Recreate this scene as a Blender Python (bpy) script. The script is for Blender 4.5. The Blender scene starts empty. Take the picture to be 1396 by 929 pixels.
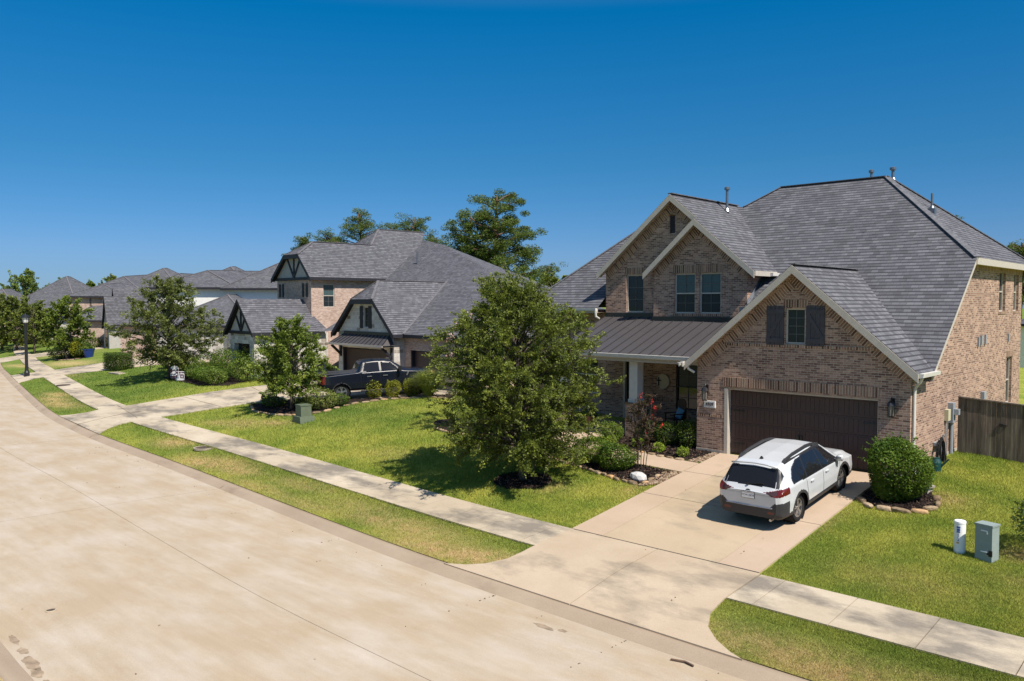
import bpy, bmesh, math, random
import numpy as np
from mathutils import Vector, Matrix
from mathutils.geometry import tessellate_polygon

S = bpy.context.scene
COL = S.collection
rnd = random.Random(7)
R = math.radians

# ------------------------------------------------------------------ camera, sky, sun, exposure
cam_d = bpy.data.cameras.new('camera')
cam_d.sensor_width = 36
cam_d.lens = 1122 / 1396 * 36
cam_d.clip_end = 4000
cam = bpy.data.objects.new('camera', cam_d)
COL.objects.link(cam)
cam.location = (0, 0, 6.5)
cam.rotation_euler = (R(90 - 2.577), 0, R(42.9))
S.camera = cam

SUN_EL, SUN_AZ = 53.0, 99.0          # azimuth: degrees from +Y towards +X
w = bpy.data.worlds.new('World')
S.world = w
w.use_nodes = True
wn = w.node_tree
bg = wn.nodes['Background']
sky = wn.nodes.new('ShaderNodeTexSky')
sky.sky_type = 'NISHITA'
sky.sun_disc = False
sky.sun_elevation = R(SUN_EL)
sky.sun_rotation = R(SUN_AZ)
sky.altitude = 0
sky.air_density = 1.0
sky.dust_density = 0.0
sky.ozone_density = 6.0
# sky by elevation: low band deepened, unseen upper part bright and warm as fill
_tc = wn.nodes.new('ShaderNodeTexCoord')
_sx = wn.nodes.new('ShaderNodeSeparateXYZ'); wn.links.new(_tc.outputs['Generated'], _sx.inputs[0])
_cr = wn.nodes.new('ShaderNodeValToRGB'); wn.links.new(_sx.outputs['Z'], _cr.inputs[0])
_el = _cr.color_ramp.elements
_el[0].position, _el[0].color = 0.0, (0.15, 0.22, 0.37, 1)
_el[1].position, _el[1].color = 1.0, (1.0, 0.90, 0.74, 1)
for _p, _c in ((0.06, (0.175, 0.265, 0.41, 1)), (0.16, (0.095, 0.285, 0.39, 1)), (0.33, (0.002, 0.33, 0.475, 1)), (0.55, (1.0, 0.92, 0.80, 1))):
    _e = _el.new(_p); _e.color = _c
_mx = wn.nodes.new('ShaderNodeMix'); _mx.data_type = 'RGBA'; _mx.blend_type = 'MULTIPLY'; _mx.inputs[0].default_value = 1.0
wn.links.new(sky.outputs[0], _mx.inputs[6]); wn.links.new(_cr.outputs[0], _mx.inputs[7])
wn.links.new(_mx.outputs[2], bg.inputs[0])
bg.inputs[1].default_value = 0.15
sd = bpy.data.lights.new('sun', 'SUN')
sd.energy = 5.0
sd.angle = R(0.53)
sd.color = (1.0, 0.925, 0.82)
sun = bpy.data.objects.new('sun', sd)
COL.objects.link(sun)
to_sun = Vector((math.sin(R(SUN_AZ)) * math.cos(R(SUN_EL)), math.cos(R(SUN_AZ)) * math.cos(R(SUN_EL)), math.sin(R(SUN_EL))))
sun.rotation_euler = to_sun.to_track_quat('Z', 'Y').to_euler()
sun.location = (20, 0, 40)
S.view_settings.view_transform = 'Standard'
S.view_settings.look = 'None'
S.view_settings.exposure = 0.52
S.view_settings.gamma = 1.0
S.view_settings.use_curve_mapping = False
S.cycles.max_bounces = 6
S.cycles.transparent_max_bounces = 8

# ------------------------------------------------------------------ node helpers and materials
def nd(nt, t, ins=None, **pr):
    n = nt.nodes.new('ShaderNode' + t)
    for k, v in pr.items():
        setattr(n, k, v)
    for k, v in (ins or {}).items():
        s = n.inputs[k]
        if isinstance(v, bpy.types.NodeSocket):
            nt.links.new(v, s)
        else:
            s.default_value = v
    return n

def c4(c):
    return (c[0], c[1], c[2], 1)

def srgb(r, g, b):
    f = lambda v: (v / 255 / 12.92) if v / 255 <= 0.04045 else ((v / 255 + 0.055) / 1.055) ** 2.4
    return (f(r), f(g), f(b))

def new_mat(name, rough=0.8, spec=0.3, col=(0.5, 0.5, 0.5), metal=0.0):
    m = bpy.data.materials.new(name)
    m.use_nodes = True
    b = m.node_tree.nodes['Principled BSDF']
    b.inputs['Base Color'].default_value = c4(col)
    b.inputs['Roughness'].default_value = rough
    b.inputs['Specular IOR Level'].default_value = spec
    b.inputs['Metallic'].default_value = metal
    return m, m.node_tree, b

def ramp(nt, fac, stops, interp='LINEAR'):
    r = nd(nt, 'ValToRGB', {'Fac': fac})
    cr = r.color_ramp
    cr.interpolation = interp
    while len(cr.elements) < len(stops):
        cr.elements.new(0.5)
    for e, (p, c) in zip(cr.elements, stops):
        e.position = p
        e.color = c4(c)
    return r.outputs['Color']

def noise(nt, vec, scale, detail=3, rough=0.5):
    return nd(nt, 'TexNoise', {'Vector': vec, 'Scale': scale, 'Detail': detail, 'Roughness': rough}).outputs['Fac']

def mixc(nt, fac, a, b, mode='MIX'):
    n = nd(nt, 'Mix', data_type='RGBA', blend_type=mode)
    for i, v in ((0, fac), (6, a), (7, b)):
        if isinstance(v, bpy.types.NodeSocket):
            nt.links.new(v, n.inputs[i])
        else:
            n.inputs[i].default_value = v if i == 0 else c4(v)
    return n.outputs[2]

def math_n(nt, op, a, b=0.0, c=0.0):
    n = nd(nt, 'Math', operation=op)
    for i, v in enumerate((a, b, c)):
        if isinstance(v, bpy.types.NodeSocket):
            nt.links.new(v, n.inputs[i])
        else:
            n.inputs[i].default_value = v
    return n.outputs[0]

def surf_coord(nt):
    """u along the level line of the face, v up its slope, in metres."""
    g = nd(nt, 'NewGeometry')
    t = nd(nt, 'VectorMath', {0: (0, 0, 1), 1: g.outputs['True Normal']}, operation='CROSS_PRODUCT')
    t = nd(nt, 'VectorMath', {0: t.outputs[0]}, operation='NORMALIZE')
    bt = nd(nt, 'VectorMath', {0: g.outputs['True Normal'], 1: t.outputs[0]}, operation='CROSS_PRODUCT')
    u = nd(nt, 'VectorMath', {0: g.outputs['Position'], 1: t.outputs[0]}, operation='DOT_PRODUCT')
    v = nd(nt, 'VectorMath', {0: g.outputs['Position'], 1: bt.outputs[0]}, operation='DOT_PRODUCT')
    c = nd(nt, 'CombineXYZ', {0: u.outputs['Value'], 1: v.outputs['Value'], 2: 0.0})
    return c.outputs[0], g.outputs['Position'], v.outputs['Value']

def brick_mat(name, stops, mortar, bw=0.2, bh=0.068, ms=0.007, uv=False, offset=0.5, big=0.25, tint=None):
    m, nt, b = new_mat(name, 0.88, 0.2)
    vec, pos, v = surf_coord(nt)
    if uv:
        vec = nd(nt, 'UVMap').outputs[0]
    br = nd(nt, 'TexBrick', {'Vector': vec, 'Color1': c4((0, 0, 0)), 'Color2': c4((1, 1, 1)), 'Mortar': c4((.5, .5, .5)), 'Scale': 1.0,
                             'Mortar Size': ms, 'Mortar Smooth': 0.2, 'Bias': 0.0, 'Brick Width': bw, 'Row Height': bh}, offset=offset)
    col = ramp(nt, br.outputs['Color'], stops)
    n1 = noise(nt, pos, 14.0, 4)
    col = mixc(nt, 0.35, col, ramp(nt, n1, [(0.3, (0.25, 0.25, 0.25)), (0.7, (0.85, 0.85, 0.85))]), 'OVERLAY')
    col = mixc(nt, br.outputs['Fac'], col, mortar)
    n2 = noise(nt, pos, 0.9, 4)
    col = mixc(nt, big, col, ramp(nt, n2, [(0.3, (0.3, 0.3, 0.3)), (0.7, (0.75, 0.75, 0.75))]), 'OVERLAY')
    nt.links.new(col, b.inputs['Base Color'])
    bp = nd(nt, 'Bump', {'Height': math_n(nt, 'SUBTRACT', math_n(nt, 'MULTIPLY', n1, 0.5), br.outputs['Fac']), 'Strength': 0.6, 'Distance': 0.008})
    nt.links.new(bp.outputs[0], b.inputs['Normal'])
    return m

BR_STOPS = [(0.0, (0.125, 0.072, 0.055)), (0.2, (0.20, 0.117, 0.088)), (0.5, (0.275, 0.167, 0.122)), (0.75, (0.335, 0.21, 0.152)), (1.0, (0.39, 0.255, 0.188))]
M = {}
M['brick'] = brick_mat('tan_brick', BR_STOPS, (0.44, 0.355, 0.285))
M['soldier'] = brick_mat('soldier_brick', [(0.0, (0.085, 0.045, 0.032)), (0.4, (0.20, 0.115, 0.08)), (1.0, (0.34, 0.21, 0.145))], (0.44, 0.35, 0.265), bw=0.085, bh=0.6, ms=0.011, uv=True, offset=0.0)
M['pink_brick'] = brick_mat('pink_brick', [(0.0, (0.30, 0.20, 0.16)), (0.5, (0.40, 0.285, 0.235)), (1.0, (0.47, 0.36, 0.30))], (0.46, 0.37, 0.31))

def shingle_mat(name, stops, row=0.178, wd=0.23):
    m, nt, b = new_mat(name, 0.9, 0.25)
    vec, pos, v = surf_coord(nt)
    br = nd(nt, 'TexBrick', {'Vector': vec, 'Color1': c4((0, 0, 0)), 'Color2': c4((1, 1, 1)), 'Mortar': c4((0.0, 0.0, 0.0)), 'Scale': 1.0,
                             'Mortar Size': 0.004, 'Mortar Smooth': 0.3, 'Bias': 0.0, 'Brick Width': wd, 'Row Height': row}, offset=0.38, offset_frequency=2)
    br2 = nd(nt, 'TexBrick', {'Vector': vec, 'Color1': c4((0, 0, 0)), 'Color2': c4((1, 1, 1)), 'Mortar': c4((0.5, 0.5, 0.5)), 'Scale': 1.0,
                              'Mortar Size': 0.0, 'Bias': 0.0, 'Brick Width': wd * 3.6, 'Row Height': row}, offset=0.61, offset_frequency=3)
    t = math_n(nt, 'ADD', math_n(nt, 'MULTIPLY', br.outputs['Color'], 0.72), math_n(nt, 'MULTIPLY', br2.outputs['Color'], 0.28))
    col = ramp(nt, t, stops)
    col = mixc(nt, 0.5, col, ramp(nt, noise(nt, pos, 60, 2), [(0.25, (0.25, 0.25, 0.25)), (0.75, (0.75, 0.75, 0.75))]), 'OVERLAY')
    col = mixc(nt, 0.45, col, ramp(nt, noise(nt, pos, 0.8, 4), [(0.3, (0.40, 0.40, 0.40)), (0.7, (0.60, 0.60, 0.60))]), 'OVERLAY')
    # each course is thickest at its lower edge: bump for the step, its shadow line painted dark
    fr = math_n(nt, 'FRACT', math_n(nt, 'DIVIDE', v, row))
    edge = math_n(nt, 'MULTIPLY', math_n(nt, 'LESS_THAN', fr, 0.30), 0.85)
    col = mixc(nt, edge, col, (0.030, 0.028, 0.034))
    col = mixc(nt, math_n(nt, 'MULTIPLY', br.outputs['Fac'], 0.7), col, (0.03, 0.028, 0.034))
    nt.links.new(col, b.inputs['Base Color'])
    bp = nd(nt, 'Bump', {'Height': math_n(nt, 'SUBTRACT', 1.0, fr), 'Strength': 0.5, 'Distance': 0.03})
    nt.links.new(bp.outputs[0], b.inputs['Normal'])
    return m
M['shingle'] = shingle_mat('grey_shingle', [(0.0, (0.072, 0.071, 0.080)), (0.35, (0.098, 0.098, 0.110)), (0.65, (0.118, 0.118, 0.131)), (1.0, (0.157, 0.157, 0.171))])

def plain(name, col, rough=0.7, spec=0.3, metal=0.0, var=0.25, scale=6.0, bump=0.0):
    m, nt, b = new_mat(name, rough, spec, col, metal)
    g = nd(nt, 'NewGeometry')
    n = noise(nt, g.outputs['Position'], scale, 4)
    d = tuple(max(0, c * (1 - var)) for c in col)
    l = tuple(min(1, c * (1 + var)) for c in col)
    nt.links.new(ramp(nt, n, [(0.3, d), (0.7, l)]), b.inputs['Base Color'])
    if bump:
        bp = nd(nt, 'Bump', {'Height': noise(nt, g.outputs['Position'], scale * 8, 3), 'Strength': bump, 'Distance': 0.02})
        nt.links.new(bp.outputs[0], b.inputs['Normal'])
    return m

M['trim'] = plain('beige_trim', (0.44, 0.395, 0.34), 0.6, 0.3, var=0.06)
M['white_trim'] = plain('white_trim', (0.58, 0.555, 0.51), 0.5, 0.35, var=0.05)
M['soffit'] = plain('tan_soffit', (0.48, 0.38, 0.27), 0.7, 0.2, var=0.06)
M['x'] = None
M['bars'] = plain('grey_glazing_bars', (0.10, 0.105, 0.10), 0.5, 0.3, var=.05)
M['dark_trim'] = plain('charcoal_trim', (0.022, 0.022, 0.028), 0.55, 0.3, var=0.15)
M['dark_metal'] = plain('dark_metal', (0.012, 0.012, 0.014), 0.4, 0.5, var=0.1)
M['porch_metal'] = plain('brown_metal_roof', (0.075, 0.068, 0.070), 0.5, 0.4, 0.2, var=0.05, scale=2)
M['flashing'] = plain('grey_flashing', (0.20, 0.215, 0.24), 0.35, 0.5, 0.7, var=0.1)
M['shutter'] = plain('grey_shutter', (0.062, 0.056, 0.064), 0.6, 0.3, var=0.12)
M['garage_door'] = plain('brown_garage_door', (0.062, 0.037, 0.033), 0.5, 0.35, var=0.07, scale=3)
M['foundation'] = plain('concrete_foundation', (0.36, 0.32, 0.28), 0.9, 0.2, var=0.2)
M['door_dark'] = plain('dark_door', (0.018, 0.013, 0.011), 0.4, 0.4, var=0.1)
M['stucco'] = plain('white_stucco', (0.74, 0.72, 0.68), 0.9, 0.2, var=0.05)
M['black'] = plain('black_rubber', (0.012, 0.012, 0.012), 0.75, 0.25, var=0.2)
M['blackplastic'] = plain('dark_grey_plastic', (0.035, 0.034, 0.036), 0.55, 0.35, var=0.1)
M['chrome'] = plain('silver_metal', (0.42, 0.42, 0.43), 0.35, 0.5, 0.9, var=0.06)
M['bark'] = plain('grey_bark', (0.11, 0.09, 0.072), 0.95, 0.1, var=0.4, scale=9, bump=0.6)
M['pine_bark'] = plain('brown_bark', (0.13, 0.085, 0.06), 0.95, 0.1, var=0.4, scale=5, bump=0.6)
M['white'] = plain('white_paint', (0.78, 0.78, 0.77), 0.4, 0.4, var=0.03)
M['blind'] = plain('window_blind', (0.34, 0.42, 0.42), 0.6, 0.3, var=0.06)

def glass_mat(name, col, rough=0.06, spec=0.9):
    m, nt, b = new_mat(name, rough, spec, col)
    g = nd(nt, 'NewGeometry')
    bp = nd(nt, 'Bump', {'Height': noise(nt, g.outputs['Position'], 2.5, 1), 'Strength': 0.05, 'Distance': 0.05})
    nt.links.new(bp.outputs[0], b.inputs['Normal'])
    return m
M['glass'] = glass_mat('dark_window_glass', (0.010, 0.014, 0.014), 0.06, 0.45)
M['glass_blind'] = glass_mat('blind_behind_glass', (0.05, 0.085, 0.088), 0.12, 0.4)
M['glass_screen'] = glass_mat('screened_glass', (0.018, 0.024, 0.028), 0.3, 0.3)
M['car_glass'] = glass_mat('tinted_car_glass', (0.010, 0.010, 0.012), 0.05, 0.35)

# ------------------------------------------------------------------ mesh builder
class MB:
    def __init__(s, tf=None):
        s.v, s.f, s.m, s.uv, s.tf = [], [], [], {}, tf
    def pt(s, p):
        p = Vector(p)
        s.v.append(s.tf @ p if s.tf else p)
        return len(s.v) - 1
    def face(s, pts, m=0, uv=None):
        ids = [s.pt(p) for p in pts]
        s.f.append(ids); s.m.append(m)
        if uv:
            s.uv[len(s.f) - 1] = uv
    def box(s, x0, x1, y0, y1, z0, z1, m=0):
        b = len(s.v)
        for p in ((x0, y0, z0), (x1, y0, z0), (x1, y1, z0), (x0, y1, z0), (x0, y0, z1), (x1, y0, z1), (x1, y1, z1), (x0, y1, z1)):
            s.pt(p)
        for q in ((3, 2, 1, 0), (4, 5, 6, 7), (0, 1, 5, 4), (1, 2, 6, 5), (2, 3, 7, 6), (3, 0, 4, 7)):
            s.f.append([b + i for i in q]); s.m.append(m)
        return s
    def bar(s, a, b, wd, ht, m=0, up=(0, 0, 1)):
        """a square bar from a to b, wd across, ht along 'up'"""
        a, b = Vector(a), Vector(b)
        d = (b - a).normalized()
        x = d.cross(Vector(up)).normalized()
        z = x.cross(d).normalized()
        i = len(s.v)
        for p in (a, b):
            for (sx, sz) in ((-1, -1), (1, -1), (1, 1), (-1, 1)):
                s.pt(p + x * sx * wd / 2 + z * sz * ht / 2)
        for q in ((0, 1, 2, 3), (7, 6, 5, 4), (0, 4, 5, 1), (1, 5, 6, 2), (2, 6, 7, 3), (3, 7, 4, 0)):
            s.f.append([i + k for k in q]); s.m.append(m)
        return s
    def tube(s, pts, rad, n=8, m=0, cap=True):
        pts = [Vector(p) for p in pts]
        if not hasattr(rad, '__len__'):
            rad = [rad] * len(pts)
        i0 = len(s.v)
        prev = None
        for k, p in enumerate(pts):
            d = (pts[min(k + 1, len(pts) - 1)] - pts[max(k - 1, 0)]).normalized()
            ref = prev if prev is not None else (Vector((1, 0, 0)) if abs(d.x) < 0.9 else Vector((0, 1, 0)))
            x = (ref - d * ref.dot(d)).normalized()
            prev = x
            y = d.cross(x)
            for j in range(n):
                a = 2 * math.pi * j / n
                s.pt(p + (x * math.cos(a) + y * math.sin(a)) * rad[k])
        for k in range(len(pts) - 1):
            for j in range(n):
                s.f.append([i0 + k * n + j, i0 + k * n + (j + 1) % n, i0 + (k + 1) * n + (j + 1) % n, i0 + (k + 1) * n + j]); s.m.append(m)
        if cap:
            s.f.append([i0 + j for j in reversed(range(n))]); s.m.append(m)
            s.f.append([i0 + (len(pts) - 1) * n + j for j in range(n)]); s.m.append(m)
        return s
    def lathe(s, prof, c=(0, 0, 0), n=20, m=0):
        i0 = len(s.v)
        for (r, z) in prof:
            for j in range(n):
                a = 2 * math.pi * j / n
                s.pt((c[0] + r * math.cos(a), c[1] + r * math.sin(a), c[2] + z))
        for k in range(len(prof) - 1):
            for j in range(n):
                s.f.append([i0 + k * n + j, i0 + k * n + (j + 1) % n, i0 + (k + 1) * n + (j + 1) % n, i0 + (k + 1) * n + j]); s.m.append(m)
        s.f.append([i0 + j for j in reversed(range(n))]); s.m.append(m)
        s.f.append([i0 + (len(prof) - 1) * n + j for j in range(n)]); s.m.append(m)
        return s
    def prism(s, poly, axis, a0, a1, m=0):
        """extrude a 2-D polygon; axis 'x': poly is (y,z); 'y': (x,z); 'z': (x,y)"""
        mk = {'x': lambda p, a: (a, p[0], p[1]), 'y': lambda p, a: (p[0], a, p[1]), 'z': lambda p, a: (p[0], p[1], a)}[axis]
        n = len(poly); i0 = len(s.v)
        for a in (a0, a1):
            for p in poly:
                s.pt(mk(p, a))
        for k in range(n):
            s.f.append([i0 + k, i0 + (k + 1) % n, i0 + n + (k + 1) % n, i0 + n + k]); s.m.append(m)
        s.f.append([i0 + k for k in reversed(range(n))]); s.m.append(m)
        s.f.append([i0 + n + k for k in range(n)]); s.m.append(m)
        return s
    def wall(s, poly, holes, plane, depth=0.12, m=0):
        """a wall face with openings. plane(u, z, d) -> point, d metres behind the face"""
        loops = [poly] + [[(h[0], h[2]), (h[1], h[2]), (h[1], h[3]), (h[0], h[3])] for h in holes]
        flat = [q for l in loops for q in l]
        tris = tessellate_polygon([[Vector((q[0], q[1], 0)) for q in l] for l in loops])
        i0 = len(s.v)
        for q in flat:
            s.pt(plane(q[0], q[1], 0))
        for t in tris:
            s.f.append([i0 + k for k in t]); s.m.append(m)
        for h in holes:
            c = [(h[0], h[2]), (h[1], h[2]), (h[1], h[3]), (h[0], h[3])]
            for k in range(4):
                p, q = c[k], c[(k + 1) % 4]
                s.face([plane(p[0], p[1], 0), plane(q[0], q[1], 0), plane(q[0], q[1], depth), plane(p[0], p[1], depth)], m)
        return s
    def build(s, name, mats, parent=None, smooth=False, fix=True):
        if not isinstance(mats, (list, tuple)):
            mats = [mats]
        o0 = Vector(ORG.get(parent.name, (0, 0, 0))) if parent else Vector((0, 0, 0))
        me = bpy.data.meshes.new(name)
        me.from_pydata([tuple(p - o0) for p in s.v], [], s.f)
        for mt in mats:
            me.materials.append(mt)
        me.polygons.foreach_set('material_index', s.m)
        if s.uv:
            ul = me.uv_layers.new(name='UVMap')
            for fi, uvs in s.uv.items():
                for li, q in zip(me.polygons[fi].loop_indices, uvs):
                    ul.data[li].uv = q
        if fix and not s.uv:
            bm = bmesh.new(); bm.from_mesh(me)
            bmesh.ops.remove_doubles(bm, verts=bm.verts, dist=1e-5)
            bmesh.ops.recalc_face_normals(bm, faces=bm.faces)
            bm.to_mesh(me); bm.free()
        if smooth:
            me.polygons.foreach_set('use_smooth', [True] * len(me.polygons))
        o = bpy.data.objects.new(name, me)
        COL.objects.link(o)
        if parent:
            o.parent = parent
            ORG[o.name] = tuple(o0)
        else:
            ORG[o.name] = (0, 0, 0)
        return o

ORG = {}
def tag(o, label, cat, group=None, kind=None):
    if label: o['label'] = label
    if cat: o['category'] = cat
    if group: o['group'] = group
    if kind: o['kind'] = kind
    return o
def thing(name, label, cat, loc=(0, 0, 0), group=None):
    o = bpy.data.objects.new(name, None)
    o.empty_display_size = 0.3
    COL.objects.link(o)
    o.location = loc
    ORG[o.name] = tuple(loc)
    return tag(o, label, cat, group)
def struct(o):
    o['kind'] = 'structure'
    return o
def copy_tree(o, loc=None, rz=None, label=None, parent=None):
    c = o.copy(); COL.objects.link(c)
    if parent: c.parent = parent
    if loc is not None: c.location = loc
    if rz is not None: c.rotation_euler = (0, 0, rz)
    if label: c['label'] = label
    ORG[c.name] = tuple(c.location)
    for ch in list(o.children):
        copy_tree(ch, parent=c)
    return c
# ------------------------------------------------------------------ terrain
CP = np.array([(60, 13.25), (20, 13.25), (-2, 13.25), (-7, 13.26), (-11, 13.3), (-16, 13.42), (-22, 13.85), (-31, 14.6), (-40, 15.2), (-46, 15.8), (-54, 17.0), (-69, 20.1), (-82.5, 23.0), (-98, 26.5), (-130, 35), (-180, 52), (-260, 90)], float)
def smooth_line(P, step=1.5):
    out = []
    n = len(P)
    for i in range(n - 1):
        p0, p1, p2, p3 = P[max(i - 1, 0)], P[i], P[i + 1], P[min(i + 2, n - 1)]
        k = max(1, int(np.hypot(*(p2 - p1)) / step))
        for j in range(k):
            t = j / k
            out.append(0.5 * ((2 * p1) + (p2 - p0) * t + (2 * p0 - 5 * p1 + 4 * p2 - p3) * t * t + (3 * p1 - p0 - 3 * p2 + p3) * t ** 3))
    out.append(P[-1])
    return np.array(out)
CL = smooth_line(CP)
_T = np.gradient(CL, axis=0)
_T /= np.linalg.norm(_T, axis=1)[:, None]
CN = np.stack([_T[:, 1], -_T[:, 0]], -1)          # line runs to -X, its right-hand normal points into the lots (+Y)
def curb_d(x, y):
    """signed distance from the back of the kerb, positive on the lots' side"""
    p = np.stack([np.asarray(x, float), np.asarray(y, float)], -1)
    sh = p.shape[:-1]; p = p.reshape(-1, 2)
    best = np.full(len(p), 1e9)
    for i in range(0, len(CP) - 1):
        a, b = CP[i], CP[i + 1]; e = b - a
        t = np.clip(((p - a) @ e) / (e @ e), 0, 1)
        q = p - a - t[:, None] * e
        s = -(e[0] * (p[:, 1] - a[1]) - e[1] * (p[:, 0] - a[0]))
        dd = np.hypot(q[:, 0], q[:, 1]) * np.where(s > 0, 1, -1)
        best = np.where(np.abs(dd) < np.abs(best), dd, best)
    return best.reshape(sh)
def sstep(x, a, b):
    t = np.clip((np.asarray(x, float) - a) / (b - a), 0, 1)
    return t * t * (3 - 2 * t)
def prof(d):
    return np.interp(d, [-40, -9.7, -9.25, -9.05, -8.85, -0.32, 0, 1.9, 3.45, 11.2, 15, 90, 400], [0.5, 0.18, 0.12, 0.1, 0, 0, 0.12, 0.44, 0.56, 1.5, 1.75, 1.75, 1.75])
def prof2(d):
    return np.interp(d, [-40, -9.7, -9.25, -9.05, -8.85, -0.32, 0, 1.9, 3.45, 9.5, 13, 90, 400], [0.5, 0.18, 0.12, 0.1, 0, 0, 0.12, 0.44, 0.56, 1.5, 1.72, 1.75, 1.75])
def HT(x, y):
    x = np.asarray(x, float); y = np.asarray(y, float)
    d = curb_d(x, y)
    k = sstep(-x, 24, 31)
    h = prof(d) * (1 - k) + prof2(d) * k
    return h - 0.45 * sstep(x, -7.0, -2.5) * sstep(d, 3.5, 13)
def px_at(px, D, yw=R(42.9)):
    t = (px - 698) / 1122
    return (D * -math.sin(yw) + t * D * math.cos(yw), D * math.cos(yw) + t * D * math.sin(yw))
def hz(x, y):
    return float(HT(x, y))

DRY = [(-14.2, 14.1, 1.3, 0.5, .9), (-17.0, 14.6, 1.5, 0.5, .7), (-29.5, 15.6, 2.0, 0.5, .8), (-35.5, 16.3, 1.3, .6, .9), (-6.0, 13.9, 2.5, .5, .7), (-3.6, 14.1, 1.2, .5, .5), (-20, 14.9, 2, .5, .45), (-24, 15.4, 2, .4, .5),
       (-55, 18.1, 3, .6, .8), (-60, 19.6, 2.5, .5, .8), (-36, 19.8, 1.3, .7, .6), (-34.3, 20.5, 1.0, .45, .7), (-37.6, 19.4, 1.2, .5, .5), (-6.2, 23.4, .5, .5, .7), (-3.6, 20.9, .8, .5, .8), (-16.2, 19.3, .35, .6, .6),
       (-84, 28.5, 5, 1.3, .8), (-100, 33, 6, 2, .7), (-90, 26.3, 6, .6, .7), (-75, 24.5, 5, .5, .5), (-13.9, 20.2, .3, .6, .6), (-15.2, 4.2, 5, .5, 1.0), (-8.1, 20.6, .25, 1.2, .5)]
DRY2 = [(-15.6, 13.95, 1.8, .45, .95), (-18.8, 14.5, 1.6, .4, .6), (-5.0, 13.75, 2.4, .4, .8), (-2.2, 14.0, 1.5, .6, .7), (-31.0, 15.2, 1.6, .55, .95), (-28.2, 15.4, 1.3, .45, .8), (-25.5, 14.6, 2.0, .3, .6), (-22, 14.3, 2.2, .3, .5), (-58, 18.7, 2.5, .5, .9), (-24.5, 19.5, 1.6, .8, .25), (-20.5, 21.5, 1.4, .7, .3), (-5.5, 18.0, 1.5, .8, .25), (-3.0, 19.2, 1.0, .6, .4)]
def dry_amt(x, y):
    a = np.zeros_like(x)
    for (cx, cy, rx, ry, k) in DRY + DRY2:
        a = np.maximum(a, .8 * k * np.exp(-(((x - cx) / rx) ** 2 + ((y - cy) / ry) ** 2)))
    return a
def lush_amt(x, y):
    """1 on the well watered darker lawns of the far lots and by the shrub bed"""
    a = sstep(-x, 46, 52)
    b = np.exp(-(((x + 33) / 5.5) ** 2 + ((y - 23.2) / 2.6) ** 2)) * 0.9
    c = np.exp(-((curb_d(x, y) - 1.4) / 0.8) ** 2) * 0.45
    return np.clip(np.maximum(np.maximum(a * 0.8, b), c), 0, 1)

def np_mesh(name, v, f, mats, attrs=None, smooth=False):
    """v (n,3), f (m,k) numpy arrays with k = 3 or 4"""
    me = bpy.data.meshes.new(name)
    k = f.shape[1]
    me.vertices.add(len(v)); me.vertices.foreach_set('co', np.ascontiguousarray(v, np.float32).ravel())
    me.loops.add(f.size); me.loops.foreach_set('vertex_index', np.ascontiguousarray(f, np.int32).ravel())
    me.polygons.add(len(f)); me.polygons.foreach_set('loop_start', np.arange(0, f.size, k, dtype=np.int32))
    try:
        me.polygons.foreach_set('loop_total', np.full(len(f), k, np.int32))
    except Exception:
        pass
    for mt in (mats if isinstance(mats, (list, tuple)) else [mats]):
        me.materials.append(mt)
    for an, arr in (attrs or {}).items():
        at = me.attributes.new(an, 'FLOAT', 'POINT'); at.data.foreach_set('value', np.ascontiguousarray(arr, np.float32))
    if smooth:
        me.polygons.foreach_set('use_smooth', np.ones(len(f), bool))
    me.update(calc_edges=True)
    return me
def link(name, me, parent=None):
    o = bpy.data.objects.new(name, me); COL.objects.link(o)
    ORG[o.name] = ORG.get(parent.name, (0, 0, 0)) if parent else (0, 0, 0)
    if parent: o.parent = parent
    return o

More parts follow.
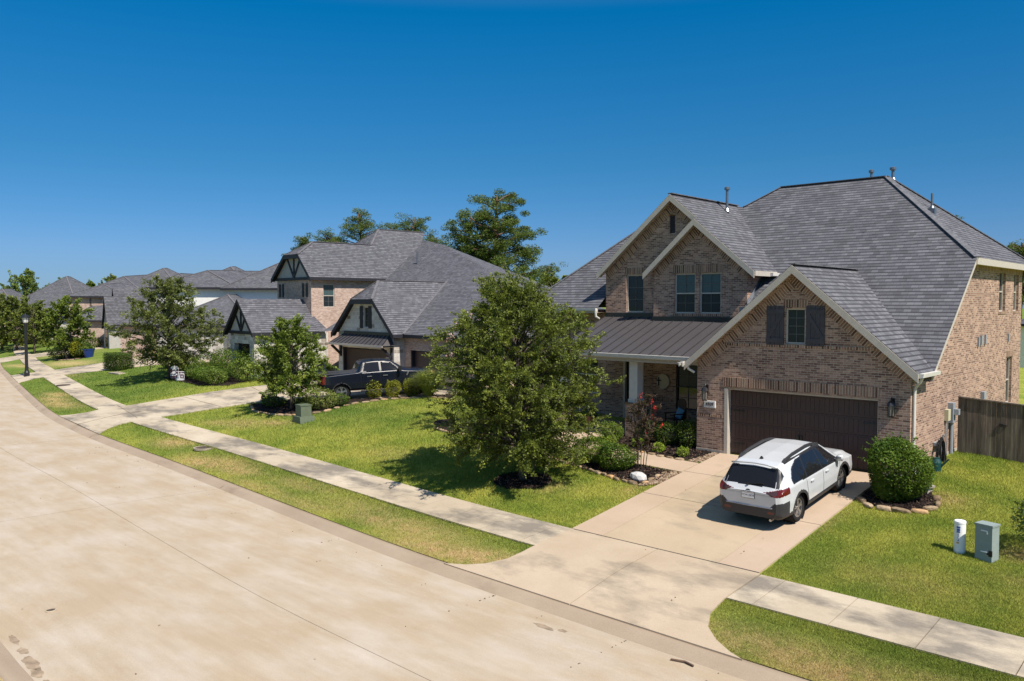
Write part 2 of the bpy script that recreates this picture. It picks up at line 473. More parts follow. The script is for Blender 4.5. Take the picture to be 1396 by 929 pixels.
# lawn colours shared by the ground sheet and the blades
def lawn_mat(name, blade):
    m, nt, b = new_mat(name, 0.75 if blade else 0.95, 0.12)
    g = nd(nt, 'NewGeometry')
    pos = g.outputs['Position']
    dry = nd(nt, 'Attribute', attribute_name='dry').outputs['Fac']
    lush = nd(nt, 'Attribute', attribute_name='lush').outputs['Fac']
    n1 = noise(nt, pos, 0.55, 4, 0.6)
    n2 = noise(nt, pos, 3.2, 4, 0.6)
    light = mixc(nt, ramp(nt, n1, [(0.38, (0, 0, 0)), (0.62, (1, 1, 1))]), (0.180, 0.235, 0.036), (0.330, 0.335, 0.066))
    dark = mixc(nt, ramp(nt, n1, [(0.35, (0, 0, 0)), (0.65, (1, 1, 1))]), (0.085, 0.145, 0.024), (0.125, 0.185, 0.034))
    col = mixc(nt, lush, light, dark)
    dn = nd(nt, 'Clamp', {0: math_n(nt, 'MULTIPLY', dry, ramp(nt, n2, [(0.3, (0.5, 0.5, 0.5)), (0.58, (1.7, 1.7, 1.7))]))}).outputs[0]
    col = mixc(nt, dn, col, (0.46, 0.34, 0.16))
    if blade:
        rp = g.outputs['Random Per Island']
        col = mixc(nt, 0.55, col, ramp(nt, rp, [(0.0, (0.25, 0.27, 0.2)), (0.6, (0.52, 0.5, 0.45)), (1.0, (0.82, 0.78, 0.6))]), 'OVERLAY')
        nt.links.new(col, b.inputs['Base Color'])
        tr = nd(nt, 'BsdfTranslucent', {'Color': col})
        mx = nd(nt, 'MixShader', {0: 0.25, 1: b.outputs[0], 2: tr.outputs[0]})
        nt.links.new(mx.outputs[0], nt.nodes['Material Output'].inputs[0])
    else:
        col = mixc(nt, 0.5, col, ramp(nt, noise(nt, pos, 26, 3, 0.7), [(0.3, (0.3, 0.3, 0.3)), (0.7, (0.7, 0.7, 0.7))]), 'OVERLAY')
        nt.links.new(col, b.inputs['Base Color'])
        bp = nd(nt, 'Bump', {'Height': noise(nt, pos, 30, 4, 0.7), 'Strength': 0.9, 'Distance': 0.05})
        nt.links.new(bp.outputs[0], b.inputs['Normal'])
    return m
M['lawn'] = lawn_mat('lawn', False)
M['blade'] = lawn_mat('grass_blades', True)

def concrete_mat(name, c_lo, c_hi, stain=(0.30, 0.26, 0.22), streak=None, stain_amt=0.6, thr=0.56, gutter=None):
    m, nt, b = new_mat(name, 0.85, 0.25)
    g = nd(nt, 'NewGeometry'); pos = g.outputs['Position']
    n1 = noise(nt, pos, 0.35, 5, 0.6)
    col = mixc(nt, ramp(nt, n1, [(0.35, (0, 0, 0)), (0.65, (1, 1, 1))]), c_lo, c_hi)
    sc = nd(nt, 'VectorMath', {0: pos, 1: (0.5, 1.0, 1.0)}, operation='MULTIPLY').outputs[0]
    st = ramp(nt, noise(nt, sc, 0.8, 6, 0.65), [(thr, (0, 0, 0)), (thr + 0.16, (1, 1, 1))])
    col = mixc(nt, math_n(nt, 'MULTIPLY', st, stain_amt), col, stain)
    if gutter:
        gu_ = nd(nt, 'Attribute', attribute_name='gut').outputs['Fac']
        gm_ = math_n(nt, 'MULTIPLY', gu_, ramp(nt, noise(nt, sc, 0.9, 5, 0.6), [(0.3, (0.35, 0.35, 0.35)), (0.62, (1, 1, 1))]))
        col = mixc(nt, gm_, col, gutter)
        wp_ = nd(nt, 'Attribute', attribute_name='track').outputs['Fac']
        col = mixc(nt, math_n(nt, 'MULTIPLY', wp_, 0.10), col, (0.38, 0.31, 0.24))
    if streak:
        sc2 = nd(nt, 'VectorMath', {0: pos, 1: streak}, operation='MULTIPLY').outputs[0]
        s2 = noise(nt, sc2, 1.0, 6, 0.7)
        col = mixc(nt, 0.42, col, ramp(nt, s2, [(0.3, (0.42, 0.41, 0.39)), (0.7, (0.57, 0.572, 0.575))]), 'OVERLAY')
    col = mixc(nt, 0.35, col, ramp(nt, noise(nt, pos, 40, 4, 0.7), [(0.3, (0.36, 0.36, 0.36)), (0.7, (0.64, 0.64, 0.64))]), 'OVERLAY')
    nt.links.new(col, b.inputs['Base Color'])
    bp = nd(nt, 'Bump', {'Height': noise(nt, pos, 60, 3), 'Strength': 0.25, 'Distance': 0.01})
    nt.links.new(bp.outputs[0], b.inputs['Normal'])
    return m
M['road'] = concrete_mat('road_concrete', (0.45, 0.395, 0.335), (0.49, 0.44, 0.385), (0.43, 0.37, 0.305), (0.35, 3.2, 1), 0.35, 0.54, gutter=(0.365, 0.285, 0.195))
M['curb'] = concrete_mat('kerb_concrete', (0.29, 0.222, 0.158), (0.35, 0.275, 0.20), (0.19, 0.14, 0.095), None, 0.6)
M['walk'] = concrete_mat('sidewalk_concrete', (0.40, 0.33, 0.238), (0.49, 0.415, 0.315), (0.145, 0.128, 0.108), (0.9, 1.6, 1), 0.8, 0.475)
M['drive'] = concrete_mat('driveway_concrete', (0.38, 0.295, 0.205), (0.46, 0.37, 0.27), (0.20, 0.165, 0.125), None, 0.75, 0.50)
M['drive_edge'] = concrete_mat('driveway_band_concrete', (0.38, 0.285, 0.20), (0.44, 0.335, 0.245), (0.24, 0.18, 0.13), None, 0.5, 0.58)
M['drive_grey'] = concrete_mat('driveway_panel_concrete', (0.37, 0.285, 0.19), (0.435, 0.34, 0.235), (0.23, 0.19, 0.14), None, 0.65, 0.50)
M['joint'] = plain('concrete_joint', (0.11, 0.085, 0.06), 0.95, 0.1, var=0.3)
M['mulch'] = plain('dark_mulch', (0.030, 0.022, 0.019), 0.95, 0.1, var=0.7, scale=22, bump=1.0)
m, nt, b = new_mat('tan_edging_stone', .9, .2)
_oi = nd(nt, 'ObjectInfo'); _g = nd(nt, 'NewGeometry')
_c = ramp(nt, _oi.outputs['Random'], [(0, (.15, .105, .065)), (.45, (.27, .195, .12)), (.8, (.36, .27, .18)), (1, (.42, .24, .10))])
_c = mixc(nt, .6, _c, ramp(nt, noise(nt, _g.outputs['Position'], 12, 4), [(.3, (.25, .25, .25)), (.7, (.75, .75, .75))]), 'OVERLAY')
nt.links.new(_c, b.inputs['Base Color'])
M['edge_stone'] = m
M['pebble'] = plain('river_pebble', (0.30, 0.21, 0.14), 0.8, 0.25, var=0.6, scale=9)
M['iron'] = plain('cast_iron', (0.10, 0.072, 0.055), 0.7, 0.3, 0.3, var=0.3, scale=14)

# rows along the kerb line, columns over distance from it
def strip(name, mat, d_list, z_fn=None, off=0.0, i0=0, i1=None, close_sides=False):
    P, Nn = CL[i0:i1], CN[i0:i1]
    rows = []
    for d in d_list:
        q = P + Nn * d
        z = HT(q[:, 0], q[:, 1]) if z_fn is None else np.full(len(q), z_fn(d))
        rows.append(np.column_stack([q, z + off]))
    v = np.concatenate(rows); n = len(P)
    f = []
    for r in range(len(d_list) - 1):
        a = np.arange(n - 1) + r * n
        f.append(np.stack([a + n, a + n + 1, a + 1, a], -1))
    return np_mesh(name, v, np.concatenate(f), mat, None, True)

gx = np.unique(np.concatenate([np.arange(-130, 40, 1.2), np.linspace(-900, -130, 30), np.linspace(40, 500, 20)]))
gy = np.unique(np.concatenate([np.arange(-10, 46, 0.6), np.linspace(46, 140, 30), np.linspace(140, 900, 20), np.linspace(-400, -10, 20)]))
XX, YY = np.meshgrid(gx, gy)
dd = curb_d(XX, YY)
ZZ = HT(XX, YY) - 0.005
road_zone = (dd < 0.25) & (dd > -9.5)
ZZ = np.where(road_zone, -0.35, ZZ)
gv = np.column_stack([XX.ravel(), YY.ravel(), ZZ.ravel()])
nxg, nyg = len(gx), len(gy)
ii = (np.arange(nyg - 1)[:, None] * nxg + np.arange(nxg - 1)[None, :]).ravel()
gf = np.stack([ii, ii + 1, ii + 1 + nxg, ii + nxg], -1)
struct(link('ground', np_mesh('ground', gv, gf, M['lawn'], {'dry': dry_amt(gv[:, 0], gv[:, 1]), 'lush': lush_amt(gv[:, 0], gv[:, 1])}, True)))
# close lawn edge along the kerbs
struct(link('verge', strip('verge', M['lawn'], [0.16, 0.4, 0.9, 1.5], off=0.004)))
struct(link('verge', strip('verge', M['lawn'], [-11.0, -10.2, -9.6, -9.26], off=0.012)))
for _o in [o for o in bpy.data.objects if o.name.startswith('verge')]:
    _me = _o.data
    _co = np.empty(len(_me.vertices) * 3, np.float32); _me.vertices.foreach_get('co', _co); _co = _co.reshape(-1, 3)
    for an, fn in (('dry', dry_amt), ('lush', lush_amt)):
        at = _me.attributes.new(an, 'FLOAT', 'POINT'); at.data.foreach_set('value', fn(_co[:, 0].astype(float), _co[:, 1].astype(float)).astype(np.float32))
RD = [-8.85, -8.5, -8.1, -7.6, -7.0, -6.4, -5.8, -5.2, -4.5, -4.0, -3.4, -2.8, -2.2, -1.7, -1.2, -.9, -.6, -.3]
_rm = strip('road', M['road'], RD, lambda d: 0.03 * (1 - ((d + 4.5) / 4.3) ** 2))
_dv = np.repeat(np.array(RD), len(CL))
for _an, _av in (('gut', np.clip(np.exp(-(_dv + .3) / .9) + np.exp(-(_dv + 8.85) / .55), 0, 1)), ('track', np.exp(-((_dv + 1.9) / .5) ** 2) + np.exp(-((_dv + 3.5) / .45) ** 2) + np.exp(-((_dv + 5.6) / .45) ** 2) + np.exp(-((_dv + 7.1) / .45) ** 2))):
    _at = _rm.attributes.new(_an, 'FLOAT', 'POINT'); _at.data.foreach_set('value', _av.astype(np.float32))
struct(link('road', _rm))
kp = [(-0.34, -0.02), (-0.3, 0.008), (-0.22, 0.03), (-0.12, 0.085), (-0.04, 0.115), (0.0, 0.125), (0.14, 0.14), (0.16, 0.05)]
def kerb(name, pts, sgn, base):
    P, Nn = CL, CN
    rows = [np.column_stack([P + Nn * (base + sgn * d), np.full(len(P), z)]) for d, z in pts]
    v = np.concatenate(rows); n = len(P); f = []
    for r in range(len(pts) - 1):
        a = np.arange(n - 1) + r * n
        f.append(np.stack([a, a + 1, a + n + 1, a + n], -1))
    return np_mesh(name, v, np.concatenate(f), M['curb'], None, True)
struct(link('kerb', kerb('kerb', kp, 1, 0)))
struct(link('kerb', kerb('kerb', kp, -1, -9.12)))
# joints of the road slabs: a long one down the middle, short ones across
P = CL; cen = P + CN * -4.1
mbj = MB()
mbj.tube([(p[0], p[1], 0.024) for p in cen], 0.011, 4)
run = np.concatenate([[0], np.cumsum(np.linalg.norm(np.diff(CL, axis=0), axis=1))])
s_at = lambda x: float(np.interp(-x, -CL[:, 0], run))
def at_s(s, d):
    return np.array([np.interp(s, run, CL[:, 0]) + np.interp(s, run, CN[:, 0]) * d, np.interp(s, run, CL[:, 1]) + np.interp(s, run, CN[:, 1]) * d])
for sx in np.concatenate([[s_at(-27.0) - 24.4], np.arange(s_at(-27.0), s_at(-27.0) + 160, 15.0)]):
    a, b, c = at_s(sx, -8.35), at_s(sx, -4.1), at_s(sx, -0.3)
    mbj.tube([(*at_s(sx, d_), 0.022 - 0.03 * ((d_ + 4.5) / 4.3) ** 2) for d_ in np.linspace(-8.8, -.35, 14)], 0.011, 4)
    e = at_s(sx, 0.0); e2 = at_s(sx, -0.15)
    mbj.tube([(c[0], c[1], 0.005), (e2[0], e2[1], 0.07), (e[0], e[1], 0.122)], 0.008, 4)
struct(mbj.build('road_joints', M['joint']))

def sheet(name, polys, mat, off, skirt=0.12, sub=0.6):
    """flat paving draped over the terrain: polygons cut by a fine grid, with a real edge"""
    bm = bmesh.new()
    for poly in polys:
        vs = [bm.verts.new((p[0], p[1], 0)) for p in poly]
        bm.faces.new(vs)
    xs = [p[0] for q in polys for p in q]; ys = [p[1] for q in polys for p in q]
    for ax, lo, hi in ((0, min(xs), max(xs)), (1, min(ys), max(ys))):
        t = math.ceil(lo / sub) * sub + 0.013
        while t < hi:
            co = (t, 0, 0) if ax == 0 else (0, t, 0)
            no = (1, 0, 0) if ax == 0 else (0, 1, 0)
            bmesh.ops.bisect_plane(bm, geom=bm.verts[:] + bm.edges[:] + bm.faces[:], plane_co=co, plane_no=no)
            t += sub
    be = [e for e in bm.edges if len(e.link_faces) == 1]
    ret = bmesh.ops.extrude_edge_only(bm, edges=be)
    low = {v for v in ret['geom'] if isinstance(v, bmesh.types.BMVert)}
    for v in bm.verts:
        v.co.z = hz(v.co.x, v.co.y) + off - (skirt if v in low else 0)
    bmesh.ops.recalc_face_normals(bm, faces=bm.faces)
    me = bpy.data.meshes.new(name); bm.to_mesh(me); bm.free()
    me.materials.append(mat)
    return link(name, me)

# sidewalk: panels of about 1.55 m with open joints over a dark bed
S0, S1 = s_at(12), s_at(-170)
pn = []
drv_x = [(-13.42, -8.12)]
s = s_at(-8.0)
def panel(sa, sb, d0=1.92, d1=3.42):
    pts = []
    k = max(2, int((sb - sa) / 0.8) + 1)
    for t in np.linspace(sa, sb, k): pts.append(tuple(at_s(t, d0)))
    for t in np.linspace(sb, sa, k): pts.append(tuple(at_s(t, d1)))
    return pts
def run_panels(sa, sb, L=1.56, gap=0.02):
    n = max(1, round((sb - sa) / L)); st = (sb - sa) / n
    for i in range(n):
        pn.append(panel(sa + i * st + gap / 2, sa + (i + 1) * st - gap / 2))
D2A, D2B = s_at(-42.9), s_at(-49.2)           # second driveway
D3A, D3B = s_at(-74.5), s_at(-80.5)           # third
D4A, D4B = s_at(-101), s_at(-107)
run_panels(s_at(14), s_at(-7.55)); pn.append(panel(s_at(-7.55) + .01, s_at(-8.12) - .01))
pn.append(panel(s_at(-13.42) + .01, s_at(-14.0) - .01)); run_panels(s_at(-14.0), D2A)
run_panels(D2B, D3A); run_panels(D3B, D4A); run_panels(D4B, S1, 3.0)
struct(sheet('sidewalk', pn, M['walk'], 0.03, 0.15, 0.8))
struct(link('sidewalk_bed', strip('sidewalk_bed', M['joint'], [1.9, 2.6, 3.44], off=0.006)))

# main driveway: apron, grey middle panels with lighter bands either side
g_ = 0.012
apr = [(-13.42, 16.72), (-10.75 - g_, 16.72), (-10.75 - g_, 13.36), (-14.75, 13.42), (-14.2, 13.62), (-13.8, 13.9), (-13.5, 14.35), (-13.42, 14.9)]
apl = [(-10.75 + g_, 16.72), (-8.12, 16.72), (-8.12, 15.1), (-8.08, 14.5), (-7.85, 14.0), (-7.5, 13.68), (-7.1, 13.45), (-6.8, 13.34), (-10.75 + g_, 13.36)]
struct(sheet('driveway_apron', [apr, apl], M['drive'], 0.034, 0.1))
ys = [16.75, 20.05, 22.35, 24.62]
mid, bands = [], []
for a, b in zip(ys[:-1], ys[1:]):
    a += g_; b -= g_
    if b < 24.5:
        mid.append([(-12.42 + .008, a), (-9.16 - .008, a), (-9.16 - .008, b), (-12.42 + .008, b)])
    bands.append([(-13.42, a), (-12.42 - .004, a), (-12.42 - .004, b), (-13.42, b)])
    bands.append([(-9.16 + .004, a), (-8.16, a), (-8.16, b), (-9.16 + .004, b)])
mid.append([(-12.41, 22.37), (-9.17, 22.37), (-9.17, 24.6), (-12.41, 24.6)])
struct(sheet('driveway', mid, M['drive_grey'], 0.035, 0.1))
struct(sheet('driveway_band', bands, M['drive_edge'], 0.037, 0.1))
struct(sheet('driveway_bed', [[(-13.40, 13.45), (-8.18, 13.45), (-8.18, 24.6), (-13.40, 24.6)]], M['joint'], 0.014, 0.03))
# neighbours' driveways
struct(sheet('driveway', [[tuple(at_s(D2A - 1.2, .1)), tuple(at_s(D2A - .5, .6)), tuple(at_s(D2A, 1.3)), tuple(at_s(D2A, 3.42)), (-40.0, 22.7), (-37.6, 24.4), (-34.5, 25.6), (-31.8, 27.2), (-31.5, 30.9), (-43.9, 30.0), (-44.2, 27.0), (-44.8, 25.2), (-46.4, 23.6), tuple(at_s(D2B, 3.42)), tuple(at_s(D2B, 1.3)), tuple(at_s(D2B + .5, .6)), tuple(at_s(D2B + 1.2, .1))]], M['walk'], 0.036, 0.1))
mbj = MB()
for a, b in (((-43.4, 18.0), (-49.6, 19.4)), ((-41.0, 21.4), (-47.4, 22.2)), ((-38.9, 23.5), (-44.9, 25.3)), (tuple(at_s(D2A + 3, .1)), tuple(at_s(D2A + 3, 3.4)))):
    mbj.tube([(a[0] * (1 - t) + b[0] * t, a[1] * (1 - t) + b[1] * t, hz(a[0] * (1 - t) + b[0] * t, a[1] * (1 - t) + b[1] * t) + 0.034) for t in np.linspace(0, 1, 9)], 0.013, 4)
struct(mbj.build('driveway_joints', M['joint']))
struct(sheet('driveway', [[tuple(at_s(D3A - 1.2, .1)), tuple(at_s(D3A, 1.3)), tuple(at_s(D3A, 3.42)), (-66.5, 29.5), (-61, 33.5), (-58, 36), (-68, 41), (-73, 36), (-76, 31.8), tuple(at_s(D3B, 3.42)), tuple(at_s(D3B, 1.3)), tuple(at_s(D3B + 1.2, .1))]], M['walk'], 0.036, 0.1, 1.2))
struct(sheet('driveway', [[tuple(at_s(D4A - 1.2, .1)), tuple(at_s(D4A, 3.42)), (-95, 36), (-88, 41), (-92, 46), (-100, 41), tuple(at_s(D4B, 3.42)), tuple(at_s(D4B + 1.2, .1))]], M['walk'], 0.036, 0.1, 1.2))
# front walk
WALK = [(-13.45, 22.25), (-13.45, 23.28), (-14.6, 23.35), (-16.8, 23.75), (-18.4, 24.25), (-18.6, 25.28), (-20.4, 25.28), (-20.2, 23.7), (-18.6, 22.95), (-16.2, 22.45)]
struct(sheet('front_walk', [WALK], M['drive_edge'], 0.04, 0.1))
# planting beds
BED1 = [(-19.6, 22.55), (-18.3, 21.75), (-17.1, 21.42), (-15.9, 21.1), (-14.8, 20.78), (-13.95, 20.72), (-13.62, 21.2), (-13.7, 22.15), (-15.4, 22.3), (-17.2, 22.6), (-18.9, 23.15)]
BED2 = [(-18.35, 24.3), (-16.8, 23.8), (-15.1, 23.5), (-14.0, 23.42), (-13.62, 23.9), (-13.7, 24.55), (-14.35, 24.7), (-14.35, 25.3), (-18.4, 25.3)]
BED3 = [(-8.1, 22.45), (-7.65, 22.0), (-7.0, 21.93), (-6.48, 22.2), (-6.3, 22.8), (-6.6, 23.6), (-6.9, 24.55), (-8.1, 24.55)]
def ellipse(cx, cy, rx, ry, n=22, jit=0.08, seed=1):
    r = random.Random(seed)
    return [(cx + rx * math.cos(2 * math.pi * k / n) * (1 + r.uniform(-jit, jit)), cy + ry * math.sin(2 * math.pi * k / n) * (1 + r.uniform(-jit, jit))) for k in range(n)]
RING1 = ellipse(-17.45, 19.3, 1.02, 0.8, seed=3)
BEDL = [(-39.6, 22.4), (-37.8, 21.6), (-36.0, 21.5), (-34.2, 21.9), (-33.7, 22.9), (-33.6, 24.4), (-33.2, 26.0), (-31.8, 27.7), (-29.5, 28.2), (-26.2, 28.4), (-26.0, 29.4), (-31.4, 29.6), (-32.3, 27.6), (-34.8, 25.4), (-37.4, 24.2)]
BEDM = ellipse(-24.6, 23.9, 2.0, 1.1, seed=5)
BEDS = [(-50.0, 24.6), (-53.6, 25.1), (-57.6, 25.7), (-58.2, 27.2), (-55, 29), (-50, 28.6), (-47.6, 27.2), (-47.2, 25.1)]
BEDF = ellipse(-90, 30.8, 3.2, 1.3, seed=8)
for i, q in enumerate((BED1, BED2, BED3, RING1, BEDL, BEDM, BEDS, BEDF)):
    o = sheet('mulch', [q], M['mulch'], 0.02, 0.08, 0.35)
    for v in o.data.vertices:
        v.co.z += 0.035 * rnd.random()
    o['kind'] = 'stuff'
def inside(poly, x, y):
    c = np.zeros(np.shape(x), bool); n = len(poly)
    for i in range(n):
        (x1, y1), (x2, y2) = poly[i], poly[i - 1]
        k = ((y1 > y) != (y2 > y)) & (x < (x2 - x1) * (y - y1) / (y2 - y1 + 1e-12) + x1)
        c ^= k
    return c
# ------------------------------------------------------------------ main brick house
HOUSE_O = (-11.0, 24.6, 1.5)
house = thing('brick_house', 'nearest two storey tan brick house with front gables and brown garage door', 'house', HOUSE_O, 'brick houses along the street')
fY = lambda Y: (lambda u, z, d: (u, Y + d, z))           # a wall facing the street
fX = lambda X: (lambda u, z, d: (X - d, u, z))           # a wall facing +X

STRIP = [0]
def uv_strip(mb, a, b, wdt, nrm, m=0, side=1):
    """flat strip of bricks set on end along a-b, hanging 'wdt' to one side, nrm = outward direction"""
    a, b, nrm = Vector(a), Vector(b), Vector(nrm)
    d = (b - a); L = d.length; d /= L
    t = d.cross(nrm).normalized() * side * wdt
    STRIP[0] = (STRIP[0] + 1) % 9
    th = nrm * (0.008 + 0.002 * STRIP[0])
    p = [a + th, b + th, b + t + th, a + t + th]
    mb.face(p, m, [(0, 0.05), (L, 0.05), (L, 0.05 + wdt), (0, 0.05 + wdt)])
    q = [a, b, b + t, a + t]
    for k in range(4):
        mb.face([q[k], q[(k + 1) % 4], p[(k + 1) % 4], p[k]], m, [(0, 0), (L, 0), (L, .01), (0, .01)])

# walls -------------------------------------------------------------
G0, G1, GY = -14.3, -7.5, 24.6
DL, DR, DT = -13.27, -8.38, 3.72
WINS_SIDE = [(34.36, 35.3, 6.2, 7.68), (36.62, 37.45, 6.2, 7.68), (35.75, 36.64, 2.65, 4.45)]
w_ = MB()
gw = (-11.22, -10.58, 5.25, 6.35)
w_.wall([(G0, 1.3), (DL, 1.3), (DL, DT), (DR, DT), (DR, 1.3), (G1, 1.3), (G1, 4.62), (-10.9, 7.54), (G0, 4.62)], [gw], fY(GY))
for a, b in (((DL, 1.3), (DL, DT)), ((DL, DT), (DR, DT)), ((DR, DT), (DR, 1.3))):
    w_.face([(a[0], GY, a[1]), (b[0], GY, b[1]), (b[0], GY + .28, b[1]), (a[0], GY + .28, a[1])])
w_.face([(G0, GY, 1.3), (G0, GY, 4.6), (G0, 28.35, 4.6), (G0, 28.35, 1.3)])
w_.wall([(24.6, 1.3), (38.0, 1.3), (38.0, 8.0), (29.9, 7.85), (25.75, 4.5), (24.6, 4.5)], WINS_SIDE, fX(G1), 0.14)
w_.face([(-25, 38, 1.3), (G1, 38, 1.3), (G1, 38, 8.0), (-25, 38, 8.0)])
w_.build('wall', M['brick'], house)
# front walls of the two storey block
UW = [(-17.32, -16.41, 6.12, 7.66), (-16.22, -15.32, 6.12, 7.66)]
PW = (-17.22, -16.22, 2.36, 4.13); PD = (-19.98, -18.96, 1.72, 4.26)
w2 = MB()
w2.wall([(-18.29, 1.5), (-14.25, 1.5), (-14.25, 7.9), (-16.32, 9.62), (-18.29, 7.9)], UW + [PW], fY(28.0), 0.13)
for a, b in (((PD[0], 1.5), (PD[0], PD[3])), ((PD[0], PD[3]), (PD[1], PD[3])), ((PD[1], PD[3]), (PD[1], 1.5))):
    w2.face([(a[0], 28.35, a[1]), (b[0], 28.35, b[1]), (b[0], 28.55, b[1]), (a[0], 28.55, a[1])])
w2.wall([(28.0, 1.5), (34, 1.5), (34, 7.8), (28.0, 7.9)], [], fX(-14.25))
w2.face([(-18.29, 28.0, 1.5), (-18.29, 28.36, 1.5), (-18.29, 28.36, 7.9), (-18.29, 28.0, 7.9)])
UW1 = (-19.85, -19.0, 6.14, 7.68)
vent = (-17.80, -17.54, 9.28, 10.0)
w2.wall([(-20.9, 1.5), (PD[0], 1.5), (PD[0], PD[3]), (PD[1], PD[3]), (PD[1], 1.5), (-16.0, 1.5), (-16.0, 9.3), (-17.6, 10.66), (-20.9, 7.86)], [UW1, vent], fY(28.35), 0.13)
w2.face([(-20.9, 28.35, 1.5), (-20.9, 34, 1.5), (-20.9, 34, 7.86), (-20.9, 28.35, 7.86)])
w2.wall([(-25, 1.3), (-20.9, 1.3), (-20.9, 6.2), (-25, 6.2)], [(-22.8, -21.5, 2.6, 4.2)], fY(28.6), 0.13)
w2.face([(-25, 28.6, 1.3), (-25, 38, 1.3), (-25, 38, 6.2), (-25, 28.6, 6.2)])
w2.build('wall', M['brick'], house)
# courses set on end
class _SC:
    def __init__(s): s.l = []
sc = _SC()
_us = uv_strip
def uv_strip(mb, *a, **k):
    q = MB(); _us(q, *a, **k); q.build('soldier_course', M['soldier'], house)
n_ = (0, -1, 0)
sl = 0.85
for (ax, az, bx, bz, Y, sd) in ((-10.9, 7.40, G0, 7.40 - 3.4 * sl, GY, -1), (-10.9, 7.40, G1, 7.40 - 3.4 * sl, GY, 1),
                                (-16.32, 9.52, -14.25, 9.52 - 2.07 * sl, 28.0, 1), (-16.32, 9.52, -18.29, 9.52 - 1.97 * .88, 28.0, -1),
                                (-17.6, 10.56, -20.9, 10.56 - 3.3 * sl, 28.35, -1), (-17.6, 10.56, -16.6, 10.56 - .85, 28.35, 1)):
    uv_strip(sc, (ax, Y, az), (bx, Y, bz), 0.30, n_, 0, sd)
uv_strip(sc, (DL - .05, GY, DT + .36), (DR + .02, GY, DT + .36), 0.30, n_, 0, 1)
uv_strip(sc, (-13.3, GY, 5.22), (-8.45, GY, 5.22), 0.09, n_, 0, 1)
uv_strip(sc, (G0 + .002, GY, 2.80), (DL - .06, GY, 2.80), 0.09, n_, 0, 1)
uv_strip(sc, (-11.3, GY, 6.62), (-10.5, GY, 6.62), 0.24, n_, 0, 1)
uv_strip(sc, (-17.4, 28.0, 7.98), (-15.24, 28.0, 7.98), 0.30, n_, 0, 1)
uv_strip(sc, (-19.93, 28.35, 7.97), (-18.95, 28.35, 7.97), 0.27, n_, 0, 1)
uv_strip(sc, (-17.4, 28.0, 6.11), (-15.24, 28.0, 6.11), 0.1, n_, 0, 1)
uv_strip(sc, (-18.28, 28.0, 2.72), (-17.3, 28.0, 2.72), 0.09, n_, 0, 1)
uv_strip(sc, (-20.9, 28.35, 2.72), (-20.05, 28.35, 2.72), 0.09, n_, 0, 1)
for h in WINS_SIDE:
    uv_strip(sc, (G1, h[0] - .08, h[3] + .24), (G1, h[1] + .08, h[3] + .24), 0.22, (1, 0, 0), 0, 1)
    uv_strip(sc, (G1, h[0] - .08, h[2]), (G1, h[1] + .08, h[2]), 0.09, (1, 0, 0), 0, 1)
uv_strip(sc, (G1, 29.85, 7.86), (G1, 38.0, 7.86), 0.24, (1, 0, 0), 0, 1)
fd = MB()
fd.box(G0 - .015, DL, GY - .015, GY + .2, 1.2, 1.62); fd.box(DR, G1 + .015, GY - .015, GY + .2, 1.2, 1.62)
fd.box(G1 - .1, G1 + .015, GY + .2, 38.02, 1.2, 1.82)
fd.build('foundation', M['foundation'], house)

# windows -----------------------------------------------------------
def window(parent, h, plane, mats=('glass', 'glass'), cols=2, rows=(2, 2), fr=0.048, frame_mat='trim', d0=0.06, sill=True):
    """a sash window in opening h: frame with its bars, two panes as sub-parts"""
    u0, u1, z0, z1 = h
    f = MB()
    def bx(a, b, c, d, n0, n1, mb):
        pts = [plane(u, z, dd_) for dd_ in (n0, n1) for (u, z) in ((a, c), (b, c), (b, d), (a, d))]
        i = len(mb.v)
        for p in pts: mb.pt(p)
        for q in ((0, 1, 2, 3), (7, 6, 5, 4), (0, 4, 5, 1), (1, 5, 6, 2), (2, 6, 7, 3), (3, 7, 4, 0)):
            mb.f.append([i + k for k in q]); mb.m.append(0)
    n0, n1 = d0, d0 + 0.07
    bx(u0, u0 + fr, z0, z1, n0, n1, f); bx(u1 - fr, u1, z0, z1, n0, n1, f)
    bx(u0 + fr, u1 - fr, z0, z0 + fr, n0, n1, f); bx(u0 + fr, u1 - fr, z1 - fr, z1, n0, n1, f)
    zm = (z0 + z1) / 2
    two = mats[1] is not None
    if two:
        bx(u0 + fr, u1 - fr, zm - fr / 2, zm + fr / 2, n0 + .004, n1, f)
    bars = MB()
    lo, hi = z0 + fr, z1 - fr
    for (a, b, r) in (((lo, zm - fr / 2, rows[0]), (zm + fr / 2, hi, rows[1])) if two else ((lo, hi, rows[0]),)):
        for c in range(1, cols):
            u = u0 + fr + (u1 - u0 - 2 * fr) * c / cols
            bx(u - .011, u + .011, a, b, n0 + .03, n0 + .05, bars)
        for k in range(1, r):
            z = a + (b - a) * k / r
            bx(u0 + fr, u1 - fr, z - .011, z + .011, n0 + .032, n0 + .052, bars)
    o = f.build('window', M[frame_mat], parent)
    if bars.f:
        bars.build('glazing_bars', M['bars'], o)
    for (a, b, mt) in (((lo, zm, mats[0]), (zm, hi, mats[1])) if two else ((lo, hi, mats[0]),)):
        p = MB(); p.face([plane(u0 + fr / 2, a, n0 + .05), plane(u1 - fr / 2, a, n0 + .05), plane(u1 - fr / 2, b, n0 + .05), plane(u0 + fr / 2, b, n0 + .05)])
        p.build('pane', M[mt], o)
    return o
ORGFIX = True
for h in UW:
    window(house, h, fY(28.0), ('glass_screen', 'glass_blind'))['label'] = 'white framed upstairs window with pale blind behind upper sash'
window(house, UW1, fY(28.35), ('glass', None), 2, (3,))
window(house, gw, fY(GY), ('glass_screen', None), 2, (4,))
window(house, PW, fY(28.0), ('glass', 'glass_screen'), 2, (2, 2), frame_mat='shutter')
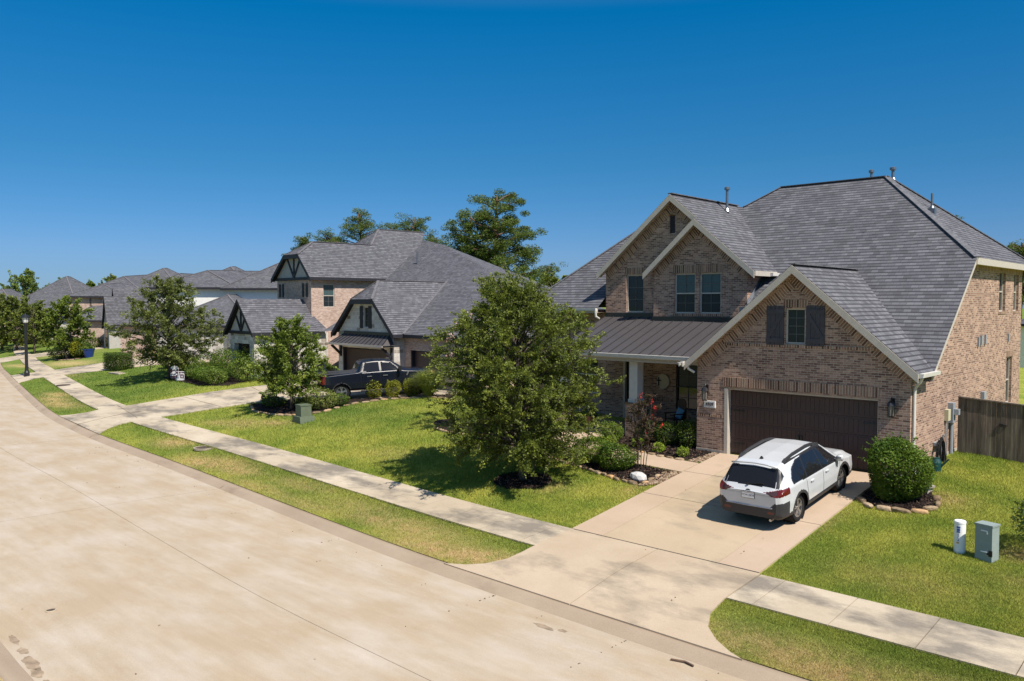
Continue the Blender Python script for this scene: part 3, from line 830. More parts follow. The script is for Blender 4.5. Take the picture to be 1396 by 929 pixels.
window(house, (-22.8, -21.5, 2.6, 4.2), fY(28.6), ('glass', 'glass'), 2, (2, 2))
for h in WINS_SIDE:
    window(house, h, fX(G1), ('glass', 'glass_screen'), 1, (1, 1), d0=0.09)
v_ = MB()
for k in range(9):
    z = vent[2] + .03 + k * .088
    v_.face([(vent[0], 28.35 + .03, z), (vent[1], 28.35 + .03, z), (vent[1], 28.35 + .10, z + .09), (vent[0], 28.35 + .10, z + .09)])
v_.box(vent[0], vent[1], 28.47, 28.48, vent[2], vent[3])
v_.build('gable_vent', M['shutter'], house)
# board shutters with braces
for x0, sgn in ((-11.83, 1), (-10.55, -1)):
    s_ = MB(); x1 = x0 + .58
    for k in range(4):
        s_.box(x0 + k * .145 + .004, x0 + (k + 1) * .145 - .004, GY - .04, GY - .012, 5.2, 6.42)
    s_.box(x0, x1, GY - .062, GY - .04, 5.28, 5.42); s_.box(x0, x1, GY - .062, GY - .04, 6.18, 6.32)
    a, b = ((x0 + .05, 5.42), (x1 - .05, 6.18)) if sgn > 0 else ((x1 - .05, 5.42), (x0 + .05, 6.18))
    s_.bar((a[0], GY - .051, a[1]), (b[0], GY - .051, b[1]), .02, .12, up=(1, 0, 0.3) if sgn > 0 else (1, 0, -0.3))
    s_.build('shutter', M['shutter'], house)
# garage door -------------------------------------------------------
gd = MB()
gy = GY + .2
for k in range(4):
    z0 = 1.53 + k * .535
    gd.box(DL + .11, DR, gy, gy + .05, z0, z0 + .527)
    for c in range(8):
        x0 = DL + .16 + c * .593
        for j in range(4):
            gd.box(x0 + j * .137, x0 + j * .137 + .128, gy - .012, gy, z0 + .06, z0 + .47)
gdo = gd.build('garage_door', M['garage_door'], house)
for z in (1.9, 2.98):
    for x0, x1 in ((DL + .13, DL + .60), (DR - .49, DR - .02)):
        hd = MB(); hd.prism([(x0, z - .025), (x1, z - .02), (x1 + (0.03 if x0 < -11 else 0), z), (x1, z + .02), (x0, z + .025)], 'y', gy - .03, gy - .014); hd.build('hinge_strap', M['dark_metal'], gdo)
hh = MB(); hh.box(-10.88, -10.80, gy - .05, gy - .014, 2.05, 2.38); hh.box(-10.76, -10.70, gy - .05, gy - .014, 2.05, 2.38)
hh.build('door_handle', M['dark_metal'], gdo)
gt = MB(); gt.box(DL - .01, DL + .11, GY - .012, gy + .06, 1.5, DT - .002); gt.box(DL + .11, DR, GY + .06, gy + .06, DT - .05, DT - .002); gt.box(DR - .02, DR - .002, GY + .02, gy, 1.5, DT - .07)
gt.build('garage_door_frame', M['trim'], house)

# roofs -------------------------------------------------------------
RZ = lambda Y: 4.72 + .805 * (Y - 25.84)
rf = MB()
A, B_ = (-11.55, 34.32, 11.55), (-15.94, 34.32, 11.55)
fp = lambda x, y: (x, y, RZ(y))
rf.face([fp(-7.18, 25.45), (-7.18, 29.92, RZ(29.92)), A, B_, fp(-17.16, 33.28), fp(-21.3, 33.28), fp(-25.3, 27.8), fp(-20.95, 27.8), fp(-20.95, 28.6), fp(-14.3, 28.6), fp(-14.3, 25.45)])
zr = RZ(29.92)
rf.face([(-7.18, 29.92, zr), (-7.18, 38.72, zr), A])
rf.face([A, (-7.18, 38.72, zr), (-20.3, 38.72, zr), B_])
rf.face([B_, (-20.3, 38.72, zr), (-21.3, 35.4, RZ(33.28)), (-17.16, 35.4, RZ(33.28)), fp(-17.16, 33.28)])
rf.face([fp(-17.16, 33.28), (-17.16, 35.4, RZ(33.28)), (-21.3, 35.4, RZ(33.28)), fp(-21.3, 33.28)])
rf.face([fp(-21.3, 33.28), (-21.3, 35.4, RZ(33.28)), (-25.3, 38.72, RZ(27.8)), fp(-25.3, 27.8)])
rf.face([(-21.3, 35.4, RZ(33.28)), (-20.3, 38.72, zr), (-25.3, 38.72, RZ(27.8))])
rf.build('roof', M['shingle'], house)
M['seam_metal'] = plain('seam_metal', (0.042, 0.038, 0.039), 0.5, 0.4, 0.2, var=.05)
def gable_roof(parent, ax, az, xl, xr, sl_l, sl_r, y0, y1, mat='shingle', name='roof', notch=None, yr=None):
    m_ = MB()
    zl, zr_ = az - (ax - xl) * sl_l, az - (xr - ax) * sl_r
    if notch:
        nx, ny = notch
        nz = az - (nx - ax) * sl_r
        m_.face([(ax, y0, az), (nx, y0, nz), (nx, ny, nz), (xr, ny, zr_), (xr, yr or y1, zr_), (ax, y1, az)])
    else:
        m_.face([(ax, y0, az), (xr, y0, zr_), (xr, yr or y1, zr_), (ax, y1, az)])
    m_.face([(ax, y0, az), (ax, y1, az), (xl, y1, zl), (xl, y0, zl)])
    return m_.build(name, M[mat], parent)
gable_roof(house, -10.9, 7.69, -14.62, -7.22, .85, .85, 24.28, 29.6, yr=25.75)
gable_roof(house, -17.6, 10.80, -21.16, -13.83, .848, .826, 28.03, 33.7, notch=(-16.32, 27.68), yr=29.65)
l2 = MB(); l2.face([(-16.32, 27.68, 9.743), (-16.32, 28.34, 9.743), (-18.6, 28.34, 7.73), (-18.6, 27.68, 7.73)]); l2.build('roof', M['shingle'], house)
# ridge and hip caps
rc = None
def cap(pts, mb, wd=.22):
    for a, b in zip(pts[:-1], pts[1:]):
        mb = MB(); mb.bar(Vector(a) + Vector((0, 0, .012)), Vector(b) + Vector((0, 0, .004)), wd, .03); mb.build('ridge_cap', M['ridge'], house)
M['ridge'] = plain('ridge_shingle', (0.115, 0.115, 0.128), 0.9, 0.2, var=0.35, scale=9)
cap([(-10.9, 24.28, 7.70), (-10.9, 29.5, 7.70)], rc); cap([(-17.6, 28.05, 10.81), (-17.6, 33.5, 10.81)], rc)
cap([A, B_], rc); cap([(-7.18, 29.92, zr), A], rc); cap([B_, fp(-17.16, 33.28)], rc)
cap([fp(-21.3, 33.28), fp(-25.3, 27.8)], rc); cap([A, (-7.18, 38.72, zr)], rc)
# rake boards, soffits, fascias, gutters
def rake(mb, a, b, Y, hgt=.2, th=.04, drop=.02):
    a, b = Vector((a[0], Y, a[1] - drop)), Vector((b[0], Y, b[1] - drop))
    dn = Vector((0, 0, -hgt * 1.25))
    mb_pts = [a, b, b + dn, a + dn]
    i = len(mb.v)
    for off in (0, th):
        for p in mb_pts: mb.pt(p + Vector((0, off, 0)))
    for q in ((0, 1, 2, 3), (7, 6, 5, 4), (0, 4, 5, 1), (1, 5, 6, 2), (2, 6, 7, 3), (3, 7, 4, 0)):
        mb.f.append([i + k for k in q]); mb.m.append(0)
rk, sf = MB(), MB()
def rake_set(ax, az, xl, xr, sll, slr, Y, depth, lo=True, hi=True):
    zl, zr2 = az - (ax - xl) * sll, az - (xr - ax) * slr
    if lo: rake(rk, (ax, az), (xl, zl), Y)
    if hi: rake(rk, (ax, az), (xr, zr2), Y)
    for ok, x, z in ((lo, xl, zl), (hi, xr, zr2)):
        if ok: sf.face([(ax, Y + .04, az - .17), (x, Y + .04, z - .17), (x, Y + depth, z - .17), (ax, Y + depth, az - .17)])
rake_set(-10.9, 7.69, -14.62, -7.22, .85, .85, 24.26, .36)
rake_set(-17.6, 10.80, -21.16, -16.3, .848, .826, 28.01, .36)
rake_set(-16.32, 9.745, -18.6, -13.83, .885, .826, 27.66, .36)
# rake on the side wall of the main roof, side eave
p0, p1 = Vector((-7.2, 25.55, RZ(25.55) - .02)), Vector((-7.2, 29.92, zr - .02))
i = len(rk.v)
for off in (0, -.05):
    for p in (p0, p1, p1 + Vector((0, 0, -.2)), p0 + Vector((0, 0, -.2))): rk.pt(p + Vector((off, 0, 0)))
for q in ((0, 1, 2, 3), (7, 6, 5, 4), (0, 4, 5, 1), (1, 5, 6, 2), (2, 6, 7, 3), (3, 7, 4, 0)):
    rk.f.append([i + k for k in q]); rk.m.append(0)
rk.box(-7.22, -7.17, 29.9, 38.74, zr - .23, zr - .01)
sf.face([(-7.22, 29.9, zr - .2), (-7.22, 38.7, zr - .2), (-7.52, 38.7, zr - .2), (-7.52, 29.9, zr - .2)])
sf.face([(-7.25, 25.5, RZ(25.5) - .2), (-7.25, 29.9, zr - .2), (-7.52, 29.9, zr - .2), (-7.52, 25.5, RZ(25.5) - .2)])
rk.box(-25.3, -20.95, 27.8, 27.85, RZ(27.8) - .2, RZ(27.8) - .02)
sf.face([(-25.3, 27.85, RZ(27.8) - .18), (-20.95, 27.85, RZ(27.8) - .18), (-20.95, 28.6, RZ(27.8) - .18), (-25.3, 28.6, RZ(27.8) - .18)])
rk.box(-13.86, -13.80, 27.72, 29.6, 7.50, 7.68)
rk.build('rake_board', M['trim'], house)
sf.build('soffit', M['soffit'], house)
gu = MB(); gu.prism([(-7.22, 4.42), (-7.10, 4.44), (-7.08, 4.55), (-7.22, 4.55)], 'y', 24.3, 25.9); gu.build('gutter', M['white_trim'], house)
gu = MB(); gu.prism([(27.8, 6.16), (27.68, 6.2), (27.67, 6.3), (27.8, 6.3)], 'x', -25.3, -20.95); gu.build('gutter', M['white_trim'], house)
gu = MB(); gu.prism([(-13.80, 7.5), (-13.69, 7.52), (-13.68, 7.64), (-13.80, 7.64)], 'y', 28.9, 29.7)
gu.build('gutter', M['white_trim'], house)
dp = MB()
dp.tube([(-7.16, 24.42, 4.42), (-7.22, 24.46, 4.3), (-7.42, 24.72, 4.12), (-7.44, 24.74, 3.95), (-7.44, 24.74, 1.75), (-7.36, 24.7, 1.62)], .042, 8); dp.build('downpipe', M['white_trim'], house); dp = MB()
dp.tube([(-20.98, 27.72, 6.18), (-20.98, 27.76, 5.95), (-21.0, 28.0, 5.86)], .05, 8); dp.build('downpipe', M['white_trim'], house); dp = MB()
dp.tube([(-14.55, 24.32, 4.45), (-14.5, 24.36, 4.3), (-14.36, 24.5, 4.18)], .04, 8)
dp.build('downpipe', M['white_trim'], house)
# flashing
fl = MB()
fl.face([(-14.235, 27.98, RZ(27.98) + .03), (-14.235, 29.6, RZ(29.6) + .03), (-14.235, 29.6, RZ(29.6) + .16), (-14.235, 27.98, RZ(27.98) + .16)])
fl.face([(-14.235, 27.98, RZ(27.98) + .02), (-14.235, 29.6, RZ(29.6) + .02), (-14.10, 29.6, RZ(29.6) + .02), (-14.10, 27.98, RZ(27.98) + .02)])
fl.box(-14.3, -14.0, 27.5, 27.9, RZ(27.7) - .05, RZ(27.7) + .16)
fl.build('flashing', M['flashing'], house)
M['porch_slab'] = plain('tan_porch_slab', (0.27, 0.20, 0.145), 0.9, 0.2, var=0.15)
# porch -------------------------------------------------------------
pz = lambda Y: 4.66 + .375 * (Y - 24.88)
pr = MB()
pr.face([(-20.9, 24.88, pz(24.88)), (-13.2, 24.88, pz(24.88)), (-13.2, 28.0, pz(28.0)), (-18.29, 28.0, pz(28.0)), (-18.29, 28.34, pz(28.34)), (-20.9, 28.34, pz(28.34))])
pr.face([(-20.9, 24.88, pz(24.88) - .03), (-13.2, 24.88, pz(24.88) - .03), (-13.2, 24.88, pz(24.88)), (-20.9, 24.88, pz(24.88))])
pro = pr.build('porch_roof', M['porch_metal'], house)
sm = MB()
x = -20.88
while x < -13.4:
    ye = 28.3 if x < -18.3 else 27.97
    sm.bar((x, 24.87, pz(24.87) + .014), (x, ye, pz(ye) + .012), .026, .034)
    x += .445
sm.build('standing_seam', M['seam_metal'], pro)
fb = MB()
fb.box(-20.9, -18.30, 28.28, 28.345, pz(28.3) - .05, pz(28.3) + .17); fb.box(-18.31, -14.2, 27.93, 27.995, pz(27.96) - .05, pz(27.96) + .17)
fb.build('wall_flashing', M['dark_metal'], pro)
pg = MB()
pg.prism([(24.88, 4.5), (24.75, 4.53), (24.73, 4.655), (24.88, 4.655)], 'x', -20.9, -14.35)
pg.build('gutter', M['white_trim'], house)
pf = MB(); pf.box(-20.88, -14.3, 24.9, 25.05, 4.38, 4.6); pf.build('porch_beam', M['trim'], house)
ps = MB(); ps.face([(-20.88, 25.05, 4.42), (-14.3, 25.05, 4.42), (-14.3, 28.0, 4.42), (-20.88, 28.0, 4.42)]); ps.build('porch_ceiling', M['soffit'], house)
fl2 = MB(); fl2.box(-20.9, -14.3, 25.3, 28.36, 1.3, 1.68); fl2.build('porch_floor', M['porch_slab'], house)
for x0 in (-17.44, -20.75):
    pc = MB(); pc.box(x0, x0 + .36, 25.12, 25.48, 2.98, 4.4); pc.box(x0 - .03, x0 + .39, 25.09, 25.51, 2.86, 2.98)
    pc.build('porch_column', M['white_trim'], house)
    pb = MB(); pb.box(x0 - .1, x0 + .46, 25.02, 25.58, 1.4, 2.8)
    pr_o = pb.build('column_pier', M['brick'], house)
    pb = MB(); pb.box(x0 - .13, x0 + .49, 24.99, 25.61, 2.8, 2.858)
    pb.build('pier_cap', M['edge_stone'], pr_o)
dr = MB(); dr.box(PD[0] + .1, PD[1] - .1, 28.47, 28.52, 1.7, PD[3] - .1)
dro = dr.build('front_door', M['door_dark'], house)
dk = MB(); dk.lathe([(.0, 0), (.035, .01), (.035, .05), (0, .06)], (PD[1] - .2, 28.43, 2.7), 10); dk.build('door_knob', M['chrome'], dro)
df = MB(); df.box(PD[0], PD[0] + .1, 28.34, 28.53, 1.7, PD[3]); df.box(PD[1] - .1, PD[1], 28.34, 28.53, 1.7, PD[3]); df.box(PD[0] + .1, PD[1] - .1, 28.34, 28.53, PD[3] - .1, PD[3])
df.build('door_frame', M['trim'], house)
# roof pipes
for i, (x, y, hgt, r, capd) in enumerate(((-17.05, 31.6, .95, .055, 1), (-12.2, 34.5, .42, .05, 1), (-11.5, 34.9, .5, .06, 1), (-9.7, 33.8, .62, .045, 0))):
    zb = RZ(y) if i != 0 else 10.80 - (x + 17.6) * .826
    if i in (1, 2): zb = 11.4
    if i == 3: zb = zr + (-7.18 - x) * .81
    q = MB(); q.tube([(x, y, zb - .1), (x, y, zb + hgt)], r, 10); q.lathe([(r * 2.6, -.02), (r * 1.3, .12)], (x, y, zb + .03), 12)
    if capd: q.lathe([(r * 1.1, -.06), (r * 2.1, -.03), (r * 2.1, .06), (r * .6, .1)], (x, y, zb + hgt), 12)
    q.build('vent_pipe', M['flashing'], house)
q = MB(); q.box(-9.62, -9.38, 33.0, 33.25, zr + 1.75, zr + 2.02); q.build('roof_vent', M['flashing'], house)
# lanterns, number plate, floodlight, boxes on the side wall
M['lamp_glass'] = plain('lantern_glass', (0.15, 0.14, 0.125), 0.15, 0.6, var=0.05)
M['bulb'] = plain('white_bulb', (0.75, 0.75, 0.75), 0.3, 0.4, var=0.02)
for x in (-13.92, -7.97):
    q = MB(); z = 3.55
    q.box(x - .05, x + .05, GY - .02, GY, z - .05, z + .24)
    q.tube([(x, GY - .02, z + .18), (x, GY - .12, z + .26), (x, GY - .17, z + .2)], .022, 6)
    q.lathe([(.13, -.02), (.09, .07), (.02, .12)], (x, GY - .17, z + .06), 8)
    q.lathe([(.09, -.02), (.1, 0)], (x, GY - .17, z - .27), 8)
    for a in range(4):
        q.bar((x + .085 * math.cos(a * 1.571 + .78), GY - .17 + .085 * math.sin(a * 1.571 + .78), z - .27), (x + .1 * math.cos(a * 1.571 + .78), GY - .17 + .1 * math.sin(a * 1.571 + .78), z + .05), .014, .014)
    l = q.build('wall_lantern', M['dark_metal'], house)
    q = MB(); q.lathe([(.072, -.25), (.088, .03)], (x, GY - .17, z), 8); q.build('lantern_glass', M['lamp_glass'], l)
pl_ = MB(); pl_.box(-14.02, -13.60, GY - .035, GY - .001, 3.02, 3.25)
plo = pl_.build('house_number_plaque', M['white'], house)
pl2 = MB(); pl2.box(-13.995, -13.625, GY - .04, GY - .035, 3.045, 3.225); pl2.build('plaque_face', plain('grey_stone_face', (0.5, 0.48, 0.46), 0.8, 0.2, var=.08), plo)
def text_mesh(name, body, size, mat, parent, loc, rot, ext=0.004):
    cu = bpy.data.curves.new(name, 'FONT')
    cu.body = body; cu.size = size; cu.extrude = ext; cu.align_x = 'CENTER'; cu.align_y = 'CENTER'
    tmp = bpy.data.objects.new(name, cu); COL.objects.link(tmp)
    dg = bpy.context.evaluated_depsgraph_get()
    me = bpy.data.meshes.new_from_object(tmp.evaluated_get(dg))
    bpy.data.objects.remove(tmp)
    me.materials.clear(); me.materials.append(mat)
    me.transform(Matrix.Translation(Vector(loc) - Vector(ORG.get(parent.name, (0, 0, 0)))) @ rot.to_4x4())
    return link(name, me, parent)
RY = Matrix.Rotation(R(90), 3, 'X')
text_mesh('house_number', '4909', .15, M['dark_metal'], plo, (-13.81, GY - .043, 3.135), RY)
fl3 = MB(); fl3.box(-14.72, -14.6, 24.2, 24.3, 4.42, 4.55); fl3.lathe([(.03, 0), (.07, .13)], (-14.76, 24.2, 4.38), 10); fl3.lathe([(.03, 0), (.07, .13)], (-14.6, 24.14, 4.38), 10)
fl3.build('floodlight', M['white_trim'], house)
M['meter'] = plain('grey_electric_box', (0.26, 0.28, 0.31), 0.45, 0.4, var=0.06)
M['beigebox'] = plain('beige_phone_box', (0.48, 0.44, 0.30), 0.6, 0.3, var=0.06)
q = MB(); q.box(G1, G1 + .16, 28.2, 28.5, 2.75, 3.38); q.bar((G1 + .08, 28.35, 3.1), (G1 + .3, 28.35, 3.1), .18, .18)
mo = q.build('electric_meter', M['meter'], house)
q = MB(); q.tube([(G1 + .07, 28.42, 2.76), (G1 + .07, 28.42, 1.5)], .055, 8); q.build('conduit', M['meter'], mo)
q = MB(); q.box(G1, G1 + .12, 27.85, 28.1, 2.85, 3.2); q.box(G1, G1 + .14, 28.52, 28.64, 3.0, 3.2); bo = q.build('phone_box', M['beigebox'], house)
q = MB(); q.tube([(G1 + .04, 27.9, 2.86), (G1 + .04, 27.9, 1.6)], .02, 6); q.tube([(G1 + .03, 28.12, 2.9), (G1 + .03, 28.12, 1.6)], .012, 6); q.build('conduit', M['meter'], bo)
q = MB(); q.box(G1, G1 + .12, 32.1, 32.4, 3.05, 3.42); q.build('disconnect_box', M['meter'], house)
for y, z in ((31.5, 5.18), (31.85, 5.23), (32.4, 5.25), (35.8, 5.2)):
    q = MB(); q.box(G1, G1 + .06, y, y + .12, z - .16, z + .16); q.build('dryer_vent', M['meter'], house)
# ------------------------------------------------------------------ vehicles
def paint(name, col, rough=0.25, spec=0.5, coat=0.6):
    m, nt, b = new_mat(name, rough, spec, col)
    b.inputs['Coat Weight'].default_value = coat
    b.inputs['Coat Roughness'].default_value = 0.05
    g = nd(nt, 'NewGeometry')
    n = noise(nt, g.outputs['Position'], 3, 3)
    nt.links.new(ramp(nt, n, [(0.3, tuple(c * .94 for c in col)), (0.7, col)]), b.inputs['Base Color'])
    return m
M['white_car'] = paint('pearl_white_paint', (0.52, 0.53, 0.54))
M['navy_car'] = paint('dark_navy_paint', (0.005, 0.007, 0.014), 0.25, 0.3, 0.25)
M['red_lens'] = plain('red_lens', (0.10, 0.008, 0.007), 0.15, 0.6, var=.1)
M['smoke_lens'] = plain('smoked_lens', (0.045, 0.022, 0.022), 0.12, 0.6, var=.1)
M['amber_lens'] = plain('amber_lens', (0.55, 0.28, 0.12), 0.15, 0.6, var=.1)
M['clear_lens'] = plain('clear_lens', (0.5, 0.5, 0.5), 0.12, 0.6, var=.1)
M['tyre'] = plain('tyre_rubber', (0.016, 0.016, 0.017), 0.85, 0.2, var=.3)
M['rim_dark'] = plain('gunmetal_rim', (0.06, 0.06, 0.065), 0.35, 0.5, 0.6, var=.1)

def in_poly(poly, a, b):
    return inside(poly, a, b)

def car_shell(T, step, secn):
    """T: tables over y. returns vertex grid (ny, ns, 3) for the right half and index bands"""
    y0, y1 = T['W'][0][0], T['W'][-1][0]
    ys = np.arange(y0, y1 + step * .5, step); ys[-1] = y1
    ker = np.ones(5) / 5
    def tab(k):
        p = np.array(T[k]); v = np.interp(ys, p[:, 0], p[:, 1])
        vp = np.pad(v, 2, mode='edge'); return np.convolve(vp, ker, 'valid')
    W, zt, zb, bl, wr, zm = (tab(k) for k in ('W', 'top', 'bot', 'belt', 'Wr', 'mid'))
    bl = np.minimum(bl, zt - .06)
    zm = np.minimum(zm, bl - .08)
    P = [np.stack([x, z], -1) for x, z in ((W * 0, zb), (W * .86, zb), (W * .975, zb + .10), (W, zm), (W * .985, bl), (wr, zt - .075), (wr * .86, zt - .018), (W * 0, zt))]
    segs = []
    for k in range(7):
        n = secn[k]
        t = np.arange(n)[:, None, None] / n
        segs.append(P[k][None] * (1 - t) + P[k + 1][None] * t)
    sec = np.concatenate(segs + [P[7][None]]).transpose(1, 0, 2)       # ny, ns, 2
    for _ in range(3):
        s2 = sec.copy(); s2[:, 1:-1] = (sec[:, :-2] + 2 * sec[:, 1:-1] + sec[:, 2:]) / 4; sec = s2
    return ys, sec, np.cumsum([0] + list(secn))

def car(name, label, T, step, secn, wheels, wr_, arch, classify, mats, extra, group=None):
    root = thing(name, label, T['cat'], (0, 0, 0), group)
    ys, sec, idx = car_shell(T, step, secn)
    ny, ns = sec.shape[:2]
    X = np.concatenate([sec[:, :, 0], -sec[:, -2:0:-1, 0]], 1); Zc = np.concatenate([sec[:, :, 1], sec[:, -2:0:-1, 1]], 1)
    nr = X.shape[1]
    V = np.stack([X, np.repeat(ys[:, None], nr, 1), Zc], -1).reshape(-1, 3)
    band = np.concatenate([np.arange(ns), np.arange(ns - 2, 0, -1)])
    i = np.arange(ny - 1)[:, None] * nr; j = np.arange(nr)[None, :]; jn = (j + 1) % nr
    F = np.stack([i + j, i + jn, i + nr + jn, i + nr + j], -1).reshape(-1, 4)
    fb = np.repeat(np.minimum(band[j], band[jn]), ny - 1, 0).reshape(-1)
    # end caps meshed finely so that lamps and plates can be told apart on them
    capV, capF = [], []
    base = len(V)
    for (row, flip) in ((0, False), (ny - 1, True)):
        nc = 60
        left = sec[row]
        t = np.linspace(-1, 1, nc)
        g = np.stack([left[:, None, 0] * t[None, :], np.full((ns, nc), ys[row]), np.repeat(left[:, None, 1], nc, 1)], -1).reshape(-1, 3)
        ii_ = (np.arange(ns - 1)[:, None] * nc + np.arange(nc - 1)[None, :]).ravel()
        q = np.stack([ii_, ii_ + 1, ii_ + 1 + nc, ii_ + nc], -1) + base
        if flip: q = q[:, ::-1]
        capV.append(g); capF.append(q); base += len(g)
    V = np.concatenate([V] + capV)
    capn = sum(len(q) for q in capF)
    F = np.concatenate([F] + capF); fb = np.concatenate([fb, np.full(capn, -1)])
    Cn = V[F].mean(1)
    e1, e2 = V[F[:, 2]] - V[F[:, 0]], V[F[:, 3]] - V[F[:, 1]]
    Nm = np.cross(e1, e2); Nm /= np.linalg.norm(Nm, axis=1)[:, None] + 1e-9
    cls = classify(Cn, Nm, fb, idx)
    hole = np.zeros(len(F), bool)
    for (wx, wy) in wheels:
        r = np.hypot(Cn[:, 1] - wy, Cn[:, 2] - wr_)
        s_ = np.sign(wx) * Cn[:, 0] > .45
        cls = np.where(s_ & (r < arch) & (Cn[:, 2] < 2 * wr_ + .2), 'cladding', cls)
        hole |= s_ & (r < wr_ + .045)
    cls = np.where(hole, 'none', cls)
    for c in np.unique(cls):
        if c == 'none': continue
        nm, mt = mats[c]
        f = F[cls == c]
        u, inv = np.unique(f, return_inverse=True)
        v = V[u].copy()
        link(nm, np_mesh(nm, v, inv.reshape(f.shape), M[mt], None, True), root)
    for (wx, wy) in wheels:
        s_ = 1 if wx > 0 else -1
        q = MB()
        # dark wheel well
        n = 20
        for k in range(n):
            a0, a1 = 2 * math.pi * k / n, 2 * math.pi * (k + 1) / n
            rr = wr_ + .05
            q.face([(wx + s_ * .04, wy + rr * math.cos(a0), wr_ + rr * math.sin(a0)), (wx + s_ * .04, wy + rr * math.cos(a1), wr_ + rr * math.sin(a1)), (wx - s_ * .25, wy + rr * math.cos(a1), wr_ + rr * math.sin(a1)), (wx - s_ * .25, wy + rr * math.cos(a0), wr_ + rr * math.sin(a0))])
        q.face([(wx - s_ * .25, wy + (wr_ + .05) * math.cos(2 * math.pi * k / n), wr_ + (wr_ + .05) * math.sin(2 * math.pi * k / n)) for k in range(n)])
        q.build('wheel_well', M['black'], root)
        wf = lambda r, a, d: (wx + s_ * d, wy + r * math.cos(a), wr_ + r * math.sin(a))
        def lathe_x(prof_, mb, n=28):
            i0 = len(mb.v)
            for (r, d) in prof_:
                for k in range(n): mb.pt(wf(r, 2 * math.pi * k / n, d))
            for p in range(len(prof_) - 1):
                for k in range(n):
                    mb.f.append([i0 + p * n + k, i0 + p * n + (k + 1) % n, i0 + (p + 1) * n + (k + 1) % n, i0 + (p + 1) * n + k]); mb.m.append(0)
        q = MB()
        lathe_x([(wr_ * .64, -.20), (wr_ * .95, -.20), (wr_, -.17), (wr_, .0), (wr_ * .955, .03), (wr_ * .70, .032), (wr_ * .655, .015), (wr_ * .64, -.20)], q)
        wheel = q.build('wheel', M['tyre'], root, smooth=True)
        q = MB()
        lathe_x([(wr_ * .66, .02), (wr_ * .60, .018), (wr_ * .58, -.12)], q)
        for k in range(5):
            for da in (-.16, .16):
                a = k * 2 * math.pi / 5 + .3
                q.bar(wf(wr_ * .12, a + da * .6, .006), wf(wr_ * .61, a + da, .012), .02, wr_ * .10, up=Vector(wf(1, a + math.pi / 2, 0)) - Vector(wf(0, 0, 0)))
        lathe_x([(wr_ * .17, .0), (wr_ * .15, .025), (.001, .03)], q, 12)
        q.build('rim', M[T.get('rim', 'chrome')], wheel)
        q = MB(); lathe_x([(wr_ * .58, -.06), (.001, -.06)], q, 16); q.build('brake_disc', M['rim_dark'], wheel)
    extra(root, ys, sec, idx)
    return root

def side_x(ys, sec, y, z):
    k = int(np.argmin(abs(ys - y))); s = sec[k]
    m = np.argmax(s[:, 0]); 
    up = s[m:] if z > s[m, 1] else s[:m + 1][::-1]
    o = np.argsort(up[:, 1])
    return float(np.interp(z, up[o, 1], up[o, 0]))

# the white crossover ------------------------------------------------
TS = dict(cat='car', rim='chrome',
    W=[(-2.43, .70), (-2.40, .79), (-2.32, .855), (-2.15, .895), (-1.8, .918), (-1, .928), (1.2, .928), (1.8, .915), (2.1, .87), (2.3, .77), (2.4, .64), (2.44, .52)],
    top=[(-2.43, .97), (-2.39, 1.01), (-2.30, 1.10), (-2.18, 1.25), (-2.02, 1.47), (-1.93, 1.545), (-1.7, 1.585), (-1.0, 1.625), (-.2, 1.635), (.3, 1.61), (.52, 1.545), (.9, 1.335), (1.22, 1.13), (1.32, 1.085), (1.8, 1.02), (2.15, .94), (2.34, .82), (2.44, .62)],
    bot=[(-2.43, .36), (-2.3, .29), (-1.5, .23), (1.5, .22), (2.2, .24), (2.44, .34)],
    belt=[(-2.43, .93), (-2.2, 1.03), (-1.5, 1.03), (0, .985), (1.1, .955), (1.4, .93), (2.2, .80), (2.44, .5)],
    mid=[(-2.43, .66), (-1, .66), (1.3, .64), (2.44, .5)],
    Wr=[(-2.43, .69), (-2.39, .74), (-2.2, .70), (-1.9, .655), (-1, .64), (.3, .62), (.6, .64), (1.1, .70), (1.32, .76), (2.1, .70), (2.44, .45)])
WN = [[(.02, 1.03), (.98, 1.005), (.42, 1.475), (.02, 1.515)], [(-.04, 1.035), (-.04, 1.515), (-.80, 1.525), (-.93, 1.05)], [(-1.0, 1.06), (-.88, 1.50), (-1.12, 1.49), (-1.45, 1.37), (-1.66, 1.19), (-1.68, 1.10)]]
WO = [(-1.74, 1.07), (1.15, .965), (.42, 1.515), (-.2, 1.555), (-1.12, 1.53), (-1.5, 1.40), (-1.72, 1.2)]
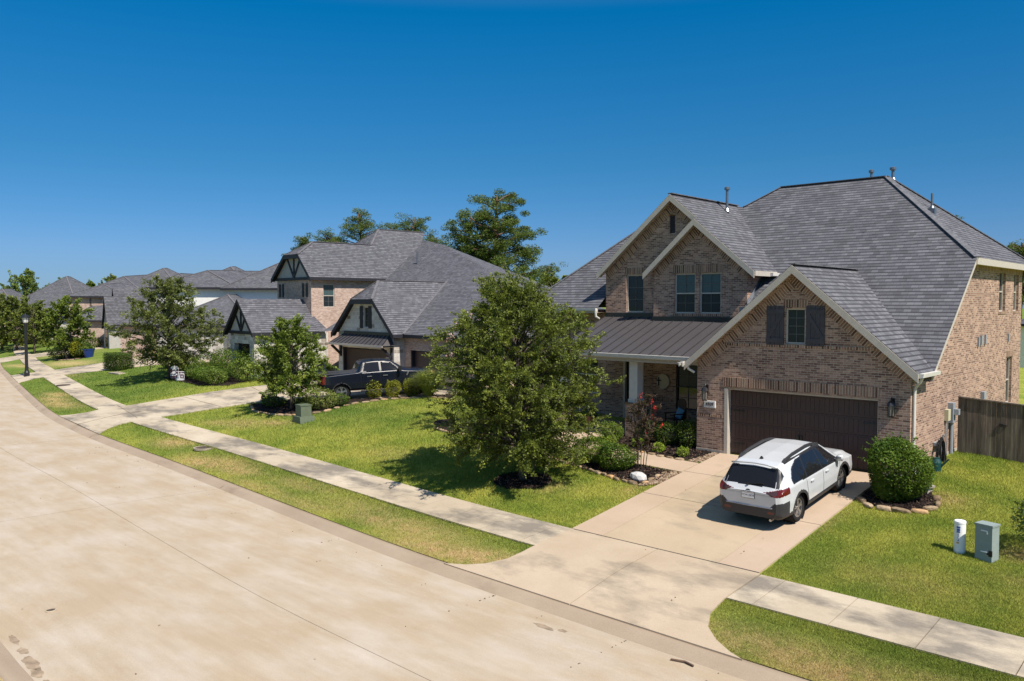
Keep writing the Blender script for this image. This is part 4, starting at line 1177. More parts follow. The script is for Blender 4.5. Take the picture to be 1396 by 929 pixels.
def cls_suv(C, N, fb, idx):
    c = np.full(len(C), 'paint', dtype='<U12')
    ax, y, z = abs(C[:, 0]), C[:, 1], C[:, 2]
    low = (z < .43)
    rear = y < -2.02
    c = np.where(low, 'cladding', c)
    bz = np.interp(ax, [0, .55, .68, .95], [.60, .60, .74, .74])
    c = np.where(rear & (z < bz) & (y < -1.98), 'cladding', c)
    c = np.where((y > 2.0) & (z < .45), 'cladding', c)
    up = fb >= idx[4]
    side = (ax > .45) & (z > .97) & (N[:, 2] < .75)
    sd_ = side & in_poly(WO, y, z) & up
    c = np.where(sd_, 'trimblack', c)
    for k, w in enumerate(WN):
        h = sd_ & in_poly(w, y, z)
        c = np.where(h & (C[:, 0] > 0), 'sideR%d' % k, np.where(h, 'sideL%d' % k, c))
    ws = (y > .50) & (y < 1.27) & (fb >= idx[5] - 2) & (ax < np.interp(y, [.5, 1.27], [.585, .70])) & (z > 1.1)
    c = np.where(ws, 'wind', c)
    rw = (y < -1.96) & (z > 1.09) & (z < 1.49) & (ax < np.interp(z, [1.09, 1.49], [.655, .60]))
    c = np.where(rw, 'rearw', c)
    c = np.where((y < -1.96) & (z > 1.07) & (z < 1.51) & ~rw & (ax < .74), np.where(ax > np.interp(z, [1.09, 1.49], [.66, .60]), 'trimblack', c), c)
    tl = in_poly([(.40, .985), (.64, 1.035), (.80, 1.07), (.97, 1.065), (.97, .925), (.80, .895), (.60, .905), (.56, .955)], ax, z) & (y < -1.97)
    c = np.where(tl & (C[:, 0] > 0), 'tailR', np.where(tl, 'tailL', c))
    ti = in_poly([(.45, .985), (.74, 1.04), (.74, .94), (.57, .935)], ax, z) & (y < -2.2)
    c = np.where(ti, 'tailin', c)
    rf_ = (y < -2.2) & (z > .455) & (z < .515) & (ax > .50) & (ax < .66)
    c = np.where(rf_, 'reflector', c)
    hl = in_poly([(1.95, .86), (2.35, .70), (2.42, .66), (2.3, .80), (2.05, .93)], y, z) & (ax > .5)
    c = np.where(hl & (C[:, 0] > 0), 'headR', np.where(hl, 'headL', c))
    return c
MS = {'paint': ('body', 'white_car'), 'cladding': ('bumper_cladding', 'blackplastic'), 'trimblack': ('window_surround', 'dark_metal'), 'wind': ('windscreen', 'car_glass'), 'rearw': ('rear_window', 'car_glass'),
      'tailR': ('tail_light', 'red_lens'), 'tailL': ('tail_light', 'red_lens'), 'tailin': ('tail_light_lens', 'smoke_lens'), 'reflector': ('reflector', 'red_lens'), 'headR': ('headlight', 'clear_lens'), 'headL': ('headlight', 'clear_lens')}
for k in range(3):
    MS['sideR%d' % k] = ('side_window', 'car_glass'); MS['sideL%d' % k] = ('side_window', 'car_glass')
def seam(q, ys, sec, y, z0, z1, s, r=.0065, dy=0):
    pts = []
    for z in np.linspace(z0, z1, 12):
        yy = y + dy * (z - z0) / (z1 - z0)
        pts.append((s * (side_x(ys, sec, yy, z) - .001), yy, z))
    q.tube(pts, r, 5)
def ex_suv(root, ys, sec, idx):
    topz = lambda x, y: float(np.interp(abs(x), *(lambda s: (s[::-1, 0], s[::-1, 1]))(sec[int(np.argmin(abs(ys - y)))][idx[5]:])))
    for s in (1, -1):
        q = MB(); x = s * .585
        pts = [(x * 1.0, -1.62, topz(x, -1.62) - .01), (x, -1.45, topz(x, -1.45) + .05), (x, -1.1, topz(x, -1.1) + .075), (x, -.3, topz(x, -.3) + .08), (x * .99, .05, topz(x, .05) + .06), (x * .97, .38, topz(x * .97, .38) - .01)]
        for a, b in zip(pts[:-1], pts[1:]): q.bar(a, b, .055, .05)
        for (ya, yb, ha) in ((-1.66, -1.38, .05), (.02, .40, .04)): q.prism([(ya, topz(x, (ya)) - .03), (yb, topz(x, yb) - .03), (yb, topz(x, yb) + ha), ((ya + yb) / 2, topz(x, (ya + yb) / 2) + ha + .02), (ya, topz(x, ya) + .015)], 'x', x - .045, x + .045)
        q.prism([(-1.5, topz(x, -1.5) - .02), (.2, topz(x, .2) - .02), (.2, topz(x, .2) + .012), (-1.5, topz(x, -1.5) + .012)], 'x', x - .05, x + .05)
        q.build('roof_rail', M['blackplastic'], root)
        m = MB(); mx = side_x(ys, sec, .92, 1.02)
        m.lathe([(.0, -.075), (.07, -.07), (.095, -.02), (.095, .05), (.06, .085), (0, .09)], (s * (mx + .14), .90, 1.07), 12)
        m.bar((s * (mx - .02), .90, 1.02), (s * (mx + .1), .90, 1.05), .06, .05)
        mo_ = m.build('wing_mirror', M['white_car'], root, smooth=True)
        g = MB(); g.box(s * (mx + .14) - .07, s * (mx + .14) + .07, .795, .805, 1.02, 1.13); g.build('mirror_glass', M['chrome'], mo_)
        for hy in (-.72, .22):
            h = MB(); hx = side_x(ys, sec, hy, .90)
            h.box(min(s * (hx - .01), s * (hx + .035)), max(s * (hx - .01), s * (hx + .035)), hy - .1, hy + .1, .885, .915); h.build('door_handle', M['white_car'], root)
        q = MB()
        seam(q, ys, sec, -.02, .42, 1.0, s); seam(q, ys, sec, 1.08, .42, .95, s); seam(q, ys, sec, -.98, .62, 1.02, s, dy=-.06)
        for ya, yb in ((-1.0, 1.1),):
            q.tube([(s * (side_x(ys, sec, y_, .41) + .0), y_, .41) for y_ in np.linspace(-.85, .85, 10)], .007, 5)
        q.build('door_seam', M['black'], root)
    yr = float(ys[0])
    q = MB(); q.box(-.165, .165, yr - .022, yr - .002, .80, .955); p = q.build('number_plate', M['white'], root)
    q = MB(); q.box(-.175, .175, yr - .018, yr - .001, .79, .965); q.build('plate_frame', M['dark_metal'], p)
    text_mesh('plate_number', 'TCW-2878', .072, plain('navy_ink', (.03, .04, .12), .6, .2, var=.02), p, (0, yr - .024, .872), RY, .001)
    q = MB(); q.box(-.16, .16, yr - .0235, yr - .0225, .932, .942); q.build('plate_band', M['red_lens'], p)
    q = MB(); i0 = [(.075 * math.cos(a), yr - .012, 1.0 + .042 * math.sin(a)) for a in np.linspace(0, 2 * math.pi, 17)[:-1]]
    yy = -2.405
    q.tube([(.06 * math.cos(a), yy - .012 , .985 + .034 * math.sin(a)) for a in np.linspace(0, 2 * math.pi, 21)], .007, 6)
    q.face([(.058 * math.cos(a), yy - .010, .985 + .032 * math.sin(a)) for a in np.linspace(0, 2 * math.pi, 17)[:-1]])
    q.build('oval_emblem', M['dark_metal'], root)
    q = MB(); q.lathe([(.05, -.03), (.045, .02), (.02, .06), (0, .065)], (0, -1.62, topz(0, -1.62)), 10); q.build('antenna_fin', M['black'], root)
    q = MB(); q.bar((-.05, -2.31, 1.12), (.34, -2.27, 1.155), .02, .025); q.lathe([(.03, 0), (.02, .04)], (-.05, -2.33, 1.10), 8); q.build('rear_wiper', M['black'], root)
    q = MB(); q.tube([(-.72, -2.33, .615), (-.6, -2.442, .612), (0, -2.452, .61), (.6, -2.442, .612), (.72, -2.33, .615)], .012, 6); q.build('bumper_trim', M['chrome'], root)
    q = MB(); q.tube([(-.62, -2.03, 1.535), (-.3, -2.0, 1.565), (0, -1.99, 1.575), (.3, -2.0, 1.565), (.62, -2.03, 1.535)], .022, 6); q.build('spoiler', M['white_car'], root, smooth=True)
    q = MB(); q.tube([(-.62, -1.9, topz(.62, -1.9)), (0, -1.9, topz(0, -1.9)), (.62, -1.9, topz(.62, -1.9))], .006, 5); q.build('tailgate_seam', M['black'], root)
    q = MB(); q.tube([(.55, -2.2, .30), (.55, -2.40, .29)], .035, 10); q.build('exhaust', M['chrome'], root)
    for a, b, t in ((-.52, .80, '2'), (.5, .80, '2')): pass
suv = car('estate_car', 'white estate car with black roof rails and dark lower cladding parked facing the garage door', TS, .017, [12, 6, 16, 18, 26, 8, 28],
          [(.80, -1.40), (-.80, -1.40), (.80, 1.345), (-.80, 1.345)], .357, .478, cls_suv, MS, ex_suv)
cx, cy0, cy1 = -9.53, 20.02, 22.76
z0, z1 = hz(cx, cy0) + .036, hz(cx, cy1) + .036
tilt = math.atan2(z1 - z0, cy1 - cy0)
def place(root, x, y, z, head, tilt):
    """y axis of the car turned 'head' degrees towards +X"""
    root.matrix_world = Matrix.Translation((x, y, z)) @ Matrix.Rotation(-R(head), 4, 'Z') @ Matrix.Rotation(tilt, 4, 'X')
place(suv, cx, (cy0 + cy1) / 2 + .03, (z0 + z1) / 2 + .003, 0, tilt)

# the dark pick-up ---------------------------------------------------
TT = dict(cat='truck', rim='chrome',
    W=[(-3.0, .90), (-2.95, .97), (-2.6, 1.0), (1.8, 1.0), (2.4, .98), (2.75, .93), (2.92, .84), (2.98, .74)],
    top=[(-3.0, 1.30), (-2.9, 1.42), (-1.16, 1.42), (-1.10, 1.46), (-.98, 1.82), (-.85, 1.92), (-.3, 1.965), (.3, 1.955), (.62, 1.90), (.95, 1.70), (1.35, 1.43), (1.45, 1.385), (2.0, 1.36), (2.6, 1.30), (2.88, 1.19), (2.98, 1.0)],
    bot=[(-3.0, .60), (-2.8, .52), (-1.5, .45), (1.5, .42), (2.6, .42), (2.98, .48)],
    belt=[(-3.0, 1.25), (-1.2, 1.35), (-.9, 1.33), (1.2, 1.29), (1.5, 1.27), (2.5, 1.18), (2.98, .9)],
    mid=[(-3.0, .85), (2.98, .80)],
    Wr=[(-3.0, .86), (-1.15, .90), (-.95, .74), (0, .72), (.6, .72), (1.1, .80), (1.45, .86), (2.5, .84), (2.98, .68)])
WT = [[(.08, 1.36), (1.08, 1.33), (.62, 1.76), (.08, 1.82)], [(.0, 1.36), (0, 1.82), (-.72, 1.83), (-.86, 1.40)]]
WTO = [(-.93, 1.36), (1.2, 1.29), (.64, 1.80), (-.2, 1.865), (-.80, 1.86)]
def cls_truck(C, N, fb, idx):
    c = np.full(len(C), 'paint', dtype='<U12')
    ax, y, z = abs(C[:, 0]), C[:, 1], C[:, 2]
    c = np.where(z < .50, 'cladding', c)
    c = np.where((y < -1.2) & (fb >= idx[5]) & (ax < .85) & (z > 1.35), 'cover', c)
    sd_ = (ax > .5) & in_poly(WTO, y, z) & (N[:, 2] < .8) & (fb >= idx[4])
    c = np.where(sd_, 'trimblack', c)
    for k, w in enumerate(WT):
        h = sd_ & in_poly(w, y, z)
        c = np.where(h & (C[:, 0] > 0), 'sideR%d' % k, np.where(h, 'sideL%d' % k, c))
    ws = (y > .62) & (y < 1.38) & (fb >= idx[5] - 1) & (ax < np.interp(y, [.6, 1.38], [.66, .80])) & (z > 1.4)
    c = np.where(ws, 'wind', c)
    c = np.where((y < -.93) & (y > -1.1) & (z > 1.48) & (z < 1.8) & (ax < .64), 'rearw', c)
    hl = (y > 2.62) & (z > .95) & (z < 1.17) & (ax > .62)
    c = np.where(hl & (C[:, 0] > 0), 'headR', np.where(hl, 'headL', c))
    tl = (y < -2.75) & (z > .9) & (z < 1.33) & (ax > .84)
    c = np.where(tl & (C[:, 0] > 0), 'tailR', np.where(tl, 'tailL', c))
    c = np.where((y > 2.9) & (z > .75) & (z < 1.12) & (ax < .62), 'grille', c)
    c = np.where((y > 2.7) & (z < .72) & (z > .5), 'bumper', c)
    return c
MT = {'paint': ('body', 'navy_car'), 'cladding': ('sill', 'blackplastic'), 'cover': ('bed_cover', 'blackplastic'), 'trimblack': ('window_surround', 'dark_metal'), 'wind': ('windscreen', 'car_glass'), 'rearw': ('rear_window', 'car_glass'),
      'headR': ('headlight', 'amber_lens'), 'headL': ('headlight', 'amber_lens'), 'tailR': ('tail_light', 'red_lens'), 'tailL': ('tail_light', 'red_lens'), 'grille': ('grille', 'chrome'), 'bumper': ('bumper', 'chrome')}
for k in range(2):
    MT['sideR%d' % k] = ('side_window', 'car_glass'); MT['sideL%d' % k] = ('side_window', 'car_glass')
def ex_truck(root, ys, sec, idx):
    for s in (1, -1):
        m = MB(); mx = side_x(ys, sec, 1.0, 1.32)
        m.box(min(s * (mx + .06), s * (mx + .28)), max(s * (mx + .06), s * (mx + .28)), .95, 1.08, 1.3, 1.58); m.bar((s * (mx - .02), 1.05, 1.34), (s * (mx + .1), 1.03, 1.38), .06, .06)
        m.build('wing_mirror', M['dark_metal'], root)
        for hy in (-.55, .28):
            hx = side_x(ys, sec, hy, 1.14); h = MB(); h.box(min(s * (hx - .01), s * (hx + .04)), max(s * (hx - .01), s * (hx + .04)), hy - .12, hy + .12, 1.12, 1.16); h.build('door_handle', M['chrome'], root)
        q = MB()
        for y_ in (.04, 1.25, -.98): seam(q, ys, sec, y_, .55, 1.30, s)
        q.build('door_seam', M['black'], root)
        q = MB(); q.tube([(s * .99, -1.0, .40), (s * 1.02, -.95, .42), (s * 1.02, 1.2, .42), (s * .99, 1.25, .40)], .055, 8); q.build('running_board', M['blackplastic'], root)
        q = MB(); q.tube([(s * (side_x(ys, sec, y_, 1.32) + .004), y_, 1.325) for y_ in np.linspace(-.9, 1.1, 12)], .012, 6); q.build('window_trim', M['rim_dark'], root)
        q = MB(); xx = side_x(ys, sec, 1.42, 1.15); q.prism([(1.36, 1.06), (1.42, 1.05), (1.52, 1.24), (1.46, 1.26)], 'x', min(s * xx, s * (xx + .02)), max(s * xx, s * (xx + .02))); q.build('wing_vent', M['chrome'], root)
    q = MB(); q.box(-.9, .9, -3.12, -2.98, .55, .72); q.build('rear_bumper', M['chrome'], root)
truck = car('pickup_truck', 'dark navy crew cab pickup truck with silver wheels parked on the second driveway', TT, .034, [8, 4, 10, 10, 12, 5, 16],
            [(.86, -1.98), (-.86, -1.98), (.86, 1.86), (-.86, 1.86)], .415, .50, cls_truck, MT, ex_truck)
_h = 27.0
tx, ty = -34.5, 26.75
dvx, dvy = math.sin(R(_h)), math.cos(R(_h))
za, zb_ = hz(tx - 1.98 * dvx, ty - 1.98 * dvy), hz(tx + 1.86 * dvx, ty + 1.86 * dvy)
place(truck, tx, ty, (za + zb_) / 2 + .04, _h, math.atan2(zb_ - za, 3.84))
# ------------------------------------------------------------------ vegetation
def leaf_mat(name, lo, hi, trans=0.3, rough=0.55, spec=0.3, var=0.6):
    m, nt, b = new_mat(name, rough, spec)
    g = nd(nt, 'NewGeometry')
    n = noise(nt, g.outputs['Position'], 1.7, 3, 0.6)
    col = mixc(nt, ramp(nt, n, [(0.35, (0, 0, 0)), (0.65, (1, 1, 1))]), lo, hi)
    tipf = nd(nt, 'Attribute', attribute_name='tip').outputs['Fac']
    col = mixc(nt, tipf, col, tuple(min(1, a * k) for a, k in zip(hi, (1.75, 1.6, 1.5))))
    col = mixc(nt, var, col, ramp(nt, g.outputs['Random Per Island'], [(0.0, (0.26, 0.27, 0.25)), (0.5, (0.5, 0.5, 0.5)), (1.0, (0.76, 0.74, 0.66))]), 'OVERLAY')
    nt.links.new(col, b.inputs['Base Color'])
    tr = nd(nt, 'BsdfTranslucent', {'Color': mixc(nt, 0.6, col, (0.25, 0.30, 0.04), 'MIX')})
    mx = nd(nt, 'MixShader', {0: trans, 1: b.outputs[0], 2: tr.outputs[0]})
    nt.links.new(mx.outputs[0], nt.nodes['Material Output'].inputs[0])
    return m
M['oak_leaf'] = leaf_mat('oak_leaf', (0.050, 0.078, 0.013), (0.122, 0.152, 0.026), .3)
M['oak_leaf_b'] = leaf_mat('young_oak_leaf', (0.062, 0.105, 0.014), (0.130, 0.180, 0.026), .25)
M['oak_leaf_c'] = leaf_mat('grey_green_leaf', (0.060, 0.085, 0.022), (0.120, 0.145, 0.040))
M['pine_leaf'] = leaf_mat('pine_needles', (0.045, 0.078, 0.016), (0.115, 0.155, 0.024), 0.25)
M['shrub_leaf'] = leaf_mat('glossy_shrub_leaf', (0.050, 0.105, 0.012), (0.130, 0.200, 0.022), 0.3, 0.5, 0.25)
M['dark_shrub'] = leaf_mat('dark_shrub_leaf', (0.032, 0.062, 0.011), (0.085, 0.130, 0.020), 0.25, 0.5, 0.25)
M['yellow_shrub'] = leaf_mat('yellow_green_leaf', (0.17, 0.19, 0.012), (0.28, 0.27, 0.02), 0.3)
M['lime_leaf'] = leaf_mat('lime_leaf', (0.15, 0.24, 0.015), (0.25, 0.34, 0.03), 0.3)
M['bronze_leaf'] = leaf_mat('bronze_leaf', (0.028, 0.016, 0.015), (0.062, 0.036, 0.028), 0.2)
M['red_flower'] = leaf_mat('red_flower', (0.55, 0.015, 0.02), (0.75, 0.05, 0.05), 0.2, var=.3)
M['pink_flower'] = leaf_mat('pink_flower', (0.60, 0.36, 0.33), (0.72, 0.50, 0.44), 0.3, var=.3)
M['straw_blade'] = leaf_mat('grey_green_blade', (0.13, 0.17, 0.035), (0.26, 0.28, 0.08), 0.3)
M['brown_twig'] = plain('brown_twig', (0.15, 0.10, 0.07), 0.9, 0.1, var=.3)

def leaves(name, C, size, mat, parent, rng, up=0.25, asp=0.55, axis=None, tip=None):
    """rhombic leaves at points C; axis (n,3) optional direction of each leaf"""
    n = len(C)
    a = rng.normal(size=(n, 3)); a[:, 2] *= 0.7
    if axis is not None: a = axis + 0.45 * a
    a /= np.linalg.norm(a, axis=1)[:, None] + 1e-9
    nr = rng.normal(size=(n, 3)); nr[:, 2] = np.abs(nr[:, 2]) + up * 2
    b = np.cross(nr, a); b /= np.linalg.norm(b, axis=1)[:, None] + 1e-9
    s = size * rng.uniform(.65, 1.3, n)[:, None]
    o0 = np.array(ORG.get(parent.name, (0, 0, 0))) if parent else np.zeros(3)
    c = C - o0
    v = np.stack([c - a * s * .5, c + b * s * asp * .5, c + a * s * .5, c - b * s * asp * .5], 1).reshape(-1, 3)
    f = np.arange(n * 4).reshape(-1, 4)
    return link(name, np_mesh(name, v, f, mat, None if tip is None else {'tip': np.repeat(tip, 4)}), parent)

def bez(p0, p1, p2, t):
    t = np.asarray(t)[:, None]
    return p0 * (1 - t) ** 2 + 2 * p1 * t * (1 - t) + p2 * t * t

def tree(name, label, base, h, prof_, nlimb=34, nleaf=20000, size=0.1, leaf='oak_leaf', bark='bark', tr=0.11, seed=1, group=None, droop=0.1, wispy=1.0, stems=1, lean=0.0, spray=7, cat='tree', clump=0.06, zmin=.18, rvar=(.62, 1.1)):
    rng = np.random.default_rng(seed)
    bx, by = base; bz = hz(bx, by) - 0.05
    t_ = thing(name, label, cat, (bx, by, bz + .05), group)
    B = np.array([bx, by, bz]); pz, pr_ = np.array(prof_).T
    Rf = lambda z: np.interp(z, pz, pr_)
    tk = MB(); pts_all, ax_all, tip_all = [], [], []
    trunk = []
    for s in range(stems):
        a = 2 * math.pi * s / max(stems, 1) + rng.uniform(0, 1)
        off = (0.0 if stems == 1 else 0.12)
        tp = []
        for k, z in enumerate(np.linspace(0, h * .9, 9)):
            sp = 0 if stems == 1 else (z / h) * Rf(h * .6) * .45
            tp.append(B + np.array([math.cos(a) * (off + sp) + rng.normal() * .02 * h / 6 * (k > 0) + lean * z, math.sin(a) * (off + sp) + rng.normal() * .02 * h / 6 * (k > 0), z]))
        tp = np.array(tp); trunk.append(tp)
        r0 = tr / math.sqrt(stems)
        tk.tube(tp, [r0 * 1.25] + list(np.linspace(r0, r0 * .12, 8)), 8)
    z_lo = pz[0]
    for k in range(nlimb):
        tp = trunk[k % stems]
        u = (k + rng.uniform(0, 1)) / nlimb
        zt = z_lo + (h * .97 - z_lo) * u                      # where the limb ends up
        zs = min(h * .86, max(.25 * z_lo + .15 * h, zt * rng.uniform(.62, .9) - 0.02 * h))
        az = k * 2.39996 + rng.uniform(-.35, .35)
        st = np.array([np.interp(zs, tp[:, 2] - bz, tp[:, i]) for i in range(3)])
        rad = Rf(zt) * rng.uniform(*rvar)
        ctr = np.array([np.interp(min(zt, h * .88), tp[:, 2] - bz, tp[:, i]) for i in range(2)])
        if stems > 1: ctr = ctr * .4 + B[:2] * .6
        en = np.array([ctr[0] + math.cos(az) * rad, ctr[1] + math.sin(az) * rad, bz + zt - droop * rad * rng.uniform(0, 1)])
        md = st * .45 + en * .55; md[2] = max(st[2], en[2]) * .5 + md[2] * .5 + .10 * rad
        q = bez(st, md, en, np.linspace(0, 1, 7))
        L = np.linalg.norm(en - st)
        tk.tube(q, list(np.linspace(tr * .33, tr * .05, 7)), 5, cap=False)
        nt_ = int(6 + 5 * L / max(.5, h / 6))
        for j in range(nt_):
            t = rng.uniform(.22, 1.0) ** .8
            p = bez(st, md, en, [t])[0]
            d0 = (en - st) / L
            d = d0 * rng.uniform(.3, 1.0) + rng.normal(size=3) * .62; d[2] += .12 - droop * .8 * rng.uniform(0, 1)
            d /= np.linalg.norm(d)
            tl = rng.uniform(.10, .26) * (h / 6.5) * (1.5 - .4 * t) * wispy * 2.1
            m_ = p + d * tl * .6 + rng.normal(size=3) * .05
            e_ = p + d * tl + np.array([0, 0, -.25 * tl * droop * 4])
            tt = rng.uniform(0, 1, spray)
            pts = bez(p, m_, e_, tt)
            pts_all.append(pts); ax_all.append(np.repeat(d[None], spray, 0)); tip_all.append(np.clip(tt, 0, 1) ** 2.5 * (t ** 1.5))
            if j % 3 == 0: tk.tube([p, m_, e_], [tr * .05, tr * .035, tr * .015], 3, cap=False)
    P_ = np.concatenate(pts_all); A_ = np.concatenate(ax_all)
    k = max(1, int(math.ceil(nleaf / len(P_))))
    C = np.repeat(P_, k, 0); A2 = np.repeat(A_, k, 0); T2 = np.repeat(np.concatenate(tip_all), k)
    C = C + rng.normal(size=C.shape) * clump * (h / 6.5) * np.array([1, 1, .8])
    sel = rng.permutation(len(C))[:nleaf]
    C, A2, T2 = C[sel], A2[sel], T2[sel]
    ok = C[:, 2] > bz + zmin
    tk.build('trunk', M[bark], t_, smooth=True, fix=False)
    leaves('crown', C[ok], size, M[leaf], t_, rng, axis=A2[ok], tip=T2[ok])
    return t_

def shrub(name, label, base, rx, ry, h, n=2600, size=.055, leaf='shrub_leaf', seed=1, group=None, box=False, cat='shrub', lump=.18, zoff=0.0, stems=True):
    rng = np.random.default_rng(seed)
    bx, by = base; bz = hz(bx, by) + zoff
    t_ = thing(name, label, cat, (bx, by, bz), group)
    if box:
        C = rng.uniform(-1, 1, (n * 3, 3)); m = np.max(np.abs(C), 1); C = C[(m > .72)][:n]
        C = C * np.array([rx, ry, h / 2]) + np.array([0, 0, h / 2]) + rng.normal(size=C.shape) * .02
    else:
        d = rng.normal(size=(n, 3)); d /= np.linalg.norm(d, axis=1)[:, None]
        k = rng.normal(size=(14, 3)); k /= np.linalg.norm(k, axis=1)[:, None]
        am = rng.uniform(-1, 1, 14)
        bump = sum(am[i] * np.exp((d @ k[i] - 1) * 9) for i in range(14))
        r = (rng.uniform(.35, 1.0, n) ** .4) * (1 + lump * bump)
        C = d * r[:, None] * np.array([rx, ry, h * .53]) + np.array([0, 0, h * .5])
        d_ax = d
    if not box:
        ns = max(4, n // 260)
        dd_ = rng.normal(size=(ns, 3)); dd_[:, 2] = np.abs(dd_[:, 2]) + .2; dd_ /= np.linalg.norm(dd_, axis=1)[:, None]
        tt_ = rng.uniform(.9, 1.17, (ns, 9, 1))
        sh_ = (dd_[:, None] * tt_ * np.array([rx, ry, h * .53]) + np.array([0, 0, h * .5]) + rng.normal(size=(ns, 9, 3)) * .012).reshape(-1, 3)
        C = np.concatenate([C, sh_])
    C = C + np.array([bx, by, bz]); C = C[C[:, 2] > bz + .01]
    q = MB(); rr = random.Random(seed)
    for i in range(7):
        a = rr.uniform(0, 6.28); q.tube([(bx + .05 * math.cos(a), by + .05 * math.sin(a), bz - .03), (bx + rx * .35 * math.cos(a), by + ry * .35 * math.sin(a), bz + h * .4), (bx + rx * .6 * math.cos(a), by + ry * .6 * math.sin(a), bz + h * .75)], [.018, .012, .005], 4)
    q.build('stem', M['brown_twig'], t_)
    leaves('foliage', C, size, M[leaf], t_, rng, up=.35, asp=.6)
    return t_

def tuft(name, label, base, r, h, n, leaf, seed, wd=.012, cat='ornamental grass', group=None):
    rng = np.random.default_rng(seed)
    bx, by = base; bz = hz(bx, by)
    t_ = thing(name, label, cat, (bx, by, bz), group)
    a = rng.uniform(0, 6.283, n); tilt = rng.uniform(0.0, 1.0, n) ** .7
    ln = h * rng.uniform(.75, 1.1, n)
    out = np.stack([np.cos(a), np.sin(a), 0 * a], -1)
    b0 = out * rng.uniform(0, .15, n)[:, None]
    p1 = b0 + out * (tilt * r * .45)[:, None] + np.array([0, 0, 1.0]) * (ln * .62)[:, None]
    p2 = b0 + out * (tilt * r)[:, None] + np.array([0, 0, 1.0]) * (ln * (1.0 - .45 * tilt ** 2))[:, None]
    sd = np.cross(out, [0, 0, 1.0]) * wd / 2
    v = np.stack([b0 - sd, b0 + sd, p1 + sd * .8, p1 - sd * .8, p2], 1)
    f1 = (np.arange(n) * 5)[:, None] + np.array([[0, 1, 2, 3]])
    f2 = (np.arange(n) * 5)[:, None] + np.array([[3, 2, 4, 4]])
    v = v.reshape(-1, 3)
    me = bpy.data.meshes.new('blades')
    me.from_pydata(v.tolist(), [], f1.tolist() + f2[:, :3].tolist()); me.materials.append(M[leaf])
    link('blades', me, t_)
    o = t_.children[0]; ORG[o.name] = (bx, by, bz)
    return t_

# big oak on the front lawn
tree('oak_tree', 'largest bushy oak with drooping olive sprays, in a mulch ring on the nearest front lawn', (-17.48, 19.37), 6.75,
     [(.75, 1.5), (1.2, 2.2), (2.0, 2.7), (3.0, 2.95), (4.0, 2.8), (5.0, 2.35), (5.9, 1.6), (6.5, .9), (6.75, .3)], 150, 150000, .075, 'oak_leaf', 'bark', .12, 11, 'lawn oaks along the street', droop=.17, wispy=1.25, spray=18, clump=.042, lean=-.09, zmin=.62, rvar=(.5, 1.1))
sk = thing('tree_stake', 'thin dark metal stake beside the trunk of the large lawn oak', 'stake', (-17.02, 19.35, hz(-17.02, 19.35)))
q = MB(); q.tube([(-17.02, 19.35, hz(-17.02, 19.35) - .1), (-17.03, 19.36, hz(-17.02, 19.35) + 1.5)], .016, 6); q.build('rod', M['dark_metal'], sk)
q = MB(); q.tube([(-17.03, 19.36, hz(-17.02, 19.35) + 1.42), (-17.45, 19.38, hz(-17.02, 19.35) + 1.46)], .012, 5); q.build('tie_strap', M['black'], sk)
tree('oak_tree', 'mid sized bright green oak in dark bed beside green utility box and pickup truck', (-35.94, 22.5), 4.75,
     [(.9, 1.3), (1.6, 2.1), (2.4, 2.45), (3.3, 2.0), (4.1, 1.2), (4.75, .3)], 64, 42000, .095, 'oak_leaf_b', 'bark', .09, 5, 'lawn oaks along the street', droop=.12)
tree('oak_tree', 'broad grey green oak beside the two yard signs on the next lawn', (-56.65, 25.74), 7.3,
     [(1.1, 2.0), (2.2, 3.3), (3.6, 3.7), (5.0, 3.3), (6.2, 2.2), (7.3, .5)], 80, 46000, .125, 'oak_leaf_c', 'bark', .13, 21, 'lawn oaks along the street', droop=.15)
tree('oak_tree', 'dark green oak with pale trunks in round bed, in line with the blue planter pot', (-90.5, 30.6), 6.4,
     [(1.3, 1.6), (2.4, 2.5), (3.6, 2.6), (5.0, 1.9), (6.4, .4)], 54, 22000, .18, 'oak_leaf_b', 'bark', .12, 22, 'lawn oaks along the street', stems=2)
tree('oak_tree', 'smaller shaded oak behind the lamp post with thin pale trunk', px_at(46, 97), 6.3,
     [(1.4, 1.6), (2.6, 2.7), (4, 2.6), (5.4, 1.8), (6.6, .4)], 46, 12000, .22, 'oak_leaf', 'bark', .12, 23, 'lawn oaks along the street')
tree('oak_tree', 'tall dense oak at the left edge of the photo beyond the lamp post', px_at(22, 106), 7.2,
     [(.8, 2.6), (2.0, 4.4), (3.8, 4.7), (5.6, 3.4), (7.2, .6)], 54, 24000, .27, 'oak_leaf', 'bark', .16, 24, 'lawn oaks along the street')
tree('oak_tree', 'farthest street oak, cut by the left edge behind another oak', px_at(2, 112), 7.6,
     [(1.0, 2.5), (2.2, 4.2), (3.8, 4.4), (5.4, 3.0), (7.0, .6)], 44, 10000, .3, 'oak_leaf_c', 'bark', .16, 25, 'lawn oaks along the street')
